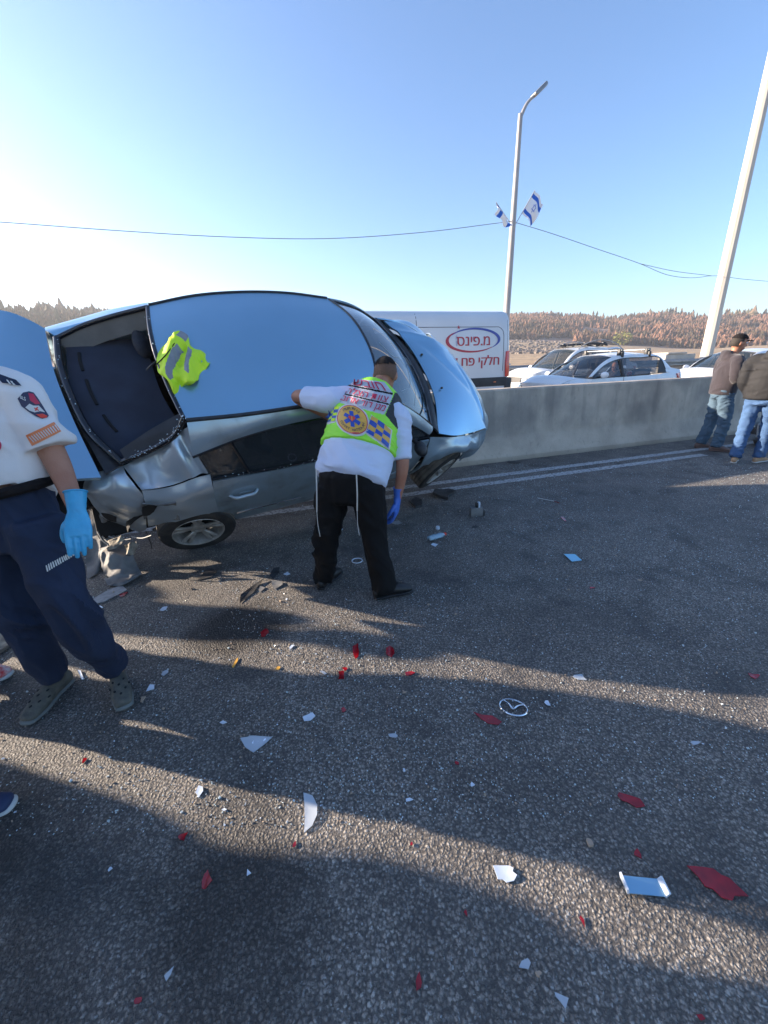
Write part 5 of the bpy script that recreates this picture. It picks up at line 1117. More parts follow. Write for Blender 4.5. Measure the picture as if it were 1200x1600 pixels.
def headset(par, c, face, up, hair='dark_hair', hm='hairm', r=1.0, voxel=.008, cap=None, detail=True):
    """returns loft parts of head to be fused in the body; adds hair, eyes"""
    f = V(face).normalized(); u = V(up); u = (u - f * u.dot(f)).normalized(); s = u.cross(f)
    c = V(c)
    parts = [ell(c + u * .02 - f * .008, s * .077 * r, f * .098 * r, u * .100 * r, 14), ell(c - u * .045 + f * .022, s * .058 * r, f * .068 * r, u * .072 * r, 12),
             ell(c - u * .098 + f * .052, s * .028 * r, f * .024 * r, u * .02 * r, 8)]
    parts.append(loft([c + f * .082 + u * .018, c + f * .098 - u * .008, c + f * .112 - u * .030], [(.009, .009), (.012, .012), (.017, .012)], s, n=8, k=6))
    parts += [ell(c + f * .094 - u * .062, s * .024, f * .009, u * .006, 6), ell(c + f * .092 - u * .073, s * .021, f * .009, u * .007, 6), ell(c + f * .080 + u * .038, s * .05, f * .014, u * .010, 8)]
    for k in (-1, 1): parts.append(ell(c + s * k * .080 - u * .006 - f * .004, s * .010 + f * -.006 * k, f * .019, u * .032, 8))
    if detail:
        for k in (-1, 1):
            add('eye', ell(c + s * k * .031 + f * .080 + u * .016, s * .013, f * .012, u * .010, 8), M['swhite'], par)
            add('pupil', ell(c + s * k * .031 + f * .0905 + u * .016, s * .005, f * .0025, u * .005, 6), M['dark'], par)
            add('eyebrow', ell(c + s * k * .032 + f * .090 + u * .037, s * .020, f * .006, u * .004, 6), M['hairm'], par)
    # hair: shell over crown and back
    vs, fs = ell(c + u * .022 - f * .010, s * .083 * r, f * .103 * r, u * .108 * r, 18); keep = []
    for i, p in enumerate(vs):
        q = V(p) - c; keep.append(q.dot(u) > -.055 + (.095 if q.dot(f) > .03 else 0) + max(0, q.dot(f)) * .75 and not (abs(q.dot(s)) > .07 and q.dot(u) < .01 and q.dot(f) > -.02))
    idx = {}; nv = []
    for i, k in enumerate(keep):
        if k: idx[i] = len(nv); nv.append(tuple(V(vs[i]) + noise.noise_vector(V(vs[i]) * 60) * .002))
    nf = [tuple(idx[i] for i in q) for q in fs if all(keep[i] for i in q)]
    add('hair', (nv, nf), M[hm], par)
    if cap == 'kippa':
        vs, fs = ell(c + u * .022 - f * .010, s * .088, f * .108, u * .114, 22); keep = [(V(p) - c).dot(u * .87 - f * .5) > .070 for p in vs]; idx = {}; nv = []
        for i, k in enumerate(keep):
            if k: idx[i] = len(nv); nv.append(vs[i])
        add('skullcap', (nv, [tuple(idx[i] for i in q) for q in fs if all(keep[i] for i in q)]), M['kippa'], par)
    if cap == 'cap':
        vs, fs = ell(c + u * .045 - f * .005, s * .088, f * .108, u * .095, 14); keep = [(V(p) - c).dot(u) > .045 for p in vs]; idx = {}; nv = []
        for i, k in enumerate(keep):
            if k: idx[i] = len(nv); nv.append(vs[i])
        cpo = add('cap', (nv, [tuple(idx[i] for i in q) for q in fs if all(keep[i] for i in q)]), M['kippa'], par)
        add('peak', ell(c + u * .05 + f * .115, s * .065, f * .06, u * .006, 8), M['kippa'], cpo)
    return parts
def body_parts(J, side_h, side_s, arms=True):
    P_ = [loft([J['pelvis'] - V((0, 0, .05)), J['pelvis'] + (J['chest'] - J['pelvis']) * .3, J['pelvis'] + (J['chest'] - J['pelvis']) * .7, J['chest']], [(.15, .10), (.14, .095), (.16, .105), (.15, .08)], [side_h, side_s]),
          loft([J['chest'] - (J['neck'] - J['chest']) * .6, J['neck']], [(.065, .06), (.055, .058)], side_s), loft([J['neck'] - (J['head'] - J['neck']) * .4, J['head']], [(.055, .056), (.055, .058)], side_s)]
    for k in 'lr':
        P_.append(loft([J['chest'] - V((0, 0, .03)), J['sh_' + k]], [(.06, .06), (.055, .055)], (0, 0, 1)))
        P_.append(loft([J['sh_' + k], J['el_' + k], J['wr_' + k]], [(.055, .052), (.043, .042), (.028, .025)], side_s, k=18))
        P_.append(loft([J['hip_' + k], J['kn_' + k], J['an_' + k]], [(.070, .070), (.048, .048), (.036, .036)], side_h, k=18))
    return P_
def tz(J, k, r0, r1, r2, side, drop=.0): return loft([J['hip_' + k] + V((0, 0, .05)), J['hip_' + k] - (J['hip_' + k] - J['kn_' + k]) * .35, J['kn_' + k], J['an_' + k] + V((0, 0, drop))], [r0, (r0[0] * .93, r0[1] * .93), r1, r2], side, k=20, cap=.15)

# ---------------------------------------------------------------- medic bending at the car, seen from behind
def medic():
    J = dict(pelvis=atY(547, 752, 2.44), chest=atY(583, 618, 2.80), neck=atY(592, 603, 2.86), head=atY(602, 588, 2.96),
             hip_l=atY(520, 770, 2.46), hip_r=atY(575, 770, 2.40), kn_l=atY(511, 832, 2.46), kn_r=atY(584, 832, 2.37),
             sh_l=atY(519, 625, 2.74), sh_r=atY(622, 655, 2.66), el_l=atY(464, 620, 2.88), wr_l=atY(520, 655, 3.06), el_r=atY(629, 728, 2.55), wr_r=atY(621, 778, 2.56))
    al = G(507, 899, .085); ar = G(600, 916, .085); J['an_l'] = al; J['an_r'] = ar
    p = thing('person', 'medic in neon vest and skullcap bending to look into the wrecked car', 'person', G(555, 920))
    sh = (J['hip_r'] - J['hip_l']).normalized(); ss_ = (J['sh_r'] - J['sh_l']).normalized()
    fdir = V((.12, .80, -.58)); hp = headset(p, J['head'], fdir, V((.10, .55, .83)), hm='stub', cap='kippa')
    add('body', fuse(body_parts(J, sh, ss_) + hp, .009, 3), M['skin'], p)
    # white shirt: untucked, wide at the hips
    sp = (J['chest'] - J['pelvis'])
    tor = [J['pelvis'] + V((0, 0, .015)), J['pelvis'] + sp * .22, J['pelvis'] + sp * .5, J['pelvis'] + sp * .8, J['chest'] + sp * .04]
    sr = [(.240, .165), (.245, .180), (.225, .17), (.215, .14), (.12, .09)]
    parts = [loft(tor, sr, [sh, ss_], cap=.2, k=20, n=28)]
    for k, e in (('l', .72), ('r', .86)):
        en = J['sh_' + k].lerp(J['el_' + k], e)
        parts.append(loft([J['chest'].lerp(J['sh_' + k], .4), J['sh_' + k], J['sh_' + k].lerp(en, .6), en], [(.08, .08), (.088, .082), (.082, .074), (.080, .070)], V((0, 1, 0)), cap=.05, k=16, n=20))
    shirt = fuse(parts, .010, 4); wrinkle(shirt, .015, 6, (1, 1, 2.0), 4); add('shirt', shirt, M['shirt'], p)
    # trousers
    tr = [loft([J['pelvis'] + V((0, 0, .06)), J['pelvis'] - V((0, 0, .10))], [(.205, .145), (.20, .14)], sh, cap=.3, n=24)]
    tr += [tz(J, 'l', (.105, .115), (.082, .088), (.070, .080), sh, -.02), tz(J, 'r', (.108, .115), (.085, .09), (.078, .088), sh, -.02)]
    trm = fuse(tr, .011, 4); wrinkle(trm, .022, 8, (1.3, 1.3, .8), 9); add('trousers', trm, M['black'], p)
    # shoes
    foot(al, al + V((.35, .7, 0)), M['shoeb'], M['shoeb'], p); foot(ar, ar + V((.9, .32, 0)), M['shoeb'], M['shoeb'], p)
    # hands
    hand('glove', J['wr_r'], V((-.10, .02, -1)), V((-.9, .25, 0)), V((-.5, -1, 0)), M['gd'], p, curl=.36, sc=1.25, cuff=True)
    hand('glove', J['wr_l'], V((.25, .6, -.6)), V((0, 0, -1)), V((1, 0, 0)), M['gd'], p, curl=.3, cuff=True)
    # vest
    back = ss_.cross(sp).normalized(); back = back if back.y < 0 else -back
    vt = [J['pelvis'] + sp * .34, J['pelvis'] + sp * .55, J['pelvis'] + sp * .8, J['chest'] + sp * .01, J['chest'] + sp * .12]
    ve = fuse([loft(vt, [(.254, .198), (.246, .187), (.236, .165), (.195, .130), (.105, .10)], [sh.lerp(ss_, .4), ss_], cap=.06, k=26, n=36)], .0065, 3); wrinkle(ve, .009, 8, (1, 1, 2), 2)
    vb = bvh_of(ve); upv = sp.normalized(); rt = ss_; O = J['pelvis'] + sp * .62
    F = frame(O, rt, upv)
    if V((F[0][2], F[1][2], F[2][2])).dot(back) < 0: F = frame(O, rt, upv, -V((F[0][2], F[1][2], F[2][2])))
    def topx(q):
        c_ = CR.T @ np.array([q[0], q[1], q[2] - CAMZ]); return 600 + FPX * c_[0] / -c_[2], 800 - FPX * c_[1] / -c_[2]
    def inside(p_, poly):
        x, y = p_; r_ = False; k = len(poly)
        for a in range(k):
            (x0, y0), (x1, y1) = poly[a], poly[(a + 1) % k]
            if (y0 > y) != (y1 > y) and x < (x1 - x0) * (y - y0) / (y1 - y0) + x0: r_ = not r_
        return r_
    bands = [((546, 590), (601, 597), (614, 614), (541, 600)), ((540, 602), (614, 617), (609, 631), (533, 613)), ((532, 615), (608, 633), (600, 648), (526, 628))]
    regions = [('reflective_panel', 'refl', q) for q in bands] + [('black_piping', 'kippa', ((541, 599.6), (614, 613.6), (614, 617.4), (540, 602.4))), ('black_piping', 'kippa', ((533, 612.6), (609, 630.6), (608, 633.4), (532, 615.4))),
        ('side_panel', 'bmesh_', ((617, 613), (645, 620), (648, 660), (622, 672), (602, 648))), ('side_panel', 'bmesh_', ((526, 582), (538, 592), (521, 632), (505, 640))), ('check_backing', 'tape', ((580, 648), (613, 672), (609, 704), (570, 677))), ('check_backing', 'tape', ((514, 640), (531, 635), (524, 660), (509, 664)))]
    groups_ = {k: [] for k in range(len(regions))}; rest = []
    for f_ in ve.polygons:
        c_ = f_.center; hit = None
        if f_.normal.dot(c_ - V((0, 0, CAMZ))) < 0 and f_.normal.dot(back) > -.3:
            q = topx(c_)
            for k, (_, _, pl) in enumerate(regions):
                if inside(q, pl): hit = k; break
        (rest if hit is None else groups_[hit]).append(tuple(f_.vertices))
    VV = [tuple(v.co) for v in ve.vertices]
    def sub(fs_):
        idx = {}; nv = []; nf = []
        for f_ in fs_:
            for i_ in f_:
                if i_ not in idx: idx[i_] = len(nv); nv.append(VV[i_])
            nf.append(tuple(idx[i_] for i_ in f_))
        return nv, nf
    vo = add('vest', sub(rest), M['hivis'], p, ang=60)
    for k, (nm_, m_, _) in enumerate(regions):
        if groups_[k]: add(nm_, sub(groups_[k]), M[m_], vo, ang=60)
    def px(u, v):
        r = V(ray(u, v)); n_ = V((F[0][2], F[1][2], F[2][2])); o = V((0, 0, CAMZ)); hh, nn, i, dd = vb.ray_cast(o, r.normalized(), 10)
        if hh is None: t = (O - o).dot(n_) / r.dot(n_); hh = o + r * t
        q = F.inverted() @ hh; return q.x, q.y
    def D(nm, vf, m, off=.004, par=None): return add(nm, decal(vf, F, vb, off, .022), m, par or vo)
    txts = ['חובש', 'צוות הצלה', 'מגן דוד אדום']
    for q, tx, fill in zip(bands, txts, (.74, .86, .92)):
        tm = text_mesh(tx, .1, 0, True); xs_ = [k[0] for k in tm[0]]; ys_ = [k[1] for k in tm[0]]; x0, x1, y0, y1 = min(xs_), max(xs_), min(ys_), max(ys_)
        a, b, c, d = [np.array(k, float) for k in q]; vs = []
        rf = refine(([(x * 1.0, y) for x, y in tm[0]], tm[1]), .03)
        V3 = []; F3 = []; o_ = V((0, 0, CAMZ)); last = 3.0
        for kk, dx_ in enumerate((0, .0012)):
          F3 += [tuple(i_ + kk * len(rf[0]) for i_ in f_) for f_ in rf[1]]
          for x, y in rf[0]:
            x += dx_
            s_ = .5 + ((x - x0) / (x1 - x0) - .5) * fill; t_ = .5 - ((y - y0) / (y1 - y0) - .5) * .80; u_, v_ = (a * (1 - s_) + b * s_) * (1 - t_) + (d * (1 - s_) + c * s_) * t_
            rr_ = V(ray(u_, v_)).normalized(); h_, n_, i_, dd_ = vb.ray_cast(o_, rr_, 9)
            if h_ is None: h_ = o_ + rr_ * last
            else: last = dd_
            V3.append(tuple(h_ - rr_ * (.007 + .0006 * kk)))
        add('lettering', (V3, F3), M['vtext'], vo)
    # round badge
    bc = np.array(px(550, 655)); ru = np.array(px(574, 659)) - bc; rv = np.array(px(548, 634)) - bc
    def dm(vf): return [tuple(bc + ru * x + rv * y) for x, y in vf[0]], vf[1]
    D('badge_edge', dm(disc2(1.13)), M['tape'], .0040); D('badge_ring', dm(disc2(1.02, r0=.9)), M['vtext'], .0065); bd = D('badge', dm(disc2(.97)), M['gold'], .0075)
    star6 = []
    for k in range(6):
        a = math.pi / 2 + k * math.pi / 3; star6.append(([(0.08 * math.cos(a + q) + rr * math.cos(a), .08 * math.sin(a + q) + rr * math.sin(a)) for rr, q in ((0, -1.3), (.42, -1.35), (.42, 1.35), (0, 1.3))], [(0, 1, 2, 3)]))
        star6.append(([(math.cos(a) * r0 - math.sin(a) * w_, math.sin(a) * r0 + math.cos(a) * w_) for r0, w_ in ((.1, -.13), (.56, -.13), (.56, .13), (.1, .13))], [(0, 1, 2, 3)]))
    D('badge_star', dm(merge(*star6)), M['cblue'], .010, bd)
    ht = [(.24 * .0625 * 16 * math.sin(t) ** 3, .24 * .0625 * (13 * math.cos(t) - 5 * math.cos(2 * t) - 2 * math.cos(3 * t) - math.cos(4 * t))) for t in np.linspace(0, 2 * math.pi, 24, endpoint=False)]
    D('badge_heart', dm((ht, [tuple(range(24))])), M['hred'], .0125, bd); D('badge_heart_mark', dm(([(-.03, -.16), (.03, -.16), (.03, .16), (-.03, .16)], [(0, 1, 2, 3)])), M['gold'], .0140, bd)
    def arc_text(s, r, a0, a1, flip, size, rtl=False):
        s = s[::-1] if rtl else s; out = []
        for k, ch in enumerate(s):
            if ch == ' ': continue
            a = a0 + (a1 - a0) * (k + .5) / len(s); tm = text_mesh(ch, size, .02); ro_ = a - math.pi / 2 + (math.pi if flip else 0)
            out.append(([(r * math.cos(a) + x * math.cos(ro_) - y * math.sin(ro_), r * math.sin(a) + x * math.sin(ro_) + y * math.cos(ro_)) for x, y in tm[0]], tm[1]))
        return merge(*out)
    D('badge_lettering', dm(arc_text('צוות הצלה', .76, R2(135), R2(45), False, .27, True)), M['inkd'], .0105, bd)
    D('badge_lettering', dm(arc_text('TZEVET HATZOLAH', .76, R2(192), R2(348), True, .20)), M['inkd'], .0105, bd)
    # chequered strips: royal blue and gold to the right, blue and yellow to the left
    def checks(P4, nc, nr, ma, mb, start):
        a, b, c, d = [np.array(px(*q)) for q in P4]
        for par_, m_ in ((0, ma), (1, mb)):
            parts_ = []
            for i in range(nc):
                for j in range(nr):
                    if (i + j + start) % 2 != par_: continue
                    vs = []
                    for q in range(3):
                        for r_ in range(3):
                            s_ = (i + q / 2) / nc; t_ = (j + r_ / 2) / nr; vs.append(tuple((a * (1 - s_) + b * s_) * (1 - t_) + (d * (1 - s_) + c * s_) * t_))
                    parts_.append((vs, grid_faces(3, 3)))
            D('check_squares', merge(*parts_), M[m_], .0055)
    checks(((581, 650), (611, 673), (607, 701), (572, 676)), 3, 4, 'gold', 'cblue', 0)
    checks(((517, 640), (530, 636), (523, 658), (511, 661)), 2, 5, 'hiyel', 'cblue', 1)
    # tassels, radio on the belt, key
    for (u, v, u1, v1) in ((494, 733, 495, 800), (557, 742, 558, 798)):
        A_ = atY(u, v, 2.26); B_ = atY(u1, v1, 2.29); C_ = B_ + V((.004, .01, -.17))
        add('tassel', merge(tube([A_, A_.lerp(B_, .5) + V((.003, -.012, 0)), B_], .0042, 6, 12), tube([B_, B_.lerp(C_, .5) + V((-.004, 0, 0)), C_], .0022, 5, 10)), M['tape'], p)
    add('belt_pouch', xf(box(-.02, .02, -.03, .03, -.06, .05, .008), Matrix.Translation(atY(593, 738, 2.40))), M['kippa'], p)
    add('vest_tail', fuse([loft([atY(606, 690, 2.56), atY(612, 706, 2.55), atY(606, 724, 2.53)], [(.035, .012), (.03, .012), (.012, .008)], V((1, 0, 0)))], .006), M['hivis'], p)
    add('vest_tail_edge', tube([atY(590, 704, 2.41), atY(604, 714, 2.45), atY(610, 724, 2.49)], .008, 6, 10), M['kippa'], p)
medic()

# ---------------------------------------------------------------- paramedic at the left edge
def paramedic():
    J = dict(pelvis=atY(12, 800, 1.50), chest=atY(-32, 600, 1.60), neck=atY(-50, 560, 1.60), head=atY(-75, 505, 1.58),
             hip_l=atY(60, 832, 1.46), hip_r=atY(-18, 842, 1.52), kn_l=atY(108, 950, 1.40), kn_r=atY(30, 965, 1.47),
             sh_l=atY(36, 622, 1.56), sh_r=atY(-115, 655, 1.52), el_l=atY(92, 728, 1.52), wr_l=atY(120, 797, 1.42), el_r=atY(-170, 780, 1.45), wr_r=atY(-140, 880, 1.38))
    J['an_l'] = G(182, 1050, .085); J['an_r'] = G(86, 1060, .085)
    p = thing('person', 'paramedic in white shirt and navy trousers standing at the left picture edge', 'person', G(110, 1105))
    sh = (J['hip_l'] - J['hip_r']).normalized(); ss_ = (J['sh_l'] - J['sh_r']).normalized()
    hp = headset(p, J['head'], V((.55, -.75, -.35)), V((0, 0, 1)))
    bo_ = add('body', fuse(body_parts(J, sh, ss_) + hp, .009, 3), M['skin'], p)
    sp = J['chest'] - J['pelvis']
    tor = [J['pelvis'] + V((0, 0, .06)), J['pelvis'] + sp * .15, J['pelvis'] + sp * .32, J['pelvis'] + sp * .62, J['pelvis'] + sp * .85, J['chest'] + sp * .04]
    parts = [loft(tor, [(.155, .12), (.195, .160), (.205, .170), (.205, .155), (.19, .13), (.10, .08)], [sh, ss_], cap=.1, k=22, n=28)]
    for k in 'lr':
        en = J['sh_' + k].lerp(J['el_' + k], .74)
        parts.append(loft([J['chest'].lerp(J['sh_' + k], .45), J['sh_' + k], J['sh_' + k].lerp(en, .5), en], [(.09, .08), (.080, .078), (.080, .075), (.086, .078)], V((1, 0, 0)), cap=.04, k=16, n=20))
    shirt = fuse(parts, .008, 4); wrinkle(shirt, .022, 6, (1, 1, .8), 11); so_ = add('shirt', shirt, M['ushirt'], p)
    sb = bvh_of(so_.data, PM[so_.name])
    def onshirt(vf_px, off=.003):
        vs = []; o = V((0, 0, CAMZ)); last = 2.0
        for u, v in vf_px[0]:
            r = V(ray(u, v)).normalized(); h, n_, i, d_ = sb.ray_cast(o, r, 8)
            if h is None: h = o + r * last
            else: last = d_
            vs.append(tuple(h + (n_ if n_ is not None and n_.dot(r) < 0 else -r) * off))
        return vs, vf_px[1]
    def q4(P4, n=8):
        a, b, c, d = [np.array(q, float) for q in P4]; vs = []
        for i in range(n + 1):
            for j in range(n + 1):
                s_, t_ = i / n, j / n; vs.append(tuple((a * (1 - s_) + b * s_) * (1 - t_) + (d * (1 - s_) + c * s_) * t_))
        return vs, grid_faces(n + 1, n + 1)
    add('sleeve_band', onshirt(q4(((41, 680), (84, 660), (95, 674), (51, 697)), 12), .003), M['orange'], so_)
    for k in range(12):
        f = (k + .5) / 12; a = np.array((44, 683)) * (1 - f) + np.array((86, 664)) * f; b = np.array((52, 692)) * (1 - f) + np.array((92, 672)) * f
        add('reflective_stripe', onshirt(q4((a + (0, 0), a + (1.6, -.6), b + (1.6, -.6), b + (0, 0)), 3), .0045), M['tape'], so_)
    # shield badge on the sleeve
    sc_ = [(28, 623), (36, 614), (45, 612), (52, 614), (58, 622), (66, 634), (72, 644), (76, 650), (74, 653), (66, 655), (56, 651), (44, 643), (34, 635)]
    def fan(out, c, n=5):
        vs = []; k = len(out)
        for i in range(n + 1):
            for p_ in out: vs.append((c[0] + (p_[0] - c[0]) * i / n, c[1] + (p_[1] - c[1]) * i / n))
        return vs, [(i * k + j, i * k + (j + 1) % k, (i + 1) * k + (j + 1) % k, (i + 1) * k + j) for i in range(n) for j in range(k)]
    c_ = (52, 634); sbd = add('shield_badge', onshirt(fan(sc_, c_), .003), M['inkd'], so_)
    add('shield_top', onshirt(fan([(44, 615), (51, 616), (56, 623), (62, 631), (55, 632), (47, 626)], (52, 624)), .004), M['vtext'], sbd)
    add('shield_wave', onshirt(fan([(40, 637), (46, 631), (52, 634), (60, 634), (70, 645), (62, 643), (54, 645), (46, 642)], (55, 639)), .004), M['tape'], sbd)
    add('shield_base', onshirt(fan([(56, 648), (66, 647), (74, 651), (72, 654), (64, 654)], (66, 651)), .004), M['hred'], sbd)
    add('shield_cross', onshirt(merge(q4(((53, 637), (60, 641), (60, 643), (53, 639)), 2), q4(((57, 636), (59, 637), (56, 643), (54, 642)), 2)), .0048), M['hred'], sbd)
    tm = text_mesh('BLS', 7.5, .02); add('shield_lettering', onshirt(([(36 + x * .8 + y * -.15, 622 - y + x * .35) for x, y in tm[0]], tm[1]), .0045), M['tape'], sbd)
    ep = add('epaulette', onshirt(q4(((-12, 582), (26, 596), (34, 605), (6, 600)), 10), .008), M['navy'], so_)
    for a in (0, 6): add('rank_bar', onshirt(q4(((12 + a, 596 + a * .35), (15 + a, 597 + a * .35), (20 + a, 603 + a * .3), (17 + a, 603 + a * .3)), 3), .011), M['tape'], ep)
    add('chest_logo', onshirt(fan([(-3 + 5.5 * math.cos(a), 697 + 8 * math.sin(a)) for a in np.linspace(0, 6.28, 16, endpoint=False)], (-3, 697)), .004), M['vtext'], so_)
    add('sleeve_hem', onshirt(q4(((55, 702), (100, 682), (101, 684), (56, 705)), 10), .002), M['ushirt'], so_)
    tr = [loft([J['pelvis'] + V((0, 0, .09)), J['pelvis'], J['pelvis'] - V((0, 0, .12))], [(.172, .132), (.180, .142), (.165, .13)], sh, cap=.15, n=24)]
    tr += [tz(J, 'l', (.094, .102), (.074, .080), (.060, .064), sh, .035), tz(J, 'r', (.096, .104), (.078, .083), (.063, .067), sh, .04)]
    trm = fuse(tr, .009, 4); wrinkle(trm, .024, 8, (1.2, 1.2, .7), 21); to = add('trousers', trm, M['navy'], p)
    tb = bvh_of(to.data, PM[to.name])
    sb = tb
    add('pocket_reflector', onshirt(merge(*[q4(((71 + 3.2 * k + .4, 884 - 1.9 * k + .05 * k * k * .4), (73.2 + 3.2 * k, 882.8 - 1.9 * k), (76.2 + 3.2 * k, 892 - 2.0 * k), (74 + 3.2 * k, 893 - 2.0 * k)), 2) for k in range(13)]), .005), M['tape'], to)
    add('belt', xf(tube([(math.cos(a) * .193, math.sin(a) * .153, 0) for a in np.linspace(0, 2 * math.pi, 30, endpoint=False)], .020, 8, closed=True), frame(J['pelvis'] + V((0, 0, .088)), sh, V((-sh.y, sh.x, 0)))), M['kippa'], p)
    foot(J['an_l'], J['an_l'] + V((.60, -.80, 0)), M['shoeg'], M['soled'], p, holes=True)
    foot(J['an_r'], J['an_r'] + V((.0, -1, 0)), M['shoeg'], M['soled'], p, holes=True)
    dirh = (atY(124, 850, 1.36) - J['wr_l']).normalized()
    hand('glove', J['wr_l'], dirh, V((-.5, .85, 0)), V((-1, -.35, 0)), M['gb'], p, curl=.16, sc=1.06, cuff=True, spread=-.15)
    hand('hand', J['wr_r'], V((.1, -.1, -1)), V((1, 0, 0)), V((0, -1, 0)), M['skin'], p)
paramedic()

# ---------------------------------------------------------------- standing figures from one measured pose
def standing(name_label, base, face, up_m, low_m, shoe_m, sole_m, H=1.76, cap=None, group=None, arms='down', spread=.12, voxel=.02, bulk=1.0, low2=None, hooded=False, toes=None, stance=0, detail=True, lean=0):
    f = V((face[0], face[1], 0)).normalized(); r = V((f.y, -f.x, 0)); B = V(base); k = H / 1.76; Z = V((0, 0, 1))
    A = lambda x, y, z: B + r * x * k + f * y * k + Z * z * k
    J = dict(pelvis=A(0, 0, .95), chest=A(0, .01 + lean * .4, 1.42), neck=A(0, .02 + lean * .5, 1.50), head=A(0, .05 + lean * .7, 1.645), hip_l=A(-.10, 0, .92), hip_r=A(.10, 0, .92), kn_l=A(-.5 * spread - .06, .03 - stance * .5, .50), kn_r=A(.5 * spread + .06, .05 + stance * .5, .50),
             an_l=A(-spread, -.03 - stance, .085 / k), an_r=A(spread, stance, .085 / k), sh_l=A(-.19, lean * .4, 1.40), sh_r=A(.19, lean * .4, 1.40))
    if arms == 'down': J.update(el_l=A(-.25, -.02, 1.12), wr_l=A(-.24, .06, .88), el_r=A(.25, -.02, 1.12), wr_r=A(.24, .06, .88))
    elif arms == 'pocket': J.update(el_l=A(-.25, -.05, 1.13), wr_l=A(-.19, .10, .92), el_r=A(.25, -.05, 1.13), wr_r=A(.19, .10, .92))
    elif arms == 'front': J.update(el_l=A(-.26, .02, 1.14), wr_l=A(-.10, .24, 1.18), el_r=A(.26, .02, 1.14), wr_r=A(.10, .24, 1.20))
    p = thing('person', name_label, 'person', B, group)
    hp = headset(p, J['head'], f + Z * -.12, Z, cap=cap, detail=detail)
    add('body', fuse(body_parts(J, r, r) + hp, max(.011, voxel * .6), 3), M['skin'], p)
    sp = J['chest'] - J['pelvis']; b = bulk
    parts = [loft([J['pelvis'] - sp * .10, J['pelvis'] + sp * .15, J['pelvis'] + sp * .55, J['pelvis'] + sp * .88, J['chest'] + sp * .06], [(.20 * b, .15 * b), (.205 * b, .155 * b), (.21 * b, .15 * b), (.20 * b, .13 * b), (.10, .09)], [r, r], cap=.08, k=20, n=24)]
    for q in 'lr': parts.append(loft([J['chest'].lerp(J['sh_' + q], .5), J['sh_' + q], J['el_' + q], J['wr_' + q]], [(.09, .09), (.085 * b, .08 * b), (.068 * b, .066 * b), (.052, .05)], r, cap=.1, k=20, n=16))
    if hooded: parts.append(loft([J['chest'] - f * .08 + Z * .02, J['neck'] - f * .09 + Z * .02], [(.13, .06), (.10, .06)], r))
    me = fuse(parts, voxel * .75, 3); wrinkle(me, .013, 6, (1, 1, 1.2), random.random() * 50, .4); add('jacket', me, up_m, p)
    tr = [loft([J['pelvis'] + Z * .05, J['pelvis'] - Z * .1], [(.17, .13), (.17, .13)], r, cap=.3)] + [tz(J, q, (.10, .11), (.078, .085), (.066, .074), r, 0.0) for q in 'lr']
    me = fuse(tr, voxel * .75, 3); wrinkle(me, .020, 8, (1.2, 1.2, 1.6), random.random() * 50, .5); add('trousers', me, low_m, p)
    for q, tx in (('l', -.2), ('r', .25)):
        t_ = J['an_' + q] + (f + r * tx); foot(J['an_' + q], t_, shoe_m, sole_m, p)
    if arms != 'pocket':
        for q, s_ in (('l', 1), ('r', -1)): hand('hand', J['wr_' + q], (J['wr_' + q] - J['el_' + q]) + V((0, 0, -.05)), r * s_, f + Z * .2, M['skin'], p, voxel=.005)
    return p, J
m1 = G(1118, 702); m2 = G(1166, 722)
standing('man in purple grey hoodie, dark cap and faded jeans standing by the barrier', m1 + V((-.13, .0, 0)), V((.93, -.25, 0)), M['hood'], M['jean2'], M['brown'], M['brown'], 1.72, cap='cap', arms='front', group='men talking by the barrier', bulk=1.06, hooded=True, stance=.04, spread=.13, voxel=.02)
standing('man in black windbreaker, blue jeans and tan shoes turned away from the camera', m2 + V((-.03, -.02, 0)), V((.80, .52, 0)), M['jack'], M['jean'], M['tan'], M['sole'], 1.72, arms='pocket', group='men talking by the barrier', bulk=1.15, hooded=True, spread=.10, voxel=.02, stance=.10)
# bystanders beyond the left edge, whose shoes and shadows reach into the picture
BY = []
def by(label, base, face, up_, lo_, sh_, so_, H, arms='down', **k): BY.append(standing(label, base, face, M[up_], M[lo_], M[sh_], M[so_], H, arms=arms, group='bystanders along the left edge', voxel=.03, detail=True, **k))
by('bystander whose red and white shoe shows at the left edge behind the paramedic', G(-50, 1092) + V((-.10, .06, 0)), V((.9, -.2, 0)), 'jack', 'black', 'shoer', 'sole', 1.74, spread=.08)
by('bystander whose navy shoe with white sole shows low at the left edge', G(-92, 1372) + V((-.1, .04, 0)), V((.95, .1, 0)), 'hood', 'navy', 'shoen', 'sole', 1.78, arms='pocket', spread=.12)
# the driver of the white hatchback
dr = HATCH; dpos = face_left(8.72, 8.70)
dp = thing('person', 'driver in a dark top sitting at the wheel of the white hatchback', 'person', dpos @ Matrix.Translation((0, .36, .5)))
f_ = -RD; Jd = {k: dpos @ V(v) for k, v in dict(pelvis=(-.15, .36, .58), chest=(-.22, .36, 1.02), neck=(-.21, .36, 1.10), head=(-.18, .36, 1.24), sh_l=(-.20, .54, 1.0), sh_r=(-.20, .18, 1.0), el_l=(.05, .60, .80), el_r=(.05, .12, .80), wr_l=(.32, .50, .92), wr_r=(.32, .22, .92), hip_l=(-.1, .46, .56), hip_r=(-.1, .26, .56), kn_l=(.32, .48, .62), kn_r=(.32, .24, .62), an_l=(.62, .46, .36), an_r=(.62, .26, .36)).items()}
hp = headset(dp, Jd['head'], f_, V((0, 0, 1)), detail=False)
add('body', fuse(body_parts(Jd, RN, RN) + hp, .014, 3), M['skin'], dp)
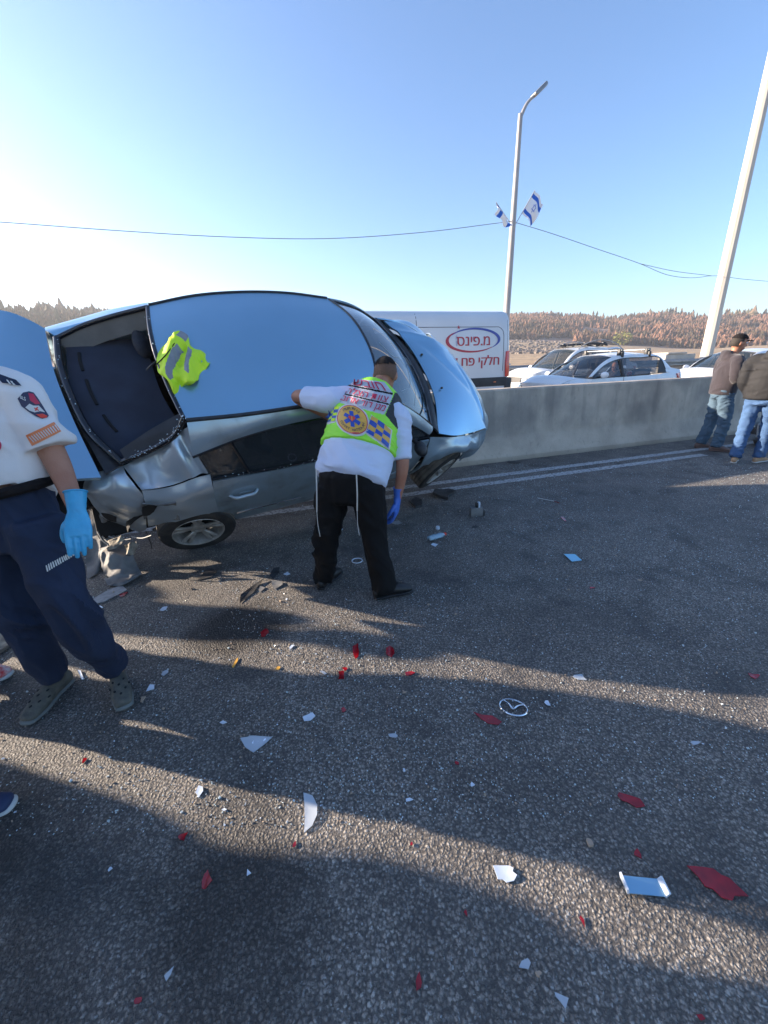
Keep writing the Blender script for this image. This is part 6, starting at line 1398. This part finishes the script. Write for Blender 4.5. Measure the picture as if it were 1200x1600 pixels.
add('shirt', fuse([loft([Jd['pelvis'], Jd['chest'], Jd['chest'] + V((0, 0, .04))], [(.18, .13), (.19, .12), (.1, .09)], RN)] + [loft([Jd['chest'].lerp(Jd['sh_' + q], .5), Jd['sh_' + q], Jd['el_' + q]], [.08, .075, .06], RN) for q in 'lr'], .02), M['hood'], dp)
add('trousers', fuse([tz(Jd, q, (.09, .09), (.07, .07), (.05, .05), RN) for q in 'lr'], .02), M['navy'], dp)

# ---------------------------------------------------------------- bystanders further left: unseen copies, each turned its own way, placed for their shadows
def copy_person(src, base, ang, label):
    root, J = src; base = V(base); r0 = PM[root.name].translation
    r = root.copy(); COL.objects.link(r); r['label'] = label
    mw = Matrix.Translation(base) @ cz(ang); r.matrix_world = mw; PM[r.name] = mw
    for ch in root.children:
        c = ch.copy(); COL.objects.link(c); c.parent = r
        for g in ch.children: d = g.copy(); COL.objects.link(d); d.parent = c
_a = math.radians(-SUN_AZ_TRAVEL)
def off(x, c): return V((x, (c - x * math.sin(_a)) / math.cos(_a), 0))
for i, (x, c_, ang, lb) in enumerate(((-7.1, 1.90, .4, 'bystander far to the left behind the car boot, outside the picture'),
        (-6.4, 1.74, 1.4, 'bystander left of the paramedic near the car boot, outside the picture'),
        (-3.4, .40, -.3, 'bystander next to the navy shoed one, outside the picture'),
        (-3.6, .02, 2.2, 'bystander at the end of the near row, outside the picture'),
        (-4.9, .26, .9, 'bystander in the second row facing the road, outside the picture'),
        (-5.0, -.2, 2.9, 'bystander in the second row turned away, outside the picture'),
        (-6.1, .64, 1.3, 'bystander at the back of the group facing the car, outside the picture'),
        (-4.0, 1.29, -.5, 'bystander added behind the paramedic to widen the shadow band, outside the picture'))):
    copy_person(BY[i % 2], off(x, c_), ang, lb)

# ---------------------------------------------------------------- safety vest thrown over the rear edge of the roof
rows = [[(268, 531, .03), (280, 525, .05), (292, 529, .04), (300, 546, .015), (313, 552, .03), (326, 559, .01)],
        [(254, 546, .015), (270, 545, .05), (284, 549, .02), (299, 560, .045), (314, 566, .02), (329, 566, .02)],
        [(246, 566, .02), (262, 570, .04), (279, 574, .01), (296, 576, .055), (310, 578, .02), (321, 580, .012)],
        [(248, 584, .01), (262, 588, .03), (279, 592, .02), (295, 590, .05), (307, 588, .02), (314, 584, .01)],
        [(262, 594, .0), (269, 603, .03), (282, 606, .02), (294, 604, .04), (304, 601, .02), (308, 597, .01)],
        [(270, 614, .0), (273, 621, .012), (278, 619, .01), (284, 610, .012), (290, 606, .012), (296, 604, .006)]]
net_ = [[tuple(Lc(u, v, 2, 1.432 - (.035 if u < 262 else 0) - (.05 if v > 604 else 0)) + V((0, 0, h))) for u, v, h in r] for r in rows]
gv = upsample(net_, 80, 90); P_ = gv.reshape(-1, 3)
fold = (1 - np.abs(vnoise(P_ * [22, 9, 9] + 4)) * 2.2) * .012 + vnoise(P_ * 30 + 9) * .003; gv[..., 2] += fold.reshape(gv.shape[:2])
sv = thing('safety_vest', 'crumpled neon yellow safety vest thrown over the rear edge of the car roof', 'safety vest', WM)
n_, m_ = gv.shape[:2]; vs = [tuple(p) for p in P_] if 0 else [tuple(p) for p in gv.reshape(-1, 3)]; vs2 = [(p[0], p[1], p[2] - .006) for p in vs]
def bandmask(i, j): a, b = i / n_, j / m_; return (abs(b - (.44 - .18 * a)) < .075 and .22 < a < .78) or (abs(b - (.58 + .14 * a)) < .055 and .08 < a < .62) or (abs(b - .32) < .10 and a < .10)
fc, fb2 = [], []
for i in range(n_ - 1):
    for j in range(m_ - 1): (fb2 if bandmask(i, j) else fc).append((i * m_ + j, i * m_ + j + 1, (i + 1) * m_ + j + 1, (i + 1) * m_ + j))
k = len(vs); bot = [tuple(q + k for q in f)[::-1] for f in grid_faces(n_, m_)]
cl = add('cloth', (vs + vs2, fc + bot), M['hiyel'], sv, True); add('reflective_tape', (vs, fb2), M['grefl'], cl, True)
add('lining_edge', tube([Lc(243, 571, 2, 1.43), Lc(258, 556, 2, 1.475), Lc(270, 540, 2, 1.485), Lc(276, 531, 2, 1.48)], .004, 5, 16), M['kippa'], cl, True)
add('snapped_strut', tube([Lc(229, 578, 2, 1.36), Lc(238, 569, 2, 1.41), Lc(250, 561, 2, 1.43)], .006, 6, 10), M['rubber'], car, True)

# ---------------------------------------------------------------- debris on the road
def dims(u, v, w_, h_): return (G(u + w_ / 2, v) - G(u - w_ / 2, v)).length, (G(u, v - h_ / 2) - G(u, v + h_ / 2)).length
def shard(u, v, w_, h_, m, label, cat='plastic shard', name='plastic_shard', n=6, rot=None, bend=.15, thick=.0025, group=None, seed=None, lift=0, shape=None):
    rs = random.Random(seed if seed is not None else int(u * 7 + v)); W_, D_ = dims(u, v, w_, h_); c = G(u, v)
    ct = sorted(rs.uniform(0, 2 * math.pi) if 0 else (2 * math.pi * (k + rs.uniform(-.35, .35)) / n) for k in range(n))
    out = shape or [(math.cos(a) * .5 * q_, math.sin(a) * .5 * q_) for a, q_ in ((a, rs.uniform(.45, 1.15)) for a in ct)]
    R_ = rot if rot is not None else 0; vs, fs = [], []; k = len(out)
    for ring, q in ((0, 1.0), (1, .55), (2, .12)):
        for x, y in out:
            x, y = x * q, y * q; X = (x * math.cos(R_) - y * math.sin(R_)) * W_; Y_ = (x * math.sin(R_) + y * math.cos(R_)) * D_
            vs.append((c.x + X, c.y + Y_, bend * (x * x * 1.2 + y * .22 + .15) * min(W_, D_, .06) * 1.2 + lift))
    z0 = min(p[2] for p in vs) - .0015; vs = [(p[0], p[1], p[2] - z0 + .001) for p in vs]; K = len(vs)
    top = [(r * k + j, r * k + (j + 1) % k, (r + 1) * k + (j + 1) % k, (r + 1) * k + j) for r in (0, 1) for j in range(k)] + [tuple(2 * k + j for j in range(k))]
    vs += [(p[0], p[1], p[2] + thick) for p in vs]; fs = [f[::-1] for f in top] + [tuple(i + K for i in f) for f in top] + [(j, (j + 1) % k, K + (j + 1) % k, K + j) for j in range(k)]
    o = add(name, (vs, fs), M[m], ang=30); recenter(o); return meta(o, label, cat, group)
RS = 'red lens shards on the road'; WS = 'white and clear shards on the road'
BIG = {(1120, 1380): [(-.5, .48), (-.1, .44), (.12, .38), (.2, .2), (.34, .1), (.5, -.42), (.2, -.38), (.08, -.5), (-.12, -.42), (-.2, -.2), (-.36, -.1), (-.38, .15)], (985, 1252): [(-.5, .3), (-.35, .5), (.1, .3), (.45, .05), (.5, -.4), (.1, -.45), (-.2, -.1), (-.42, .0)], (762, 1124): [(-.5, .5), (-.2, .3), (.2, .2), (.5, -.3), (.35, -.5), (-.05, -.35), (-.3, .05)]}
for a in [
 (1120, 1380, 66, 44, 'sred', 'largest red lens shard, jagged, in the sunlit strip at the lower right', 5),
 (985, 1252, 34, 22, 'sred', 'dark red shard in shade above the sunlit strip at the right', 5),
 (762, 1124, 40, 20, 'sred', 'long dark red shard just left of the fallen chrome emblem', 5),
 (556, 1018, 14, 26, 'sred', 'dark red upright shard at the tip of the upper shadow band', 5),
 (610, 1018, 20, 18, 'sred', 'dark red shard at the end of the upper shadow band', 6),
 (534, 1056, 14, 14, 'sred', 'bright red square chip in the sunlit band below the medic', 4),
 (539, 1046, 9, 7, 'sred', 'tiny orange red chip touching the bright red square one', 4),
 (640, 1053, 16, 9, 'sred', 'bright red flat chip in the sunlit band right of the square one', 5),
 (536, 1111, 9, 13, 'sred', 'small dark red chip below the sunlit band', 5),
 (996, 1335, 15, 16, 'sred', 'bright red triangle in the sunlit strip above the silver bracket', 3),
 (910, 1438, 9, 20, 'sred', 'narrow bright red splinter on the lower shadow edge', 4),
 (728, 1428, 7, 13, 'sred', 'small bright red splinter in the lower shade', 4),
 (655, 1535, 14, 40, 'sred', 'long dark red splinter near the bottom centre', 4),
 (713, 1193, 11, 9, 'sred', 'small red chip in shade below the emblem', 5),
 (322, 1375, 22, 32, 'sred', 'dull dark red piece in the lower left shade', 5),
 (285, 1308, 16, 14, 'sred', 'dull dark red chip above the other one at the lower left', 5),
 (132, 1190, 10, 12, 'sred', 'red chip in the shade at the left below the paramedic', 5),
 (218, 1565, 18, 12, 'sred', 'bright red chip near the bottom left', 6),
 (413, 990, 14, 12, 'sred', 'dark red chip on the oily shadow under the car', 5),
 (192, 930, 16, 8, 'sred', 'red chip beside the grey torn panel', 5),
 (643, 1320, 7, 7, 'sred', 'tiny red chip in the sunlit wedge at the centre', 5),
 (460, 1322, 10, 13, 'sred', 'dull red chip below the crescent lens piece', 5),
 (880, 811, 10, 8, 'sred', 'small red chip far off on the shaded road', 5),
 (925, 919, 16, 4, 'sred', 'thin reddish sliver on the shaded road at the right', 4),
 (1178, 1057, 20, 7, 'sred', 'thin red sliver near the right edge in shade', 4),
 (1095, 1592, 12, 14, 'sred', 'red chip at the bottom right edge', 5)]:
    shard(*a[:6], n=a[6] + (2 if a[2] > 12 else 0), group=RS, shape=BIG.get(a[:2]))
for a in [
 (790, 1367, 34, 26, 'swhite', 'bluish white shard with a notched side in the sunlit strip', 6),
 (483, 1121, 19, 18, 'swhite', 'white shard with a pointed corner in the middle shade', 5),
 (312, 1237, 16, 24, 'swhite', 'upright white shard in the left shade', 5),
 (237, 1075, 18, 14, 'swhite', 'folded white shard right of the paramedic shoe', 4),
 (255, 953, 13, 9, 'swhite', 'small white chip beside the grey torn panel shadow', 5),
 (638, 1250, 15, 12, 'swhite', 'white chip at the tip of the centre shadow', 4),
 (389, 1363, 14, 12, 'swhite', 'white triangle in the lower shade', 3),
 (263, 1525, 18, 26, 'sclear', 'clear triangle near the bottom left', 3),
 (820, 1507, 22, 22, 'sclear', 'clear square shard at the lower centre', 4),
 (877, 1562, 20, 26, 'sclear', 'clear oblong shard near the bottom right', 5),
 (612, 1150, 24, 10, 'sclear', 'clear forked sliver left of the long dark red shard', 4),
 (905, 1060, 26, 12, 'sclear', 'clear shard in the sunlit band right of the emblem', 5),
 (259, 1052, 10, 8, 'sclear', 'clear chip beyond the folded white shard', 5),
 (350, 1130, 12, 6, 'swhite', 'small white flake above the sunlit wedge at the left', 4),
 (456, 1011, 9, 9, 'swhite', 'small white chip inside the upper shadow band', 4),
 (506, 1052, 14, 9, 'sclear', 'clear flake left of the bright red square chip', 4),
 (350, 1266, 9, 9, 'swhite', 'tiny white flake under the upright white shard', 4),
 (173, 1358, 6, 9, 'swhite', 'tiny white flake at the far lower left', 5),
 (1085, 1162, 22, 8, 'sclear', 'clear sliver at the right below the sunlit band', 4),
 (737, 1227, 9, 8, 'swhite', 'tiny white flake in the centre shade', 5),
 (665, 1128, 0, 0, '', '', 0)]:
    if a[6]: shard(*a[:6], n=a[6] + (1 if a[2] > 14 else 0), group=WS, shape=[(-.5, .48), (.25, .46), (.42, .3), (.34, .12), (.5, -.1), (.3, -.4), (-.05, -.48), (-.2, -.3), (-.42, -.3)] if a[0] == 790 else None)
shard(482, 1270, 30, 60, 'sclear', 'large crescent shaped clear lens piece in the left shade', n=8, shape=[(-.42, .5), (.1, .42), (.42, .15), (.48, -.1), (.3, -.35), (-.05, -.5), (-.12, -.2), (-.25, .15)], group=WS, bend=.2)
shard(398, 1163, 50, 26, 'sclear', 'jagged clear lens piece in the sunlit wedge', n=7, shape=[(-.5, .3), (-.1, .45), (.5, .3), (.3, -.1), (.05, -.5), (-.25, -.2)], group=WS)
shard(403, 1160, 22, 14, 'swhite', 'white disc lying on the jagged clear lens piece', n=9, group=WS, lift=.004)
shard(855, 1100, 10, 9, 'swhite', 'small round white chip right of the emblem', n=8, cat='chip', name='plastic_chip')
shard(895, 872, 19, 11, 'scyan', 'pale cyan oblong piece alone on the shaded road', n=4, shape=[(-.5, .45), (.42, .4), (.5, -.4), (-.4, -.5)], cat='plastic piece', name='plastic_piece')
shard(368, 1036, 7, 20, 'samb', 'amber oblong reflector piece in the sunlit band', n=5, cat='reflector', name='reflector_piece')
shard(435, 1045, 8, 7, 'samb', 'small amber chip right of the amber oblong', n=5, cat='plastic chip', name='plastic_chip')
shard(922, 1320, 14, 16, 'stone', 'tan pebble on the sunlit strip', n=7, cat='pebble', name='pebble', thick=.010)
shard(841, 1523, 10, 12, 'stone', 'tan pebble in the lower shade', n=7, cat='pebble', name='pebble', thick=.008)
shard(224, 1093, 8, 11, 'stone', 'orange brown pebble right of the paramedic shoe', n=7, cat='pebble', name='pebble', thick=.006)
shard(1000, 907, 12, 4, 'stone', 'beige sliver on the shaded road at the right', n=4, cat='sliver', name='sliver')
shard(393, 924, 24, 34, 'dplast', 'pointed black trim shard in the sunlit patch', n=4, shape=[(.45, .5), (.2, -.1), (-.3, -.5), (-.5, -.2), (0, .3)], cat='trim shard', name='trim_shard', bend=.5)
shard(434, 914, 30, 18, 'plast', 'grey curled shard beside the black trim shards', n=5, cat='trim shard', name='trim_shard', bend=.5)
shard(409, 921, 20, 12, 'plast', 'tan grey flake between the black and grey shards', n=5, cat='trim shard', name='trim_shard', bend=.3)
shard(433, 893, 16, 22, 'dplast', 'black curled scrap above the grey curled shard', n=5, cat='trim shard', name='trim_shard', bend=.6)
shard(449, 897, 12, 5, 'swhite', 'small white strip beside the black curled scrap', n=4, cat='plastic chip', name='plastic_chip')
shard(325, 897, 30, 18, 'dplast', 'flat dark scrap on the sunlit patch near the rear wheel', n=6, cat='scrap', name='scrap', bend=.4)
shard(300, 921, 8, 4, 'dplast', 'tiny black scrap in the sunlit patch', n=5, cat='scrap', name='scrap')
shard(694, 775, 34, 16, 'dplast', 'black rubber lump near the front wheel', n=8, cat='rubber lump', name='rubber_lump', bend=1.0, thick=.03)
shard(652, 787, 20, 14, 'dplast', 'smaller black lump left of the rubber lump', n=7, cat='rubber lump', name='rubber_lump', bend=.8, thick=.025)
shard(741, 824, 16, 5, 'dplast', 'thin dark strip below the grey bracket', n=5, cat='scrap', name='scrap')
shard(803, 723, 22, 6, 'dplast', 'flat dark scrap at the foot of the barrier', n=6, cat='scrap', name='scrap', bend=.4)
shard(618, 818, 22, 8, 'sgrey', 'pale grey flat piece under the hanging blue glove', n=5, cat='plastic piece', name='plastic_piece')
shard(531, 830, 10, 12, 'swhite', 'small white piece between the medic legs', n=4, cat='plastic piece', name='plastic_piece')
# scrap metal and odd pieces with parts of their own
o = thing('metal_bracket', 'silver blue bracket with folded ends in the sunlit strip', 'bracket', G(1003, 1385))
W_, D_ = dims(1003, 1385, 58, 24)
add('plate', xf(box(-W_ / 2, W_ / 2, -D_ / 2, D_ / 2, .004, .007), Matrix.Translation(G(1003, 1388)) @ cz(-.05) @ cy(.12) @ Matrix.Translation((0, 0, .006))), M['scyan'] if 0 else M['paint'], o)
for s_ in (-1, 1): add('folded_end', xf(box(-.003, .003, -D_ / 2, D_ / 2, 0, .022), Matrix.Translation(G(1003, 1388)) @ cz(-.05) @ cy(.12) @ Matrix.Translation((s_ * W_ / 2, 0, .008)) @ cy(s_ * .35)), M['swhite'], o)
o = thing('emblem', 'chrome oval car emblem with wing shape lying on the road', 'emblem', G(802, 1105))
ec = G(802, 1105, .006); ew, eh = dims(802, 1105, 40, 34)
F = Matrix.Translation(ec) @ cz(-.35) @ cx(-.12)
add('emblem_ring', xf(tube([(math.cos(a) * ew * .52, math.sin(a) * ew * .44, 0) for a in np.linspace(0, 2 * math.pi, 40, endpoint=False)], .0042, 8, closed=True), F), M['chrome'], o)
add('emblem_wing', xf(tube([(-ew * .38, ew * .26, .001), (-ew * .17, ew * .12, .001), (0, -ew * .10, .001), (ew * .17, ew * .12, .001), (ew * .38, ew * .26, .001)], [.003, .004, .0052, .004, .003], 8, 24), F), M['chrome'], o)
o = thing('plastic_bottle', 'crushed clear plastic bottle lying on the shaded road', 'bottle', G(682, 838))
bc_ = G(682, 838, .03); bd_ = (G(700, 833) - G(668, 842)).normalized()
me = fuse([loft([bc_ - bd_ * .08, bc_ - bd_ * .02, bc_ + bd_ * .05, bc_ + bd_ * .08], [(.032, .018), (.036, .020), (.028, .022), (.014, .014)], bd_.cross(V((0, 0, 1))), k=16)], .005, 1); wrinkle(me, .008, 26, seed=5); add('bottle_body', me, M['bottle'], o)
add('bottle_cap', xf(lathe([(.0001, 0), (.014, 0), (.014, .018), (.0001, .018)], 16), frame(bc_ + bd_ * .085, bd_.cross(V((0, 0, 1))), bd_)), M['hred'], o)
add('label_wrap', tube([bc_ - bd_ * .085 + V((0, 0, -.005)), bc_ - bd_ * .07], .016, 8), M['stub'], o)
o = thing('white_cap', 'small white cap standing behind the crushed bottle', 'cap', G(684, 827)); add('cap_body', xf(lathe([(.0001, .03), (.018, .03), (.02, .004), (.0001, .004)], 14), frame(G(684, 827), (1, 0, 0), (0, 0, 1))), M['swhite'], o)
shard(681, 852, 15, 6, 'swhite', 'white strip just below the crushed bottle', n=4, cat='plastic chip', name='plastic_chip')
o = thing('headlamp_ring', 'white oval ring lying behind the medic between his feet', 'ring', G(558, 876))
add('ring_body', tube([G(558, 876, .006) + V((math.cos(a) * .042, math.sin(a) * .042, 0)) for a in np.linspace(0, 2 * math.pi, 28, endpoint=False)], .004, 6, closed=True), M['swhite'], o)
o = thing('grey_block', 'broken grey metal bracket standing upright on the shaded road', 'metal bracket', G(746, 806))
c_ = G(744, 806); F = frame(c_, V((1, .1, 0)), V((-.1, 1, 0)))
add('base_block', xf(box(-.065, .06, -.03, .03, .002, .095, .006), F), M['plast'], o); add('upright_fin', xf(box(.012, .032, -.02, .02, .095, .15, .004), F), M['swhite'], o); add('dark_gap', xf(box(-.010, .012, -.02, .025, .095, .14, .003), F), M['dplast'], o); add('side_foot', xf(box(.06, .085, -.02, .02, .002, .06, .005), F), M['dplast'], o)
o = thing('thin_rod', 'thin pale rod lying on the shaded road at the centre right', 'rod', G(852, 780)); add('rod', tube([G(840, 778, .006), G(866, 783, .006)], .004, 6), M['tape'], o); add('rod_tip', tube([G(866, 783, .006), G(874, 786, .006)], .0035, 6), M['sred'], o)
# torn bumper skin and liner below the crushed corner
def crumple(name, label, cat, rows_, m, amp, sc_, thick=.006, parent=None):
    g = upsample([[tuple(p) for p in r] for r in rows_], 34, 30); P_ = g.reshape(-1, 3); d = (1 - np.abs(vnoise(P_ * sc_ + 3)) * 2.4) * amp + vnoise(P_ * sc_ * 2.7) * amp * .6; g = (P_ + np.array([.3, -.7, .6]) * d[:, None])
    g[:, 2] = np.maximum(g[:, 2], .004); vs = [tuple(p) for p in g]; v2 = [(p[0] + .002, p[1] + thick, p[2] + thick * .3) for p in vs]; f = grid_faces(34, 30); K = len(vs)
    ring = [i * 30 for i in range(34)] + [33 * 30 + j for j in range(1, 30)] + [i * 30 + 29 for i in range(32, -1, -1)] + [j for j in range(28, 0, -1)]
    fs = f + [tuple(i + K for i in q)[::-1] for q in f] + [(ring[q], ring[(q + 1) % len(ring)], K + ring[(q + 1) % len(ring)], K + ring[q]) for q in range(len(ring))]
    o = add(name, (vs + v2, fs), M[m], parent, ang=50)
    if parent is None: recenter(o); meta(o, label, cat)
    return o
bs = thing('bumper_skin', 'torn grey bumper skin hanging crumpled to the road behind the rear wheel', 'bumper', G(190, 905))
K_ = lambda u, v, Y_: atY(u, v, Y_)
crumple('torn_skin', '', '', [[K_(154, 858, 2.95), K_(175, 852, 2.92), K_(200, 850, 2.95)], [K_(158, 875, 2.88), K_(180, 872, 2.82), K_(208, 868, 2.88)], [K_(163, 895, 2.80), K_(186, 892, 2.74), K_(216, 888, 2.84)], [G(168, 915, .01), G(192, 915, .01), G(222, 898, .01)]], 'plast', .030, 9, parent=bs)
crumple('liner_strip', '', '', [[K_(168, 846, 2.9), K_(190, 838, 2.9)], [K_(172, 854, 2.84), K_(192, 848, 2.86)], [K_(160, 862, 2.82), K_(180, 858, 2.82)]], 'foam', .02, 14, parent=bs)
crumple('liner_scrap', '', '', [[K_(194, 852, 2.9), K_(212, 846, 2.9)], [K_(196, 862, 2.86), K_(214, 856, 2.86)], [K_(190, 868, 2.84), K_(208, 866, 2.84)]], 'foam', .02, 16, parent=bs)
crumple('inner_panel', '', '', [[K_(138, 795, 3.15), K_(165, 812, 3.1), K_(178, 828, 3.1)], [K_(140, 825, 3.1), K_(160, 840, 3.05), K_(176, 846, 3.0)], [K_(135, 870, 3.0), K_(150, 868, 2.98), K_(162, 858, 2.95)], [G(136, 905, .01), G(146, 900, .01), G(156, 890, .01)]], 'plast', .022, 7, parent=bs)
add('dangling_strap', tube([K_(166, 900, 2.72), K_(172, 915, 2.66), G(178, 926, .01)], .008, 6, 12), M['foam'], bs)
for a in (((152, 830), (170, 852)), ((160, 838), (180, 850)), ((170, 838), (205, 842)), ((205, 838), (238, 836))): add('torn_wire', tube([K_(*a[0], 3.0), K_((a[0][0] + a[1][0]) / 2, (a[0][1] + a[1][1]) / 2 + 4, 2.96), K_(*a[1], 2.94)], .006, 5, 10), M['steel'], bs)
shard(166, 934, 44, 30, 'sgrey', 'grey flat panel piece below the torn bumper skin', n=6, shape=[(-.5, -.45), (-.2, .3), (.1, .5), (.5, .25), (.1, -.2)], cat='panel piece', name='panel_piece', bend=.25, thick=.006)
shard(146, 953, 30, 12, 'swhite', 'pale panel strip poking out from behind the paramedic leg', n=5, cat='panel piece', name='panel_piece', bend=.3, thick=.006)
shard(126, 1056, 22, 12, 'tape' if 0 else 'swhite', 'thin pale strip between the paramedic shoes', n=4, shape=[(-.5, .5), (-.3, .5), (.5, -.4), (.4, -.5)], cat='strip', name='plastic_strip')
shard(4, 1008, 66, 46, 'foam', 'beige broken board in sunlight behind the paramedic at the left edge', n=6, cat='board', name='broken_board', bend=.25, thick=.02)
# heap of engine parts beside the men
hp_ = thing('engine_debris', 'heap of dark engine parts on the road by the men at the right edge', 'engine parts', G(1192, 703))
for k in range(26):
    c_ = G(1192, 700) + V((random.uniform(-.10, .55), random.uniform(-.15, .35), random.uniform(.04, .38))); q = random.uniform(.04, .11)
    F = Matrix.Translation(c_) @ cz(random.random() * 3) @ cx(random.random() * 3)
    if k % 3 == 0: add('pipe', tube([c_ - V((q, 0, c_.z * .5)), c_ + V((0, q, q * .5)), c_ + V((q, 0, 0))], .016, 6, 10), M['rubber' if k % 2 else 'steel'], hp_)
    elif k % 3 == 1: add('casting', xf(box(-q, q, -q * .6, q * .6, -q * .5, q * .5, .012), F), M['alloy' if k % 2 else 'dplast'], hp_)
    else: add('scrap_plate', xf(box(-q, q, -q, q, -.004, .004), F), M['plast'], hp_)

# ---------------------------------------------------------------- glass crumbs and grit strewn over the road: nobody could count them
def strew(name, n, m, s0, s1, dens, zs=1.0, seed=1):
    rg = np.random.default_rng(seed); x = rg.uniform(-3.2, 7.5, n * 6); y = rg.uniform(.25, 1, n * 6); y = .3 + (y ** 1.6) * 5.6
    keep = rg.uniform(0, 1, n * 6) < dens(x, y); keep &= (x * RN.x + y * RN.y) < 5.1; x = x[keep][:n]; y = y[keep][:n]; n = len(x)
    s = rg.uniform(s0, s1, n) * (1 + (rg.random(n) < .05) * .9); a = rg.uniform(0, 6.28, n); b = rg.uniform(-.6, .6, n)
    base = np.array([(i, j, k) for i in (-1, 1) for j in (-1, 1) for k in (-1, 1)], float)
    q = base[None] * s[:, None, None] * np.array([1, .75, .6 * zs]) * rg.uniform(.6, 1.25, (n, 8, 1))
    X = q[..., 0] * np.cos(b)[:, None] - q[..., 2] * np.sin(b)[:, None]; Z = q[..., 0] * np.sin(b)[:, None] + q[..., 2] * np.cos(b)[:, None]; Yq = q[..., 1]
    P = np.stack([X * np.cos(a)[:, None] - Yq * np.sin(a)[:, None] + x[:, None], X * np.sin(a)[:, None] + Yq * np.cos(a)[:, None] + y[:, None], Z - Z.min(1)[:, None] + .0008], -1)
    f0 = np.array([(0, 1, 3, 2), (4, 6, 7, 5), (0, 4, 5, 1), (2, 3, 7, 6), (0, 2, 6, 4), (1, 5, 7, 3)]); F_ = (f0[None] + 8 * np.arange(n)[:, None, None]).reshape(-1, 4)
    me = bpy.data.meshes.new(name); me.from_pydata(P.reshape(-1, 3).tolist(), [], F_.tolist()); me.materials.append(M[m]); o = bpy.data.objects.new(name, me); COL.objects.link(o); return meta(o, kind='stuff')
def dn(x, y):
    P = np.stack([x, y, 0 * x], 1); return np.clip(.48 + .5 * vnoise(P * 1.1 + 20) + .35 * vnoise(P * 4.3) + .25 * np.clip(x, -1, 1.5) * .4, .04, 1)
strew('glass_crumbs', 36000, 'crumb', .0010, .0025, dn, seed=4)
strew('glass_grit', 2000, 'swhite', .0012, .0032, lambda x, y: dn(x, y) * .9, .5, seed=9)
strew('road_grit', 5000, 'stone', .0012, .0036, lambda x, y: .5 + 0 * x, seed=12)

# ------------------------------------------------------------------ afternoon haze over the valley
hz = add('haze', box(-640, 720, -60, 900, -1.2, 50), bpy.data.materials.new('valley_haze'), smooth=False)
hm_ = hz.data.materials[0]; hm_.use_nodes = True; t_ = hm_.node_tree; t_.nodes.remove(t_.nodes['Principled BSDF']); pv_ = t_.nodes.new('ShaderNodeVolumePrincipled')
pv_.inputs['Color'].default_value = (.93, .95, 1, 1); pv_.inputs['Density'].default_value = .0005; pv_.inputs['Anisotropy'].default_value = .35
t_.links.new(pv_.outputs[0], t_.nodes['Material Output'].inputs['Volume']); meta(hz, kind='stuff')
